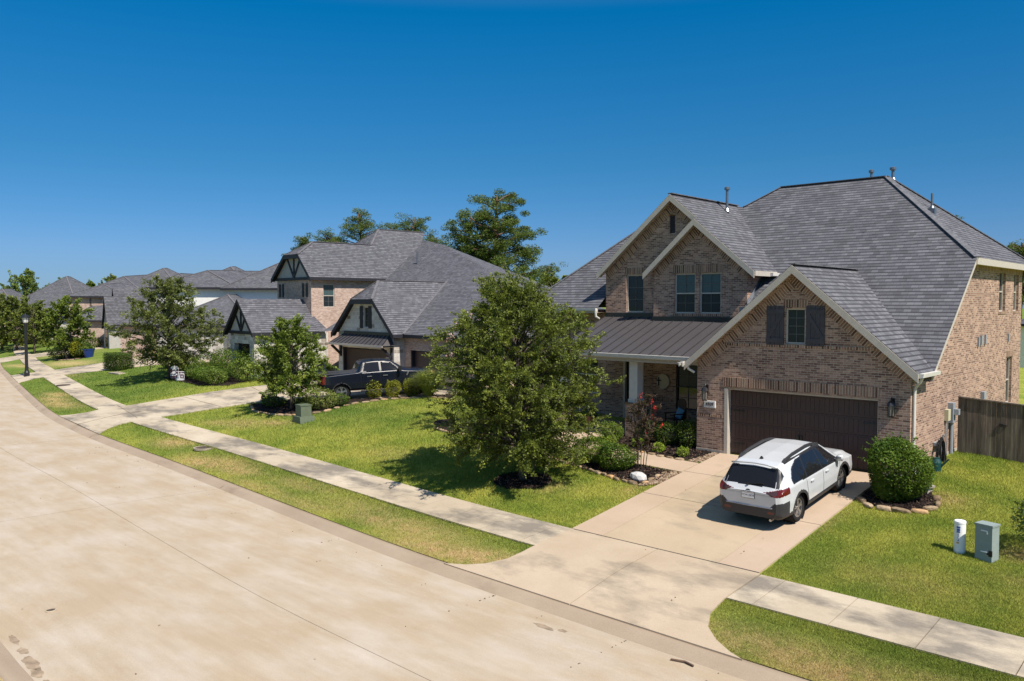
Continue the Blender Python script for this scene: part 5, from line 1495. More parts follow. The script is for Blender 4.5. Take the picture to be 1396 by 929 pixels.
# crepe myrtles
def crepe(name, label, base, h, prof_, nleaf, size, leaf, fl, nfl, seed, fsize, group=None, tr=.06, stems=4, nlimb=26, only=None):
    t_ = tree(name, label, base, h, prof_, nlimb, nleaf, size, leaf, 'bark', tr, seed, group, droop=0.02, stems=stems)
    rng = np.random.default_rng(seed + 90)
    bx, by = base; bz = hz(bx, by); pz, pr_ = np.array(prof_).T
    Cs = []
    for k in range(nfl):
        if only:
            c = np.array(only[k % len(only)], float) + np.array([bx, by, bz])
        else:
            z = rng.uniform(h * .55, h * .98); a = rng.uniform(0, 6.28); r = np.interp(z, pz, pr_) * rng.uniform(.7, 1.05)
            c = np.array([bx + r * math.cos(a), by + r * math.sin(a), bz + z])
        Cs.append(c + rng.normal(size=(26, 3)) * fsize * np.array([.5, .5, .8]))
    leaves('blossom', np.concatenate(Cs), fsize * .6, M[fl], t_, rng, asp=.9)
    return t_
crepe('crepe_myrtle', 'crepe myrtle with pale pink blossom hidden behind the large lawn oak', (-24.1, 24.0), 4.7, [(1.4, .5), (2.2, 1.2), (3.2, 1.7), (4.2, 1.5), (4.8, .5)], 9000, .085, 'oak_leaf', 'pink_flower', 26, 31, .13, 'crepe myrtles')
crepe('crepe_myrtle', 'pink flowering crepe myrtle by the far dark gabled porch', (-82, 37.5), 5.6, [(1.3, .8), (2.4, 1.9), (3.6, 2.4), (4.8, 2.0), (5.6, .6)], 9000, .17, 'oak_leaf', 'pink_flower', 40, 32, .25, 'crepe myrtles')
crepe('crepe_myrtle', 'young dark leaved crepe myrtle with red blooms in the bed beside the front walk', (-14.78, 22.02), 2.55, [(.7, .22), (1.1, .42), (1.7, .50), (2.5, .38)], 4200, .06, 'bronze_leaf', 'red_flower', 6, 33, .055, 'crepe myrtles', .03, 5, 22,
      only=[(-.03, -.03, 2.38), (-.05, -.02, 2.32), (.22, .18, 2.17), (.32, .27, 1.95), (.30, .25, 1.99), (.1, .05, 1.3)])
crepe('crepe_myrtle', 'brown half bare crepe myrtle beside the stone wall behind the shrub bed', (-52.0, 29.4), 4.3, [(1.2, .5), (2.2, 1.0), (3.4, 1.2), (4.3, .5)], 900, .09, 'bronze_leaf', 'brown_twig', 1, 34, .05, 'crepe myrtles', .06, 6, 40)

# tall pines beyond the roofs
def pine(label, base, h, z0, rad, seed, n=15000, size=.24, nl=46, cl=.24):
    rng = np.random.default_rng(seed)
    bx, by = base; bz = 1.7
    t_ = thing('pine_tree', label, 'pine tree', (bx, by, bz), 'tall pines behind the houses')
    tk = MB(); tp = [(bx + rng.normal() * .1 * k, by, bz + h * k / 8) for k in range(9)]
    tk.tube(tp, list(np.linspace(.3, .06, 9)), 8)
    cen = []
    for k in range(nl):
        u = (k + rng.uniform()) / nl
        z = z0 + (h - z0) * u; a = k * 2.4 + rng.uniform(-.5, .5)
        r = rad * rng.uniform(.45, 1.1) * (0.55 + 0.9 * math.sin(math.pi * min(1, .12 + u * .85)))* (1 - .25 * u)
        p0 = np.array([bx + .1, by, bz + z * .96]); p1 = np.array([bx + r * math.cos(a), by + r * math.sin(a), bz + z + r * .12])
        tk.tube([p0, (p0 + p1) / 2 + np.array([0, 0, .2]), p1], [.10, .07, .03], 4, cap=False)
        m = max(2, int(r * 1.6))
        for j in range(m):
            t = .42 + .62 * (j + rng.uniform()) / m
            cen.append(p0 * (1 - t) + p1 * t + rng.normal(size=3) * np.array([.5, .5, .25]))
    cen = np.array(cen)
    n = int(n * 3.4)
    dv_ = rng.normal(size=(n, 3)); dv_ /= np.linalg.norm(dv_, axis=1)[:, None]
    sz_ = rng.uniform(.55, 1.15, len(cen)); ci = rng.integers(0, len(cen), n)
    C = cen[ci] + dv_ * (rng.uniform(0, 1, n) ** .45 * sz_[ci])[:, None] * np.array([.92, .92, .58])
    tk.build('trunk', M['pine_bark'], t_, smooth=True, fix=False)
    leaves('crown', C, size, M['pine_leaf'], t_, rng, up=.2, asp=.35)
    return t_
for (px, D, h, z0, rad, seed, n, lab) in (
        (650, 92, 14.6, 5.5, 3.6, 41, 9000, 'left trunk of the tall pine pair between the two nearest houses'),
        (678, 90, 16.6, 3.5, 4.3, 42, 17000, 'tallest pine with open limbs, between the two nearest houses'),
        (492, 118, 18.0, 8, 3.4, 43, 8000, 'round topped pine left of the second house\'s highest ridge'),
        (565, 120, 17.2, 8, 3.3, 44, 8000, 'bushy pine right of the second house\'s highest ridge'),
        (535, 124, 16.4, 10, 2.2, 45, 4000, 'small pine top just over the second house\'s highest ridge'),
        (447, 122, 15.0, 9, 2.4, 46, 4500, 'low rounded pine top above the second house\'s front gable'),
        (418, 126, 14.9, 9, 2.2, 47, 4500, 'leftmost pine top above the second house\'s half timbered gable'),
        (588, 118, 14.2, 8, 3.0, 48, 5000, 'low pine by the vent pipe of the second house'),
        (800, 130, 10.0, 5, 2.6, 49, 3500, 'spindly dark pine over the woodland right of the tall pair'),
        (745, 125, 10.5, 5, 2.6, 55, 3500, 'pale slim pine just right of the tall pair'),
        (1285, 78, 12.8, 6, 1.6, 50, 2500, 'pine top peeking over the brick house\'s right hip'),
        (1390, 84, 11.0, 5, 2.0, 52, 4000, 'pine at the right edge behind the brick house')):
    pine(lab, px_at(px, D), h, z0, rad, seed, n)
for (px, D, h, rad, seed, lab) in ((718, 112, 8.6, 4.2, 61, 'yellow green tree in the gap between the nearest houses'), (755, 108, 8.8, 4.0, 62, 'darker tree in the gap beside the brick house roof'), (700, 118, 9.2, 4.2, 63, 'dense tree at the foot of the tall pines'), (785, 112, 8.8, 4, 64, 'tree behind the left slope of the brick house'),
                                   (35, 150, 12.4, 5.4, 65, 'large spreading tree far off at the left edge of the skyline'), (8, 165, 8.5, 4.5, 66, 'tree cut by the left edge on the skyline'), (84, 150, 9.9, 1.5, 67, 'treetop just left of the far pyramid roof'), (152, 140, 9.7, 2.0, 68, 'rounded treetop above the fourth house roof'), (124, 150, 9.0, 1.1, 69, 'small treetop right of the far pyramid roof'), (185, 145, 9.0, 1.3, 70, 'tiny treetop over the fourth house ridge'),
                                   (60, 170, 8.5, 4, 71, 'far tree behind the lamp post')):
    x, y = px_at(px, D)
    tree('broadleaf_tree', lab, (x, y), h, [(h * .15, rad * .6), (h * .35, rad * .95), (h * .6, rad), (h * .85, rad * .6), (h, rad * .15)], 44, 24000, .27, 'oak_leaf_b' if seed % 2 else 'oak_leaf', 'bark', .2, seed, 'trees beyond the houses')

# shrubs of the front beds
BLOOM = [(-16.02, 24.62, 2.52), (-16.1, 24.6, 2.42), (-15.62, 24.5, 2.22)]
shrub('shrub', 'large rounded glossy green shrub beside the garage in the stone ringed bed', (-7.28, 22.85), .86, .82, 1.62, 21000, .062, 'shrub_leaf', 71, 'rounded green shrubs', lump=.34)
shrub('shrub', 'right hand of the two leafy azaleas in the front bed, next to the white rock', (-15.5, 21.6), .74, .6, .84, 6500, .058, 'shrub_leaf', 72, 'rounded green shrubs')
shrub('shrub', 'left hand of the two leafy azaleas in the front bed, nearer the lawn oak', (-16.7, 21.9), .76, .6, .88, 6500, .058, 'shrub_leaf', 73, 'rounded green shrubs')
shrub('shrub', 'boxwood in front of the brick column pier', (-17.75, 24.5), .45, .42, .66, 3600, .045, 'shrub_leaf', 74, 'rounded green shrubs')
shrub('shrub', 'dark shrub right of the column pier behind the red flowers', (-16.35, 24.85), .55, .45, .8, 2400, .05, 'dark_shrub', 75, 'rounded green shrubs')
shrub('shrub', 'tall dark shrub at the porch corner under the house number', (-14.75, 24.85), .52, .45, 1.0, 3000, .055, 'dark_shrub', 76, 'rounded green shrubs')
shrub('shrub', 'dark shrub below the rocking chair with one red bloom', (-15.55, 24.75), .55, .45, .85, 2800, .055, 'dark_shrub', 77, 'rounded green shrubs')
_sh = [o for o in bpy.data.objects if o.get('label', '').startswith('dark shrub below the rocking chair')][0]
_r = np.random.default_rng(3)
leaves('blossom', np.concatenate([np.array(c) + _r.normal(size=(24, 3)) * .05 for c in BLOOM]), .05, M['red_flower'], _sh, _r, asp=.9)
for i, (x, y, lab) in enumerate(((-17.45, 23.98, 'small lime plant at the left end of the porch bed'), (-16.35, 24.1, 'small lime plant left of the crepe myrtle stems'), (-15.35, 23.85, 'small lime plant right of the crepe myrtle stems'), (-14.35, 23.75, 'small lime plant nearest the driveway'))):
    shrub('bedding_plant', lab, (x, y), .24, .22, .34, 700, .05, 'lime_leaf', 80 + i, 'lime green bedding plants', cat='plant')
shrub('shrub', 'dark leafy shrub cut by the right edge beside the grey pedestal', (-3.35, 21.3), 1.0, .85, 1.5, 4200, .065, 'dark_shrub', 85)
# second house's bed
for i, (x, y, r, h, lab) in enumerate(((-33.9, 26.0, .47, .98, 'left yellow green globe shrub in front of the pickup'), (-33.2, 26.75, .46, .95, 'middle yellow green globe shrub in front of the pickup'), (-32.6, 27.5, .5, .95, 'right yellow green globe shrub beside the grass tuft'))):
    shrub('globe_shrub', lab, (x, y), r, r, h, 2200, .06, 'yellow_shrub', 90 + i, 'yellow green globe shrubs')
tuft('ornamental_grass', 'wide grey green fountain of ornamental grass beside the globe shrubs', (-31.6, 27.75), 1.3, 1.5, 2600, 'straw_blade', 95, .02)
shrub('shrub', 'dry brownish shrub under the bright green oak beside the pickup wheel', (-34.4, 23.2), 1.05, .8, 1.0, 2400, .08, 'straw_blade', 96)
for i, (x, y, r, h) in enumerate(((-37.8, 22.6, .8, .5), (-35.1, 22.9, .9, .55), (-34.0, 23.9, .7, .6), (-38.6, 22.9, .6, .5))):
    shrub('shrub', ['low dark spreading shrub in the left part of the oak bed', 'low dark spreading shrub behind the oak trunk', 'low dark spreading shrub between the oak and the globe shrubs', 'low dark shrub at the tip of the oak bed by the driveway'][i], (x, y), r, r * .7, h, 1400, .08, 'dark_shrub', 97 + i, 'low dark shrubs under the oak')
# shrub bed in front of the second house's porch
sb = [(-49.3, 25.2, 1.2, 1.0), (-50.6, 25.6, 1.2, 1.0), (-52.0, 25.9, 1.2, .9), (-53.4, 26.2, 1.1, .9), (-54.6, 26.7, 1.1, 1.1), (-50.0, 27.2, 1.5, 1.9), (-51.8, 27.8, 1.6, 2.0), (-53.6, 28.4, 1.5, 1.7), (-48.0, 26.6, 1.3, 1.5), (-55.6, 28.0, 1.3, 1.5), (-48.4, 28.2, 1.4, 2.0)]
posn = ['front row, at the driveway end', 'front row, second from the driveway', 'front row, third from the driveway', 'front row, fourth from the driveway', 'front row, next to the yard signs', 'back row, first behind the driveway end', 'back row, in the middle', 'back row, by the bare crepe myrtle', 'at the driveway corner', 'back row, behind the yard signs', 'rearmost, beside the porch']
for i, (x, y, r, h) in enumerate(sb):
    shrub('shrub', 'leafy shrub of the porch bed, ' + posn[i], (x, y), r, r * .8, h, 2400, .1, ['oak_leaf_b', 'shrub_leaf', 'oak_leaf_b', 'dark_shrub'][i % 4], 110 + i, 'shrubs of the second house\'s porch bed', lump=.3)
shrub('hedge', 'square clipped dark green hedge by the third driveway', (-69.3, 27.3), 1.5, .7, 1.35, 20000, .075, 'dark_shrub', 130, box=True, cat='hedge')
fs = [(-78.0, 33.8, 2.6, 1.5, 'pale clipped shrub behind the hedge, near the blue pot'), (-74.5, 33.6, 1.8, 1.4, 'green clipped shrub behind the hedge'), (-88.6, 31.4, 1.2, 1.5, 'loose shrub right of the twin trunk oak'), (-92.0, 30.6, 1.5, 1.2, 'low shrub left of the twin trunk oak'), (*px_at(105, 83), .9, 1.7, 'yellow green shrub left of the blue pot'), (-104.5, 35.2, 2.2, 1.9, 'dark shrub behind the lamp post'), (-99, 36.5, 1.6, 1.2, 'grey green shrub right of the lamp post'), (-118, 40, 3.0, 2.2, 'dark shrub mass beyond the lamp post'),
      (-62.5, 28.8, 1.3, 1.4, 'shrub behind the grey green oak by the driveway'), (-59.4, 27.6, .9, .9, 'small dark shrub at the grey green oak\'s foot'), (-80, 39.5, 2.2, 2.4, 'shrub before the far dark gabled porch'), (-128, 44, 3.2, 2.6, 'shrub mass at the left edge')]
for i, (x, y, r, h, lab) in enumerate(fs):
    shrub('shrub', lab, (x, y), r, r * .8, h, 2200, .15, ['oak_leaf_c', 'oak_leaf_b', 'dark_shrub', 'yellow_shrub'][(i * 3 + (0 if i != 4 else 3)) % 4] if i != 5 else 'dark_shrub', 140 + i, 'garden shrubs down the street', lump=.3)

# grass blades of the lawns in view -----------------------------------
def blades(n, seed):
    rng = np.random.default_rng(seed)
    yw = R(42.9)
    t = rng.uniform(-.66, .66, n * 6); u = rng.uniform(0, 1, n * 6)
    D = 1 / (1 / 10.5 * (1 - u) + 1 / 75.0 * u)
    x = D * -math.sin(yw) + t * D * math.cos(yw); y = D * math.cos(yw) + t * D * math.sin(yw)
    d = curb_d(x, y)
    s = -x
    ok = (d > .15) & (d < 16)
    ok &= ~((d > 1.93) & (d < 3.41))
    for poly in HARD: ok &= ~inside(poly, x, y)
    x, y, D, d = x[ok][:n], y[ok][:n], D[ok][:n], d[ok][:n]
    n = len(x); z = HT(x, y)
    k = np.clip(D / 20, .8, 3.2)
    h = rng.uniform(.03, .065, n) * np.clip(k, .9, 1.6); wd = .011 * k
    a = rng.uniform(0, 6.283, n); b = rng.uniform(0, 6.283, n)
    le = h * rng.uniform(.2, 1.0, n)
    p = np.stack([x, y, z - .005], -1)
    sd = np.stack([np.cos(a), np.sin(a), 0 * a], -1) * (wd / 2)[:, None]
    tip = p + np.stack([np.cos(b) * le, np.sin(b) * le, h], -1)
    v = np.stack([p - sd, p + sd, tip], 1).reshape(-1, 3)
    xs, ys_ = np.repeat(x, 3), np.repeat(y, 3)
    o = link('grass', np_mesh('grass', v, np.arange(n * 3).reshape(-1, 3), M['blade'], {'dry': dry_amt(xs, ys_), 'lush': lush_amt(xs, ys_)}))
    o['kind'] = 'stuff'; o['label'] = 'short mown lawn grass, bright green with dry straw patches'
HARD = [[(-13.44, 13), (-13.44, 24.8), (-8.12, 24.8), (-8.12, 15.1), (-8.05, 14.5), (-7.85, 14.0), (-7.5, 13.68), (-6.95, 13.2), (-14.7, 13.2), (-14.5, 13.55), (-14.15, 13.64), (-13.8, 13.9), (-13.5, 14.35)],
        WALK, BED1, BED2, BED3, RING1, BEDL, BEDM, BEDS, BEDF, [(-25.2, 28.4), (-7.4, 28.4), (-7.4, 38), (-25.2, 38)], [(-14.4, 24.5), (-7.4, 24.5), (-7.4, 28.5), (-14.4, 28.5)], [(-21, 25.2), (-14, 25.2), (-14, 28.6), (-21, 28.6)]]
for o in [o for o in bpy.data.objects if o.name.startswith('driveway') and o.data and 'bed' not in o.name and 'joint' not in o.name and 'band' not in o.name and 'apron' not in o.name]:
    pass
HARD.append([tuple(at_s(D2A - 1.2, .05)), tuple(at_s(D2A - .5, .6)), tuple(at_s(D2A, 1.3)), tuple(at_s(D2A, 3.42)), (-40.0, 22.7), (-37.6, 24.4), (-34.5, 25.6), (-31.8, 27.2), (-31.5, 30.9), (-43.9, 30.0), (-44.2, 27.0), (-44.8, 25.2), (-46.4, 23.6), tuple(at_s(D2B, 3.42)), tuple(at_s(D2B, 1.3)), tuple(at_s(D2B + .5, .6)), tuple(at_s(D2B + 1.2, .05))])
HARD.append([tuple(at_s(D3A - 1.2, .05)), tuple(at_s(D3A, 1.3)), tuple(at_s(D3A, 3.42)), (-66.5, 29.5), (-61, 33.5), (-58, 36), (-68, 41), (-73, 36), (-76, 31.8), tuple(at_s(D3B, 3.42)), tuple(at_s(D3B, 1.3)), tuple(at_s(D3B + 1.2, .05))])
blades(420000, 77)
# ------------------------------------------------------------------ the houses down the street
M['stone'] = brick_mat('pale_stone', [(0.0, (0.16, 0.13, 0.10)), (0.15, (0.36, 0.33, 0.29)), (0.6, (0.44, 0.42, 0.39)), (1.0, (0.52, 0.49, 0.44))], (0.46, 0.43, 0.39), bw=0.45, bh=0.24, ms=0.02, big=.35)
M['timber_panel'] = plain('grey_plaster', (0.38, 0.36, 0.34), 0.9, 0.2, var=.12)

def hip_block(parent, tf, x0, x1, y0, y1, ze, sl, ov=.35, mat='shingle', wall=None, zb=1.4, fascia='dark_trim', slopes=None):
    """walls and a hipped roof over a rectangle; slopes = (left, right, front, back)"""
    L, R_, F_, B2 = slopes or (sl,) * 4
    a0, a1, b0, b1 = x0 - ov, x1 + ov, y0 - ov, y1 + ov
    w, d = a1 - a0, b1 - b0
    if wall:
        q = MB(tf); q.box(x0, x1, y0, y1, zb, ze + .05); q.build('wall', M[wall], parent)
    hx = w / (1 / L + 1 / R_); hy = d / (1 / F_ + 1 / B2)
    h = min(hx, hy); zt = ze + h
    if hy <= hx:
        A_ = (a0 + h / L, b0 + h / F_, zt); B_2 = (a1 - h / R_, b0 + h / F_, zt)
    else:
        A_ = (a0 + h / L, b0 + h / F_, zt); B_2 = (a0 + h / L, b1 - h / B2, zt)
    c = [(a0, b0, ze), (a1, b0, ze), (a1, b1, ze), (a0, b1, ze)]
    q = MB(tf)
    if hy <= hx:
        q.face([c[0], c[1], B_2, A_]); q.face([c[1], c[2], B_2]); q.face([c[2], c[3], A_, B_2]); q.face([c[3], c[0], A_])
    else:
        q.face([c[0], c[1], A_]); q.face([c[1], c[2], B_2, A_]); q.face([c[2], c[3], B_2]); q.face([c[3], c[0], A_, B_2])
    ro = q.build('roof', M[mat], parent)
    q = MB(tf)
    for (p, r) in ((c[0], A_), (c[3], A_ if hy <= hx else B_2), (c[1], B_2 if hy <= hx else A_), (c[2], B_2), (A_, B_2)):
        if (Vector(p) - Vector(r)).length > .1: q.bar(Vector(p) + Vector((0, 0, .015)), Vector(r) + Vector((0, 0, .015)), .17, .035)
    q.build('ridge_cap', M['ridge_light'], ro)
    q = MB(tf)
    for (p, r) in ((c[0], c[1]), (c[1], c[2]), (c[2], c[3]), (c[3], c[0])):
        q.bar(Vector(p) + Vector((0, 0, -.1)), Vector(r) + Vector((0, 0, -.1)), .06, .18)
    q.face([(a0, b0, ze - .16), (a1, b0, ze - .16), (a1, b1, ze - .16), (a0, b1, ze - .16)])
    q.build('fascia', M[fascia], parent)
    return ro
M['ridge_light'] = plain('pale_ridge_shingle', (0.125, 0.12, 0.128), 0.9, 0.2, var=0.3, scale=9)

def clip_gable(parent, tf, ax, az, xl, xr, zl, zr, ctop, y0, y1, ycl, mat='shingle', trim='dark_trim', face=None, zbot=None, timber=None, wl=None, wr2=None, overhang=.3):
    """front gable roof with its peak clipped (ctop = x range of the clip), or plain when ctop is None"""
    q = MB(tf)
    if ctop:
        (c0, c1), zc = ctop[:2], ctop[2]
        q.face([(c1, y0, zc), (xr, y0, zr), (xr, y1, zr), (ax, y1, az), (ax, ycl, az)])
        q.face([(xl, y0, zl), (c0, y0, zc), (ax, ycl, az), (ax, y1, az), (xl, y1, zl)])
        q.face([(c0, y0, zc), (c1, y0, zc), (ax, ycl, az)])
        line = [(xl, zl), (c0, zc), (c1, zc), (xr, zr)]
    else:
        q.face([(ax, y0, az), (xr, y0, zr), (xr, y1, zr), (ax, y1, az)]); q.face([(xl, y0, zl), (ax, y0, az), (ax, y1, az), (xl, y1, zl)])
        line = [(xl, zl), (ax, az), (xr, zr)]
    ro = q.build('roof', M[mat], parent)
    if ctop:
        q = MB(tf)
        for c in (c0, c1): q.bar((c, y0, zc + .015), (ax, ycl, az + .015), .16, .035)
        q.bar((ax, ycl, az + .015), (ax, y1, az + .015), .16, .035)
        q.build('ridge_cap', M['ridge_light'], ro)
    q = MB(tf)
    for a, b in zip(line[:-1], line[1:]):
        dn = .3
        i = len(q.v)
        for yy in (y0 - .02, y0 + .05):
            for p in ((a[0], a[1] - .01), (b[0], b[1] - .01), (b[0], b[1] - dn), (a[0], a[1] - dn)): q.pt((p[0], yy, p[1]))
        for f in ((0, 1, 2, 3), (7, 6, 5, 4), (0, 4, 5, 1), (1, 5, 6, 2), (2, 6, 7, 3), (3, 7, 4, 0)):
            q.f.append([i + k for k in f]); q.m.append(0)
        q.face([(a[0], y0, a[1] - .22), (b[0], y0, b[1] - .22), (b[0], y0 + overhang, b[1] - .22), (a[0], y0 + overhang, a[1] - .22)])
    q.bar((xr, y0, zr - .1), (xr, y1, zr - .1), .05, .18)
    q.build('bargeboard', M[trim], parent)
    return ro

# second house: local frame at the right front corner of its double garage
H2 = Matrix.Translation((-37.34, 30.15, 0)) @ Matrix.Rotation(R(-5), 4, 'Z')
h2 = thing('brick_house', 'pale pink brick and stone house with half timbered black gables, behind the pickup truck', 'house', tuple(H2 @ Vector((-5, 4, 1.7))), 'brick houses along the street')
lw = lambda y: (lambda u, z, d: (u, y + d, z))
lx = lambda x: (lambda u, z, d: (x - d, u, z))
def plane_tf(f, tf): return lambda u, z, d: tf @ Vector(f(u, z, d))
# garage block, stone front
q = MB(H2)
q.wall([(-6.2, 1.4), (-5.7, 1.4), (-5.7, 3.78), (-.72, 3.78), (-.72, 1.4), (0, 1.4), (0, 4.65), (-1.95, 6.62), (-4.15, 6.62), (-6.2, 4.65)], [(-3.24, -2.72, 5.05, 6.3)], lw(0))
for a, b in (((-5.7, 1.4), (-5.7, 3.78)), ((-5.7, 3.78), (-.72, 3.78)), ((-.72, 3.78), (-.72, 1.4))):
    q.face([(a[0], 0, a[1]), (b[0], 0, b[1]), (b[0], .3, b[1]), (a[0], .3, a[1])])
q.face([(0, 0, 1.4), (0, .76, 1.4), (0, .76, 4.65), (0, 0, 4.65)]); q.face([(-6.2, 0, 1.4), (-6.2, 8, 1.4), (-6.2, 8, 4.6), (-6.2, 0, 4.65)])
q.build('wall', M['stone'], h2)
q = MB(H2); q.box(-5.6, -.72, .22, .3, 1.5, 3.7)
for k in range(1, 4): q.box(-5.6, -.72, .2, .22, 1.5 + k * .55 - .02, 1.5 + k * .55 + .0)
q.build('garage_door', M['garage_door'], h2)
q = MB(H2); q.box(-5.78, -5.6, .02, .3, 1.5, 3.8); q.build('garage_door_frame', M['dark_trim'], h2)
clip_gable(h2, H2, -3.05, 7.9, -6.62, .38, 4.66, 4.7, (-4.25, -1.8, 6.76), -.3, 8, .95)
# awning over the door
q = MB(H2)
q.face([(-5.95, -.85, 4.06), (.1, -.85, 4.06), (-.35, -.02, 4.62), (-5.5, -.02, 4.62)])
q.face([(.1, -.85, 4.06), (.1, -.02, 4.06), (-.35, -.02, 4.62)]); q.face([(-5.95, -.02, 4.06), (-5.95, -.85, 4.06), (-5.5, -.02, 4.62)])
aw = q.build('awning', M['porch_metal'], h2)
q = MB(H2)
for k in range(14):
    t = k / 13; q.bar((-5.9 + 5.95 * t, -.85, 4.08), (-5.46 + 5.07 * t, -.03, 4.64), .03, .04)
q.box(-5.5, -.35, -.06, .0, 4.6, 4.8)
q.build('standing_seam', M['dark_metal'], aw)
q = MB(H2); q.box(-5.95, .1, -.88, -.84, 3.96, 4.08); q.face([(-5.95, -.85, 3.97), (.1, -.85, 3.97), (.1, 0, 3.97), (-5.95, 0, 3.97)]); q.build('awning_fascia', M['trim'], aw)
for x in (-5.85, -.2):
    q = MB(H2); q.bar((x, -.7, 3.92), (x, -.02, 3.3), .12, .14); q.box(x - .06, x + .06, -.1, 0, 3.2, 3.95); q.build('bracket', M['dark_trim'], aw)
q = MB(H2); q.lathe([(.07, 0), (.16, .06), (.05, .14)], (-.3, -.25, 3.3), 10); q.bar((-.3, 0, 3.4), (-.3, -.25, 3.42), .03, .03); q.build('wall_lantern', M['flashing'], h2)
for x in (-3.62, -2.66): 
    q = MB(H2)
    for k in range(2): q.box(x + k * .17, x + k * .17 + .16, -.04, -.005, 5.0, 6.34)
    q.build('shutter', M['dark_trim'], h2)
window(h2, (-3.24, -2.72, 5.05, 6.3), plane_tf(lw(0), H2), ('glass', None), 2, (3,))
# third bay
q = MB(H2)
q.wall([(0, 1.4), (.62, 1.4), (.62, 3.8), (3.42, 3.8), (3.42, 1.4), (7, 1.4), (7, 4.75), (0, 4.75)], [], lw(.75))
for a, b in (((.62, 1.4), (.62, 3.8)), ((.62, 3.8), (3.42, 3.8)), ((3.42, 3.8), (3.42, 1.4))):
    q.face([(a[0], .75, a[1]), (b[0], .75, b[1]), (b[0], 1.05, b[1]), (a[0], 1.05, a[1])])
q.face([(7, .75, 1.4), (7, 15, 1.4), (7, 15, 4.75), (7, .75, 4.75)])
q.build('wall', M['pink_brick'], h2)
q = MB(H2); q.box(.72, 3.42, .97, 1.05, 1.5, 3.74); q.build('garage_door', M['garage_door'], h2)
q = MB(H2); q.box(.6, .72, .76, 1.05, 1.5, 3.82); q.build('garage_door_frame', M['dark_trim'], h2)
# long front slope of the main roof, falling to the third bay
QZ = lambda y: 4.72 + .55 * (y - .4)
q = MB(H2)
fq = lambda x, y: (x, y, QZ(y))
q.face([fq(-8.8, .4), fq(8.6, .4), fq(7.2, 4.3), fq(-10.7, 11.8), fq(-15.6, 13.2), fq(-15.6, 8.0), fq(-8.8, 6.0)])
q.face([fq(8.6, .4), (8.6, 14, QZ(.4)), fq(7.2, 4.3)]); q.face([fq(7.2, 4.3), (8.6, 14, QZ(.4)), fq(-10.7, 11.8)])
q.face([fq(-10.7, 11.8), (8.6, 14, QZ(.4)), (-15.6, 17, 8.0), fq(-15.6, 13.2)])
q.build('roof', M['shingle'], h2)
q = MB(H2)
q.bar((-3, .38, 4.62), (8.6, .38, 4.62), .06, .2); q.face([(-3, .4, 4.58), (8.6, .4, 4.58), (8.6, 1.0, 4.58), (-3, 1.0, 4.58)])
q.build('fascia', M['dark_trim'], h2)
q = MB(H2); q.bar((.38, .4, 4.74), (-3.05, 6.2, 7.94), .16, .04); q.build('valley_flashing', M['ridge_light'], h2)
# two storey block
q = MB(H2)
UB = (-16.6, -11.53)
UWN = [(-16.05, -15.75, 7.0, 7.85), (-12.55, -12.2, 7.0, 7.85)]
q.wall([(UB[0], 1.4), (UB[1], 1.4), (UB[1], 8.35), (-12.9, 9.8), (-14.95, 9.8), (UB[0], 8.35)], UWN, lw(1.0))
q.wall([(1.0, 1.4), (9, 1.4), (9, 8.35), (1.0, 8.35)], [(1.93, 2.82, 6.24, 7.84)], lx(UB[1]))
q.face([(UB[0], 1, 1.4), (UB[0], 9, 1.4), (UB[0], 9, 8.35), (UB[0], 1, 8.35)])
q.build('wall', M['pink_brick'], h2)
window(h2, (1.93, 2.82, 6.24, 7.84), plane_tf(lx(UB[1]), H2), ('glass_screen', 'glass_blind'), 2, (2, 2))
for h in UWN:
    window(h2, h, plane_tf(lw(1.0), H2), ('glass', None), 1, (1,))
    q = MB(H2)
    q.box(h[0] - .2, h[0] - .02, .94, .995, 6.95, 7.9); q.box(h[1] + .02, h[1] + .2, .94, .995, 6.95, 7.9); q.build('shutter', M['dark_trim'], h2)
clip_gable(h2, H2, -13.95, 10.95, -17.0, -11.15, 8.3, 8.3, (-15.0, -12.85, 9.95), .7, 7.4, 2.5)
PZ = lambda x: 8.3 + (-11.15 - x) * .9464
q = MB(H2)
q.face([(-11.15, 7.4, 8.3), (-11.15, 9.2, 8.3), (-15.4, 13.4, PZ(-15.4)), (-15.4, 9.0, PZ(-15.4)), (-13.95, 7.4, PZ(-13.95))])
q.face([(-15.4, 9.0, PZ(-15.4)), (-13.95, 7.4, PZ(-13.95)), (-13.95, 5.2, 9.05), (-19.4, 5.2, 9.05)])
q.face([(-15.4, 9.0, PZ(-15.4)), (-19.4, 5.2, 9.05), (-21, 12, 7.3), (-15.4, 13.4, PZ(-15.4))])
mr = q.build('roof', M['shingle'], h2)
q = MB(H2); q.bar((-15.4, 9.0, PZ(-15.4) + .015), (-13.95, 7.4, PZ(-13.95) + .015), .17, .035); q.bar((-15.4, 9.0, PZ(-15.4) + .015), (-15.4, 13.4, PZ(-15.4) + .015), .17, .035); q.bar((-15.4, 9.0, PZ(-15.4) + .015), (-19.4, 5.2, 9.07), .17, .035)
q.build('ridge_cap', M['ridge_light'], mr)
q = MB(H2); q.bar((-11.17, 7.4, 8.2), (-11.17, 9.2, 8.2), .05, .18); q.build('fascia', M['dark_trim'], h2)
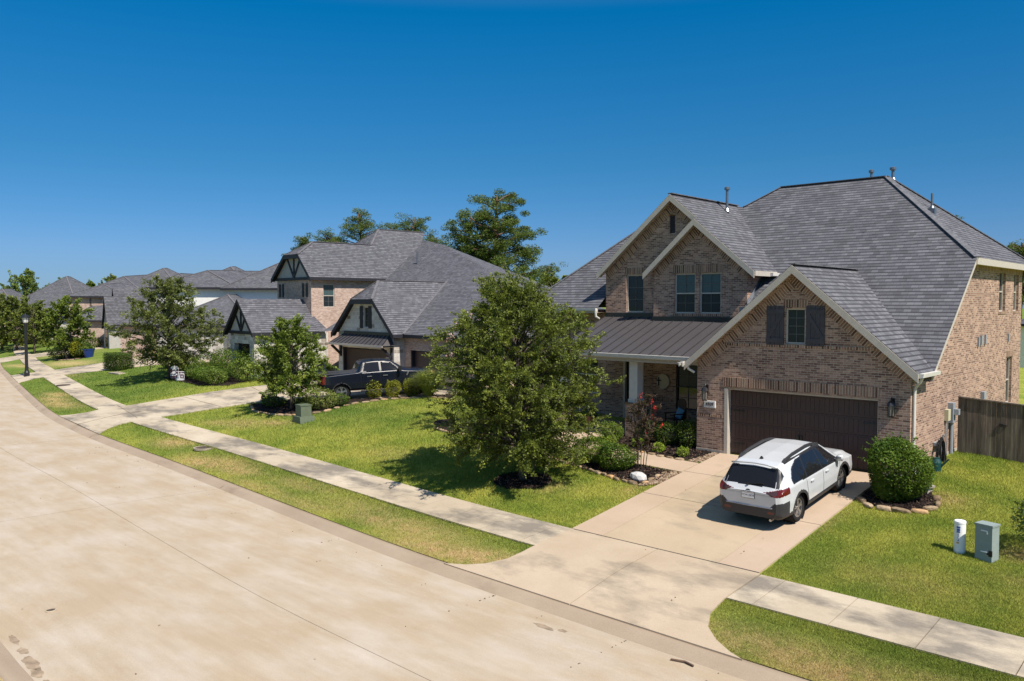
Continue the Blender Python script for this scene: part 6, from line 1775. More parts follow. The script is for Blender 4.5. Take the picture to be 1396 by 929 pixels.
def timber(parent, tf, x0, x1, z0, zt0, zt1, xt0, xt1, y):
    q = MB(tf)
    q.face([(x0, y - .012, z0), (x1, y - .012, z0), (xt1, y - .012, zt1), (xt0, y - .012, zt0)] if xt1 - xt0 > .01 else [(x0, y - .012, z0), (x1, y - .012, z0), (xt0, y - .012, zt0)])
    p = q.build('gable_panel', M['timber_panel'], parent)
    q = MB(tf); xm = (xt0 + xt1) / 2
    q.box(x0 - .25, x1 + .25, y - .09, y - .014, z0 - .12, z0 + .08)
    q.bar((xm, y - .05, z0 + .02), (xm, y - .05, zt0 - .02), .14, .07, up=(0, 1, 0))
    wtop = (xt0 if xt1 - xt0 > .01 else xm - (xm - x0) * .42, xt1 if xt1 - xt0 > .01 else xm + (x1 - xm) * .42)
    ztp = zt0 if xt1 - xt0 > .01 else z0 + (zt0 - z0) * .55
    for xx in wtop: q.bar((xm, y - .052, z0 + .05), (xx, y - .052, ztp), .13, .07, up=(0, 1, 0))
    q.build('timber_brace', M['dark_trim'], p)
timber(h2, H2, -16.5, -11.65, 8.25, 9.75, 9.75, -14.95, -12.9, 1.0)
# porch gable
q = MB(H2)
q.wall([(-14.5, 1.4), (-10.85, 1.4), (-10.85, 4.6), (-12.7, 6.6), (-14.5, 4.6)], [(-13.9, -11.5, 1.6, 3.85)], lw(-3.5), .3)
q.wall([(-3.5, 1.4), (1.7, 1.4), (1.7, 4.6), (-3.5, 4.6)], [(-2.6, -.4, 1.6, 3.7)], lx(-10.85), .3)
q.face([(-14.5, -3.5, 1.4), (-14.5, 1, 1.4), (-14.5, 1, 4.6), (-14.5, -3.5, 4.6)])
q.build('wall', M['stone'], h2)
q = MB(H2); q.box(-13.9, -11.5, -3.2, -3.14, 1.5, 3.85); q.box(-11.2, -11.14, -2.6, -.4, 1.5, 3.7); q.build('window', M['glass'], h2)
clip_gable(h2, H2, -12.7, 6.8, -14.95, -10.45, 4.58, 4.6, None, -3.8, 1.0, 0)
q = MB(H2); q.face([(-11.5, .99, 5.6), (-10.45, .99, 4.6), (-10.45, 1.75, 4.6), (-11.5, 1.2, 5.6)]); q.build('roof', M['shingle'], h2)
timber(h2, H2, -14.4, -10.98, 4.6, 6.55, 6.55, -12.7, -12.7, -3.5)
q = MB(H2); q.box(-11.5, -10.9, 1.75, 1.9, 1.4, 4.5); q.build('wall', M['stone'], h2)
for (x, y, z) in ((-10.2, 9.0, 9.1),):
    q = MB(H2); q.tube([(x, y, z), (x, y, z + 1.2)], .07, 8); q.build('vent_pipe', M['flashing'], h2)

def frame_at(px, D, rot):
    x, y = px_at(px, D); return Matrix.Translation((x, y, 0)) @ Matrix.Rotation(R(-rot), 4, 'Z')
def ridge_roof(parent, pa, pb, hw, ze, wall, ends=1.0, fascia='dark_trim', zb=1.4, windows=()):
    """a hipped roof given by the two ends of its ridge (x, y, z), half width and eave height, with walls below"""
    a, b = Vector(pa), Vector(pb)
    d = Vector((b.x - a.x, b.y - a.y, 0)); L = max(d.length, .05); d.normalize() if d.length > .01 else None
    ang = math.atan2(d.y, d.x)
    tf = Matrix.Translation((a.x, a.y, 0)) @ Matrix.Rotation(ang, 4, 'Z')
    za, zb_ = a.z, b.z
    e = hw * ends
    c = [(-e, -hw, ze), (L + e, -hw, ze), (L + e, hw, ze), (-e, hw, ze)]
    A_, B_2 = (0, 0, za), (L, 0, zb_)
    q = MB(tf)
    q.face([c[0], c[1], B_2, A_]); q.face([c[1], c[2], B_2]); q.face([c[2], c[3], A_, B_2]); q.face([c[3], c[0], A_])
    ro = q.build('roof', M['shingle'], parent)
    q = MB(tf)
    for (p, r) in ((c[0], A_), (c[3], A_), (c[1], B_2), (c[2], B_2), (A_, B_2)):
        if (Vector(p) - Vector(r)).length > .2: q.bar(Vector(p) + Vector((0, 0, .015)), Vector(r) + Vector((0, 0, .015)), .17, .035)
    q.build('ridge_cap', M['ridge_light'], ro)
    q = MB(tf)
    for k in range(4): q.bar(Vector(c[k]) + Vector((0, 0, -.1)), Vector(c[(k + 1) % 4]) + Vector((0, 0, -.1)), .06, .18)
    q.face([(p[0], p[1], ze - .16) for p in c])
    q.build('fascia', M[fascia], parent)
    q = MB(tf); o = .4; q.box(-e + o, L + e - o, -hw + o, hw - o, zb, ze); q.build('wall', M[wall], parent)
    return tf
def up_at(px, y, D):
    x, yy = px_at(px, D); return (x, yy, 6.5 + (414 - y) / 1122 * D)
lw0 = lw(0)
# third house: stone wing, white two storey parts behind
H3 = frame_at(308, 69, 8)
h3 = thing('brick_house', 'house with white upper walls and low stone wing, seen over the second house\'s porch', 'house', tuple(H3 @ Vector((-3, 4, 1.7))), 'brick houses along the street')
q = MB(H3); q.wall([(-4.6, 1.3), (6, 1.3), (6, 4.6), (-4.6, 4.6)], [(-1.9, -1.2, 2.3, 3.7)], lw0); q.build('wall', M['stone'], h3)
window(h3, (-1.9, -1.2, 2.3, 3.7), plane_tf(lw0, H3), ('glass', None), 2, (3,))
q = MB(H3); q.face([(-4.6, 0, 1.3), (-4.6, 9, 1.3), (-4.6, 9, 4.6), (-4.6, 0, 4.6)]); q.build('wall', M['stucco'], h3)
ridge_roof(h3, up_at(311, 402, 74), up_at(352, 402, 80), 4.7, 4.65, 'stone', 1.0)
ridge_roof(h3, up_at(284, 369, 80), up_at(322, 369, 87), 4.3, 8.0, 'stucco', .8)
ridge_roof(h3, up_at(316, 364, 92), up_at(322, 364, 93), 4.3, 7.9, 'stucco', 1)
ridge_roof(h3, up_at(325, 370, 89), up_at(355, 370, 95), 4.3, 8.0, 'stucco', .8)
ridge_roof(h3, up_at(386, 357, 79), up_at(408, 357, 83), 4.2, 7.9, 'stucco', 1.0)
ridge_roof(h3, up_at(232, 404, 78), up_at(255, 404, 82), 3.6, 4.6, 'pink_brick', 1.0)
T3 = frame_at(262, 74, 8)
q = MB(T3); q.box(-.3, .5, 0, 3, 1.3, 4.5); q.build('wall', M['stucco'], h3)
# fourth house
H4 = frame_at(150, 95, 10)
h4 = thing('brick_house', 'house with two tall narrow dark gables, behind the pink crepe myrtle', 'house', tuple(H4 @ Vector((0, 5, 1.5))), 'brick houses along the street')
ridge_roof(h4, up_at(143, 388, 97), up_at(165, 386, 102), 3.4, 7.35, 'pink_brick', .8)
ridge_roof(h4, up_at(170, 377, 104), up_at(203, 375, 112), 4.8, 7.3, 'stone', 1.0)
ridge_roof(h4, up_at(224, 366, 110), up_at(229, 366, 111), 6.2, 7.2, 'pink_brick', 1.0)
ridge_roof(h4, up_at(245, 373, 106), up_at(266, 374, 112), 4.5, 7.4, 'pink_brick', .7)
ridge_roof(h4, up_at(158, 399, 96), up_at(215, 397, 108), 4.4, 4.6, 'pink_brick', .6)
for (px, D, w_2, zt, zb2, tone) in ((145, 91, 1.3, 7.3, 4.2, 'timber_panel'), (157, 93, 1.9, 8.3, 4.4, 'pink_brick')):
    T4 = frame_at(px, D, 10)
    q = MB(T4); q.face([(-w_2, 0, 1.3), (w_2, 0, 1.3), (w_2, 0, zb2), (0, 0, zt - .15), (-w_2, 0, zb2)]); q.face([(w_2, 0, 1.3), (w_2, 3, 1.3), (w_2, 3, zb2), (w_2, 0, zb2)])
    q.build('wall', M[tone], h4)
    clip_gable(h4, T4, 0, zt, -w_2 - .2, w_2 + .2, zb2 - .3, zb2 - .3, None, -.2, 4, 0)
    q = MB(T4); q.box(-w_2 * .5, w_2 * .5, -.03, .0, 1.6, 3.6); q.build('window', M['glass'], h4)
q = MB(frame_at(124, 93, 10)); q.box(-.35, .35, -.05, .03, 6.2, 7.1); q.build('window', M['glass'], h4)
# fifth house
H5 = frame_at(70, 118, 12)
h5 = thing('brick_house', 'farthest house, pale walls under a big pyramid shaped grey roof', 'house', tuple(H5 @ Vector((0, 5, 1.5))), 'brick houses along the street')
T5 = ridge_roof(h5, up_at(92, 377, 124), up_at(98, 378, 125), 7.0, 4.9, 'pink_brick', 1.0)
ridge_roof(h5, up_at(112, 396, 116), up_at(130, 395, 120), 4.0, 4.6, 'stone', 1.0)
q = MB(H5)
for x in (-4, 0, 4): q.box(x, x + 1.4, -.9, -.8, 2, 4)
q.build('window', M['glass'], h5)
h6 = thing('brick_house', 'pale house at the left edge of the photo hidden behind street oaks', 'house', (*px_at(8, 140), 1.6), 'brick houses along the street')
ridge_roof(h6, up_at(4, 394, 140), up_at(16, 394, 143), 5.5, 4.8, 'pink_brick', 1.0)
# house behind the main one, a sliver at the right edge
H7 = frame_at(1425, 60, 0)
h7 = thing('brick_house', 'neighbouring house with white wall, a sliver at the right edge', 'house', tuple(H7 @ Vector((0, 3, 1.5))), 'brick houses along the street')
hip_block(h7, H7, -1.6, 9, 0, 9, 5.0, .6, wall='stucco')
# ------------------------------------------------------------------ fence
M['fence'] = None
m, nt, b = new_mat('weathered_wood', 0.9, 0.15)
g = nd(nt, 'NewGeometry'); pos = g.outputs['Position']
sc_ = nd(nt, 'VectorMath', {0: pos, 1: (9, 9, 0.7)}, operation='MULTIPLY').outputs[0]
c = ramp(nt, noise(nt, sc_, 1.2, 5, .65), [(0.3, (0.062, 0.050, 0.042)), (0.55, (0.145, 0.118, 0.096)), (0.75, (0.28, 0.24, 0.20))])
c = mixc(nt, .5, c, ramp(nt, g.outputs['Random Per Island'], [(0, (.28, .27, .26)), (1, (.72, .72, .7))]), 'OVERLAY')
nt.links.new(c, b.inputs['Base Color'])
M['fence'] = m
fx0, fy = -7.34, 28.75
fence = thing('wooden_fence', 'weathered dark board fence with cap rail running from the brick house to the right edge', 'fence', (fx0, fy, 1.6))
fz = lambda x: hz(x, fy)
q = MB(); x = fx0; fr_ = random.Random(4)
while x < 6:
    wd = .135; zb_f = fz(x) + .02; zt_f = fz(x) + 1.76
    q.box(x, x + wd - .006, fy - .01 + fr_.uniform(-.004, .004), fy + .012, zb_f, zt_f); x += wd
q.build('fence_board', M['fence'], fence, fix=False)
q = MB(); q.bar((fx0, fy, fz(fx0) + 1.79), (fx0 + 1.95, fy, fz(fx0 + 1.95) + 1.79), .12, .04); q.bar((fx0 + 1.95, fy, fz(fx0 + 1.95) + 1.79), (6, fy, fz(6) + 1.79), .12, .04)
q.build('cap_rail', M['fence'], fence)
q = MB()
for x in (fx0 + .05, fx0 + 2.5, fx0 + 5, fx0 + 7.5, fx0 + 10): q.box(x, x + .09, fy + .02, fy + .11, fz(x), fz(x) + 1.75)
q.build('fence_post', M['fence'], fence)
q = MB(); x = fx0 + 1.17; z = fz(x) + 1.0; q.box(x, x + .1, fy - .05, fy - .012, z, z + .09); q.box(x + .05, x + .22, fy - .04, fy - .015, z + .03, z + .055); q.build('gate_latch', M['dark_metal'], fence)

# ------------------------------------------------------------------ edging stones
def stone_mesh(seed, sx, sy, sz, ex=.55):
    bm = bmesh.new(); bmesh.ops.create_icosphere(bm, subdivisions=2, radius=1)
    r = random.Random(seed)
    k = [(Vector((r.uniform(-1, 1), r.uniform(-1, 1), r.uniform(-1, 1))).normalized(), r.uniform(-.25, .25)) for _ in range(9)]
    for v in bm.verts:
        n = v.co.normalized(); f = 1 + sum(a * max(0, n.dot(d)) ** 3 for d, a in k)
        p = n * f
        e = lambda t: math.copysign(abs(t) ** ex, t)
        v.co = Vector((e(p.x) * sx, e(p.y) * sy, e(p.z) * sz))
    me = bpy.data.meshes.new('edging_stone'); bm.to_mesh(me); bm.free(); me.materials.append(M['edge_stone'])
    return me
SM = [stone_mesh(i, .17, .075, .055, .7) for i in range(7)]
def edge_run(pts, label, step=.33, group='edging stones of the planting beds', size=1.0, cat='stone', lift=.03):
    P_ = np.array(pts, float); ds = np.concatenate([[0], np.cumsum(np.linalg.norm(np.diff(P_, axis=0), axis=1))])
    n = max(1, int(ds[-1] / step))
    for k in range(n):
        s = (k + .5) * ds[-1] / n
        x, y = np.interp(s, ds, P_[:, 0]), np.interp(s, ds, P_[:, 1])
        i = min(np.searchsorted(ds, s) - 1, len(P_) - 2); t = P_[i + 1] - P_[i]
        o = bpy.data.objects.new('edging_stone', SM[rnd.randrange(7)]); COL.objects.link(o)
        o.location = (x + rnd.uniform(-.02, .02), y + rnd.uniform(-.02, .02), hz(x, y) + lift)
        o.rotation_euler = (rnd.uniform(-.1, .1), rnd.uniform(-.1, .1), math.atan2(t[1], t[0]) + rnd.uniform(-.15, .15))
        sc = step / .34 * size * rnd.uniform(.75, 1.15); o.scale = (sc, size * rnd.uniform(.85, 1.2), size * rnd.uniform(.8, 1.2))
        tag(o, label, cat, group)
edge_run([(-19.6, 22.5), (-18.3, 21.7), (-17.1, 21.38), (-15.9, 21.05), (-14.8, 20.74), (-14.0, 20.62)], 'tan edging stone between the lawn and the front bed with the white rock')
edge_run([(-13.9, 20.66), (-13.85, 21.2), (-13.9, 22.1)], 'tan edging stone between the front bed and the pebble strip')
edge_run([(-18.4, 24.2), (-16.8, 23.7), (-15.1, 23.42), (-14.0, 23.36)], 'tan edging stone along the porch bed beside the front walk', .38)
edge_run([(-8.12, 22.4), (-7.65, 21.95), (-7.0, 21.88), (-6.42, 22.15), (-6.24, 22.8), (-6.5, 23.5)], 'tan flat edging stone around the large round shrub by the garage', .42, size=1.25)
edge_run([(-39.6, 22.3), (-37.8, 21.5), (-36.0, 21.4), (-34.2, 21.8), (-33.55, 22.8), (-33.45, 24.4), (-33.0, 26.0), (-31.7, 27.6), (-29.4, 28.1)], 'pale edging stone of the second house\'s oak bed', .5)
edge_run([(-25.9, 23.0), (-24.6, 22.75), (-23.2, 23.0), (-22.6, 23.8)], 'edging stone of the bed hidden behind the large lawn oak', .38)
edge_run([(-92.5, 30.0), (-90, 29.45), (-87.5, 29.9), (-86.9, 30.6)], 'pale stone around the far round bed', .6)

# river pebbles along the driveway: too many to count
def pebbles(poly, n, seed, zo=.03):
    rng = np.random.default_rng(seed); P_ = np.array(poly)
    x = rng.uniform(P_[:, 0].min(), P_[:, 0].max(), n * 4); y = rng.uniform(P_[:, 1].min(), P_[:, 1].max(), n * 4)
    k = inside(poly, x, y); x, y = x[k][:n], y[k][:n]; n = len(x); z = HT(x, y) + zo
    bm = bmesh.new(); bmesh.ops.create_icosphere(bm, subdivisions=1, radius=1)
    bv = np.array([v.co[:] for v in bm.verts]); bf = np.array([[v.index for v in f.verts] for f in bm.faces]); bm.free()
    s = rng.uniform(.025, .055, (n, 3)); s[:, 2] *= .7
    a = rng.uniform(0, 6.28, n); ca, sa = np.cos(a), np.sin(a)
    v = bv[None] * s[:, None]
    v = np.stack([v[..., 0] * ca[:, None] - v[..., 1] * sa[:, None], v[..., 0] * sa[:, None] + v[..., 1] * ca[:, None], v[..., 2]], -1) + np.stack([x, y, z], -1)[:, None]
    f = bf[None] + (np.arange(n) * len(bv))[:, None, None]
    o = link('river_pebbles', np_mesh('river_pebbles', v.reshape(-1, 3), f.reshape(-1, 3), M['pebble'], None, True)); o['kind'] = 'stuff'
m, nt, b = new_mat('river_pebble', .75, .3)
g = nd(nt, 'NewGeometry'); nt.links.new(ramp(nt, g.outputs['Random Per Island'], [(0, (.075, .045, .03)), (.5, (.22, .145, .092)), (1, (.38, .29, .21))]), b.inputs['Base Color']); M['pebble'] = m
pebbles([(-13.95, 20.5), (-13.46, 20.9), (-13.46, 22.2), (-13.85, 22.2), (-13.85, 21.0)], 420, 1)
pebbles([(-13.9, 23.35), (-13.46, 23.4), (-13.46, 24.55), (-13.62, 24.55), (-13.75, 24.0)], 300, 2)
# mulch chips
def chips(polys, per, seed):
    rng = np.random.default_rng(seed); V = []
    for poly in polys:
        P_ = np.array(poly); n = int(per * (np.ptp(P_[:, 0]) * np.ptp(P_[:, 1])))
        x = rng.uniform(P_[:, 0].min(), P_[:, 0].max(), n); y = rng.uniform(P_[:, 1].min(), P_[:, 1].max(), n)
        k = inside(poly, x, y); x, y = x[k], y[k]; z = HT(x, y) + rng.uniform(.03, .07, len(x))
        c = np.stack([x, y, z], -1); a = rng.normal(size=(len(x), 3)); a[:, 2] *= .5; a /= np.linalg.norm(a, axis=1)[:, None]
        bb = np.cross(a, rng.normal(size=(len(x), 3))); bb /= np.linalg.norm(bb, axis=1)[:, None]
        s = rng.uniform(.03, .07, len(x))[:, None]
        V.append(np.stack([c - a * s, c + bb * s * .3, c + a * s, c - bb * s * .3], 1).reshape(-1, 3))
    v = np.concatenate(V); o = link('mulch_chips', np_mesh('mulch_chips', v, np.arange(len(v)).reshape(-1, 4), M['chip'])); o['kind'] = 'stuff'
m, nt, b = new_mat('mulch_chip', .95, .1)
g = nd(nt, 'NewGeometry'); nt.links.new(ramp(nt, g.outputs['Random Per Island'], [(0, (.012, .009, .008)), (.7, (.05, .034, .028)), (1, (.17, .11, .08))]), b.inputs['Base Color']); M['chip'] = m
chips([BED1, BED2, BED3, RING1], 420, 3); chips([BEDL], 90, 4)

# ------------------------------------------------------------------ things on the lawns
def at(x, y, dz=0): return (x, y, hz(x, y) + dz)
o = bpy.data.objects.new('white_rock', stone_mesh(44, .34, .22, .2, .95)); o.data.materials[0] = plain('white_rock', (.50, .49, .47), .9, .2, var=.12, scale=8, bump=.5)
COL.objects.link(o); o.location = at(-14.25, 21.02, .1); o.rotation_euler = (0, .1, -.2); tag(o, 'white rough rock in the dark mulch of the front bed', 'rock')

M['grn_box'] = plain('green_utility_paint', (.105, .128, .085), .5, .35, var=.08)
M['grey_box'] = plain('grey_green_utility_paint', (.24, .29, .28), .45, .4, var=.06)
u = thing('utility_box', 'green stepped utility pedestal on the lawn beside the bright green oak', 'utility box', at(-32.95, 21.25))
T_ = Matrix.Translation(at(-32.95, 21.25)) @ Matrix.Rotation(R(-8), 4, 'Z')
q = MB(T_); q.prism([(-.44, -.05), (.44, -.05), (.38, .26), (-.38, .26)], 'y', -.36, .36); q.build('base', M['grn_box'], u)
q = MB(T_); q.prism([(-.30, .26), (.30, .26), (.28, .74), (-.28, .74)], 'y', -.26, .26); q.box(-.3, .3, -.28, .28, .74, .79); q.build('cabinet', M['grn_box'], u)
u = thing('cable_pedestal', 'white round cable marker post with blue lettering on the right lawn', 'marker post', at(-5.06, 20.2))
c_ = at(-5.06, 20.2)
q = MB(); q.lathe([(.12, -.05), (.118, .66)], c_, 20); q.build('post', M['white'], u, smooth=False)
q = MB(); q.lathe([(.124, .66), (.124, .70), (.11, .715)], c_, 20); q.build('cap', M['white'], u)
M['blue_ink'] = plain('blue_print', (.05, .09, .30), .5, .3, var=.05); M['orange_ink'] = plain('orange_print', (.55, .28, .05), .5, .3, var=.05)
def curved(mb, c, r, a0, a1, z0, z1, n=6):
    for k in range(n):
        p, q2 = a0 + (a1 - a0) * k / n, a0 + (a1 - a0) * (k + 1) / n
        mb.face([(c[0] + r * math.cos(t), c[1] + r * math.sin(t), c[2] + z) for t, z in ((p, z0), (q2, z0), (q2, z1), (p, z1))])
q = MB()
am = math.atan2(-20.2, 5.06) - .25
for k, (z0_, z1_, w_3) in enumerate(((.56, .60, .32), (.50, .545, .28), (.46, .49, .30))): curved(q, c_, .1215, am - w_3, am + w_3, z0_, z1_)
for k in range(5): curved(q, c_, .1215, am - .1 + (k % 2) * .05, am + .12 - (k % 3) * .05, .27 + k * .034, .295 + k * .034)
q.build('blue_lettering', M['blue_ink'], u)
q = MB(); curved(q, c_, .1215, am - .35, am + .15, .215, .245); q.build('orange_band', M['orange_ink'], u)
u = thing('utility_pedestal', 'tall grey green utility pedestal next to the white marker post', 'utility box', at(-4.5, 20.12))
T_ = Matrix.Translation(at(-4.5, 20.12)) @ Matrix.Rotation(R(-14), 4, 'Z')
q = MB(T_); q.box(-.18, .18, -.15, .15, -.05, .76); q.build('cabinet', M['grey_box'], u)
q = MB(T_); q.box(-.195, .195, -.165, .165, .76, .80); q.build('lid', M['grey_box'], u)
q = MB(T_)
for z in (.20, .66): q.bar((-.05, -.158, z), (.08, -.158, z), .02, .02); q.bar((.08, -.158, z), (.08, -.158, z - .06), .02, .02, up=(0, 1, 0))
q.build('label_holder', M['white'], u)
q = MB(T_); q.box(.12, .195, -.17, -.15, .12, .25); q.box(.08, .13, -.18, -.15, .15, .19); q.build('padlock', M['dark_metal'], u)

# hose hanging on the side wall
hs = thing('garden_hose', 'black garden hose coiled on a grey hanger on the side wall behind the round shrub', 'hose', (-7.4, 26.9, 2.0))
q = MB(); hr = random.Random(9); pts = []
for k in range(90):
    a = k / 90 * 2 * math.pi * 5; pts.append((-7.42 + .10 + .05 * math.sin(a * .37), 26.9 + (.24 + .06 * math.sin(a * .7 + 1)) * math.sin(a), 2.10 + (.42 + .06 * math.sin(a * .31)) * math.cos(a) - .12))
q.tube(pts, .022, 6)
q.tube([(-7.3, 27.2, 2.15), (-7.28, 27.3, 1.8), (-7.28, 27.28, 1.5)], .022, 6)
q.build('hose_coil', M['black'], hs)
q = MB(); q.box(-7.49, -7.34, 26.75, 27.12, 2.2, 2.3); q.box(-7.49, -7.40, 27.1, 27.45, 1.95, 2.25); q.tube([(-7.45, 27.3, 2.2), (-7.35, 27.3, 2.5)], .03, 6); q.build('hanger', M['meter'], hs)
u = thing('watering_can', 'dark teal watering can standing by the wall behind the round shrub', 'watering can', at(-7.2, 26.0))
c_ = at(-7.2, 26.0); q = MB(); q.lathe([(.15, -.02), (.16, .25), (.11, .36), (.12, .38)], c_, 14); q.tube([(c_[0] + .1, c_[1], c_[2] + .1), (c_[0] + .35, c_[1], c_[2] + .38)], [.04, .02], 8); q.tube([(c_[0] - .1, c_[1], c_[2] + .36), (c_[0] - .22, c_[1], c_[2] + .3), (c_[0] - .15, c_[1], c_[2] + .1)], .018, 6)
q.build('body', plain('teal_plastic', (.008, .05, .048), .4, .4, var=.1), u)
u = thing('stone_bench', 'small pale stone slab on two feet, leaning by the round shrub bed', 'bench', at(-6.95, 23.72))
T_ = Matrix.Translation(at(-6.95, 23.72)) @ Matrix.Rotation(R(-18), 4, 'Z') @ Matrix.Rotation(R(6), 4, 'Y')
q = MB(T_); q.box(-.34, .34, -.12, .12, .20, .25); q.build('slab', M['foundation'], u)
for x in (-.28, .22):
    q = MB(T_); q.box(x, x + .07, -.10, .10, -.06, .20); q.build('leg', M['foundation'], u)

# lamp post, signs, lids, pots
lx_, ly_ = -77.6, 23.0
lp = thing('lamp_post', 'black street lamp post with glass lantern on the verge at the left edge', 'street lamp', at(lx_, ly_))
c_ = at(lx_, ly_)
q = MB(); q.lathe([(.22, -.1), (.22, .35), (.16, .5), (.125, .9), (.12, 4.35), (.16, 4.4), (.16, 4.5), (.1, 4.55)], c_, 16); q.build('post', M['dark_metal'], lp)
q = MB(); q.lathe([(.12, 4.55), (.20, 4.62), (.25, 5.0), (.22, 5.02)], c_, 12); q.build('lantern_glass', plain('frosted_lamp_glass', (.55, .55, .52), .3, .4, var=.05), lp)
q = MB(); q.lathe([(.37, 5.02), (.36, 5.08), (.22, 5.2), (.06, 5.28), (.03, 5.36), (0, 5.38)], c_, 16)
for a in range(6): q.bar((c_[0] + .2 * math.cos(a * 1.047), c_[1] + .2 * math.sin(a * 1.047), c_[2] + 4.62), (c_[0] + .25 * math.cos(a * 1.047), c_[1] + .25 * math.sin(a * 1.047), c_[2] + 5.02), .025, .025)
q.build('lantern_cap', M['dark_metal'], lp)
M['maroon'] = plain('maroon_print', (.10, .035, .06), .6, .2, var=.1); M['signwhite'] = plain('sign_board', (.66, .63, .64), .6, .3, var=.04)
# yard signs
u = thing('yard_sign', 'arched maroon and white yard sign at the grey green oak\'s trunk', 'sign', at(-55.2, 25.45))
T_ = Matrix.Translation(at(-55.2, 25.45)) @ Matrix.Rotation(R(30), 4, 'Z')
outl = [(-.32, .12), (.32, .12), (.32, .75)] + [(.32 * math.cos(a), .75 + .22 * math.sin(a)) for a in np.linspace(.2, math.pi - .2, 9)] + [(-.32, .75)]
q = MB(T_); q.prism(outl, 'y', -.015, .015); q.build('board', M['signwhite'], u)
q = MB(T_)
q.box(-.31, .31, -.022, -.016, .14, .27); q.box(-.31, .31, -.022, -.016, .36, .40)
for s in (-1, 1):
    q.prism([(s * .31, .44), (s * .31, .80), (s * .14, .70), (s * .2, .52)][::s], 'y', -.022, -.016)
q.tube([(-.2, -.02, .52), (-.14, -.02, .62), (0, -.02, .66), (.14, -.02, .62), (.2, -.02, .52)], .022, 5)
q.build('emblem_print', M['maroon'], u)
q = MB(T_)
for x in (-.25, .25): q.tube([(x, .0, -.1), (x, .0, .14)], .012, 5)
q.build('stake', M['dark_metal'], u)
u = thing('yard_sign', 'square white yard sign with maroon marks right of the arched sign', 'sign', at(-53.95, 25.25))
T_ = Matrix.Translation(at(-53.95, 25.25)) @ Matrix.Rotation(R(30), 4, 'Z')
q = MB(T_); q.box(-.32, .32, -.012, .012, .05, .66); q.build('board', M['signwhite'], u)
q = MB(T_)
for (x0, x1, z0_, z1_) in ((-.30, -.14, .5, .63), (-.08, .06, .52, .62), (.1, .3, .55, .62), (-.30, -.18, .22, .40), (.02, .28, .38, .46), (.02, .10, .26, .38), (.22, .28, .26, .38), (.02, .28, .20, .26)): q.box(x0, x1, -.018, -.013, z0_, z1_)
q.build('print', M['maroon'], u)
q = MB(T_)
for x in (-.2, .2): q.tube([(x, 0, -.1), (x, 0, .06)], .012, 5)
q.build('stake', M['dark_metal'], u)
# manhole and valve lids
def lid(name, label, x, y, r, dz, mat='iron', ring=True, cat='manhole cover'):
    c_ = at(x, y, dz); u = thing(name, label, cat, c_)
    q = MB(); q.lathe([(r * .86, -.03), (r * .86, .012), (r * .8, .018)], c_, 24); q.build('cover', M[mat], u)
    if ring:
        q = MB(); q.lathe([(r * 1.05, -.05), (r * 1.05, .022), (r * .9, .028), (r * .88, -.02)], c_, 24); q.build('rim', M['walk'], u)
lid('manhole_cover', 'rusty round manhole cover in a concrete ring at the sidewalk\'s front edge', -32.9, 16.4, .44, .03)
lid('manhole_cover', 'small rusty round cover set in the far sidewalk near the lamp post', -65.0, 21.75, .65, .04, ring=False)
lid('valve_cap', 'small iron valve cap in the road near the bottom left corner', -18.78, 5.9, .10, .012, ring=True, cat='valve cap')
u = thing('meter_lid', 'flat pale utility lid in the lawn before the square hedge', 'utility lid', at(-66.4, 26.2)); q = MB(); c_ = at(-66.4, 26.2); q.box(c_[0] - 1.0, c_[0] + 1.0, c_[1] - .45, c_[1] + .45, c_[2] - .05, c_[2] + .05); q.build('lid', M['walk'], u)
def pot(label, c_, r, h, mat, plant, seed, ph, flowers=None):
    u = thing('plant_pot', label, 'plant pot', c_, 'plant pots')
    q = MB(); q.lathe([(r * .68, 0), (r * .95, h * .75), (r * 1.05, h * .92), (r * 1.05, h), (r * .9, h), (r * .85, h * .9)], c_, 16); q.build('pot', M[mat], u)
    rng = np.random.default_rng(seed); n = 500
    d = rng.normal(size=(n, 3)); d /= np.linalg.norm(d, axis=1)[:, None]
    C = np.array(c_) + np.array([0, 0, h + ph * .4]) + d * rng.uniform(.4, 1, n)[:, None] * np.array([r * 1.15, r * 1.15, ph * .6])
    leaves('foliage', C, .07 if r < .5 else .2, M[plant], u, rng)
    if flowers:
        C = np.array(c_) + np.array([0, 0, h + ph * .6]) + rng.normal(size=(30, 3)) * np.array([r * .5, r * .5, ph * .3]); leaves('blossom', C, .06, M[flowers], u, rng, asp=.9)
M['terracotta'] = plain('brown_glazed_pot', (.13, .055, .03), .35, .5, var=.2); M['cobalt'] = plain('cobalt_blue_glaze', (.012, .035, .19), .25, .5, var=.1); M['white_flower'] = leaf_mat('white_flower', (.6, .6, .6), (.75, .75, .72), .2, var=.2)
pot('brown glazed pot of leafy white flowers at the porch step', at(-19.65, 25.6, .1), .3, .48, 'terracotta', 'shrub_leaf', 5, .4, 'white_flower')
pot('pot of pale flowers beside the front door behind the boxwood', (-18.2, 27.2, 1.68), .22, .36, 'terracotta', 'oak_leaf_c', 6, .45, 'white_flower')
pot('cobalt blue planter pot at the end of the far driveway walk', at(*px_at(120, 82)), .55, .85, 'cobalt', 'oak_leaf_b', 7, .25)
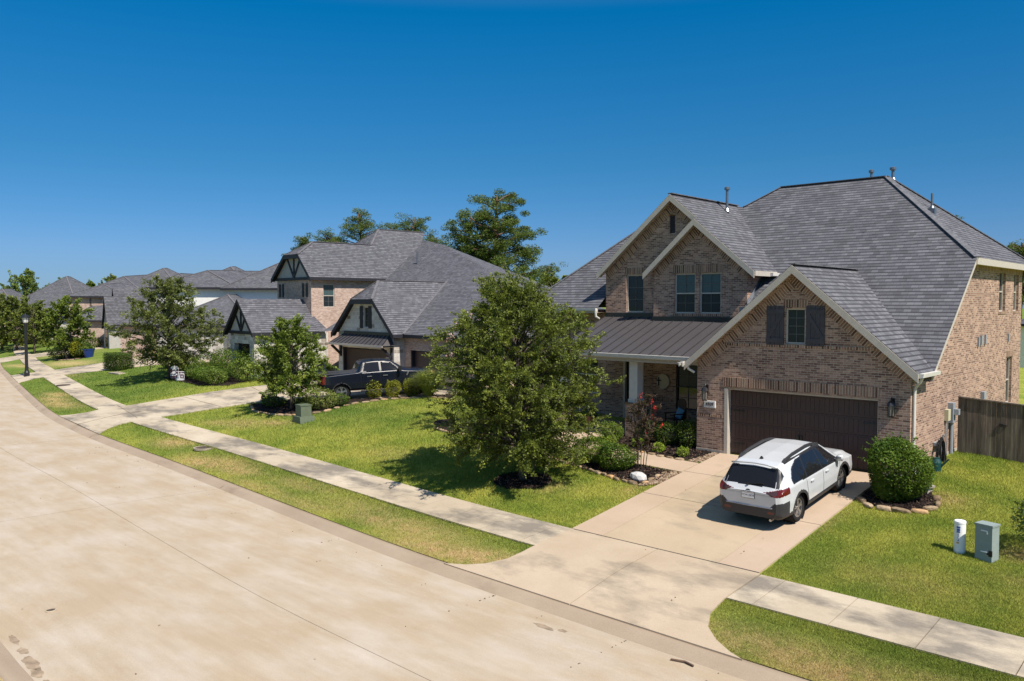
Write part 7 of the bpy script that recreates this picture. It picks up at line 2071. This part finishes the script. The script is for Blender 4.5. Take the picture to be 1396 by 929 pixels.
# porch: rocking chair, cushion, round sign
M['dark_wood'] = plain('dark_stained_wood', (.022, .014, .011), .5, .35, var=.2)
ch = thing('rocking_chair', 'dark wooden rocking chair under the porch window', 'chair', (-16.6, 27.0, 1.68))
T_ = Matrix.Translation((-16.6, 27.0, 1.68)) @ Matrix.Rotation(R(-25), 4, 'Z')
q = MB(T_); q.box(-.27, .27, -.26, .26, .42, .46); q.build('seat', M['dark_wood'], ch)
q = MB(T_)
outl = [(-.26, .46), (.26, .46), (.26, 1.05)] + [(.26 * math.cos(a), 1.05 + .16 * math.sin(a)) for a in np.linspace(.2, math.pi - .2, 7)] + [(-.26, 1.05)]
q.prism(outl, 'y', .26, .30); q.build('backrest', plain('brown_wood', (.10, .055, .035), .6, .3, var=.2), ch)
for s in (-1, 1):
    q = MB(T_); q.tube([(s * .3, -.5, .06), (s * .3, -.2, .02), (s * .3, .2, .02), (s * .3, .5, .08)], .022, 6); q.build('rocker', M['dark_wood'], ch)
    q = MB(T_); q.box(s * .31 - .035, s * .31 + .035, -.32, .28, .64, .67); q.build('armrest', M['dark_wood'], ch)
    for y in (-.26, .24):
        q = MB(T_); q.box(s * .3 - .02, s * .3 + .02, y - .02, y + .02, .03, .65); q.build('leg', M['dark_wood'], ch)
T_ = T_ @ Matrix.Translation((.0, .17, .64)) @ Matrix.Rotation(R(-14), 4, 'X') @ Matrix.Rotation(R(14), 4, 'Y')
q = MB(T_); n = 10
g_ = lambda i, j, s: ((i / n - .5) * .46 * (1 - .06 * math.sin(math.pi * j / n)), s * .09 * (math.sin(math.pi * i / n) * math.sin(math.pi * j / n)) ** .5, (j / n - .5) * .46 * (1 - .06 * math.sin(math.pi * i / n)))
for s in (-1, 1):
    for i in range(n):
        for j in range(n): q.face([g_(i, j, s), g_(i + 1, j, s), g_(i + 1, j + 1, s), g_(i, j + 1, s)])
tag(q.build('pillow', plain('sky_blue_cloth', (.16, .33, .48), .9, .1, var=.08), None, smooth=True), 'sky blue pillow leaning in the rocking chair on the porch', 'pillow')
u = thing('round_sign', 'round cream wall sign with a dark cross on the porch wall', 'wall sign', (-17.78, 27.96, 3.41))
q = MB(Matrix.Translation((-17.78, 27.965, 3.41)) @ Matrix.Rotation(R(90), 4, 'X')); q.lathe([(.29, 0), (.29, .03), (.27, .035)], (0, 0, 0), 28); q.build('disc', plain('cream_board', (.46, .41, .30), .8, .2, var=.06), u)
q = MB(); q.box(-17.99, -17.94, 27.90, 27.925, 3.24, 3.56); q.box(-18.06, -17.87, 27.90, 27.925, 3.42, 3.47)
for (x, z) in ((-17.965, 3.57), (-17.965, 3.23), (-18.07, 3.445), (-17.86, 3.445)): q.lathe([(.04, -.001), (.04, .001)], (x, 27.912, z), 8)
q.build('cross', M['dark_wood'], u)
# small litter on the road
q = MB(); q.tube([(-7.9, 12.75, .02), (-7.65, 12.82, .035), (-7.45, 12.78, .03)], .022, 5); tag(q.build('twig', M['brown_twig'], None), 'small dark twig in the gutter before the driveway', 'twig')

# worn dirt on the paving: flat stains with their own ragged shapes
M['stain'] = plain('dirt_stain', (.27, .205, .145), .95, .1, var=.35, scale=5)
def stain(cx_, cy_, rx, ry, seed, mat='stain', rot=0.0, dz=.004, base=None):
    r = random.Random(seed); q = MB(); n = 26
    ph = [r.uniform(0, 6.28) for _ in range(4)]
    pts = []
    for k in range(n):
        a = 2 * math.pi * k / n
        f = 1 + .16 * math.sin(2 * a + ph[0]) + .12 * math.sin(5 * a + ph[1]) + .07 * math.sin(9 * a + ph[2])
        x, y = rx * f * math.cos(a), ry * f * math.sin(a)
        pts.append((cx_ + x * math.cos(rot) - y * math.sin(rot), cy_ + x * math.sin(rot) + y * math.cos(rot)))
    zf = lambda p: (0.03 * (1 - ((float(curb_d(p[0], p[1])) + 4.5) / 4.3) ** 2) if base is None else hz(*p) + base) + dz
    for k in range(n): q.face([(cx_, cy_, zf((cx_, cy_))), (*pts[k], zf(pts[k])), (*pts[(k + 1) % n], zf(pts[(k + 1) % n]))])
    q.build('road_stain', M[mat], None)['kind'] = 'structure'
for i, (x, y, rx, ry) in enumerate(((-10.6, 12.35, .28, .07), (-10.2, 12.45, .12, .05), (-16.3, 4.78, .34, .12), (-17.0, 4.85, .16, .09), (-15.8, 4.72, .22, .1), (-17.7, 4.9, .3, .06), (-15.2, 4.7, .2, .06))):
    stain(x, y, rx, ry, i + 5, 'stain', 0.0)

# scraps of leaf and grit blown over the paving
_rg = np.random.default_rng(12); _n = 260
_x = _rg.uniform(-40, -2, _n); _d = np.where(_rg.uniform(size=_n) < .45, -_rg.exponential(.5, _n) - .35, _rg.uniform(-8.5, 10.5, _n))
_i = np.interp(-_x, -CL[:, 0], np.arange(len(CL))).astype(int)
_p = CL[_i] + CN[_i] * _d[:, None]
_keep = (_d < -.3) | ((_d > 2) & (_d < 3.3)) | ((_d > .3) & (_p[:, 0] > -13.2) & (_p[:, 0] < -8.4))
_p, _d = _p[_keep], _d[_keep]
_z = np.where(_d < 0, .03 * (1 - ((_d + 4.5) / 4.3) ** 2) + .006, HT(_p[:, 0], _p[:, 1]) + .045)
_o = leaves('leaf_litter', np.column_stack([_p, _z]), .055, M['brown_twig'], None, _rg, up=3.0, asp=.6)
_o['kind'] = 'stuff'; _o['label'] = 'brown leaf scraps scattered on the road, gutter and driveway'
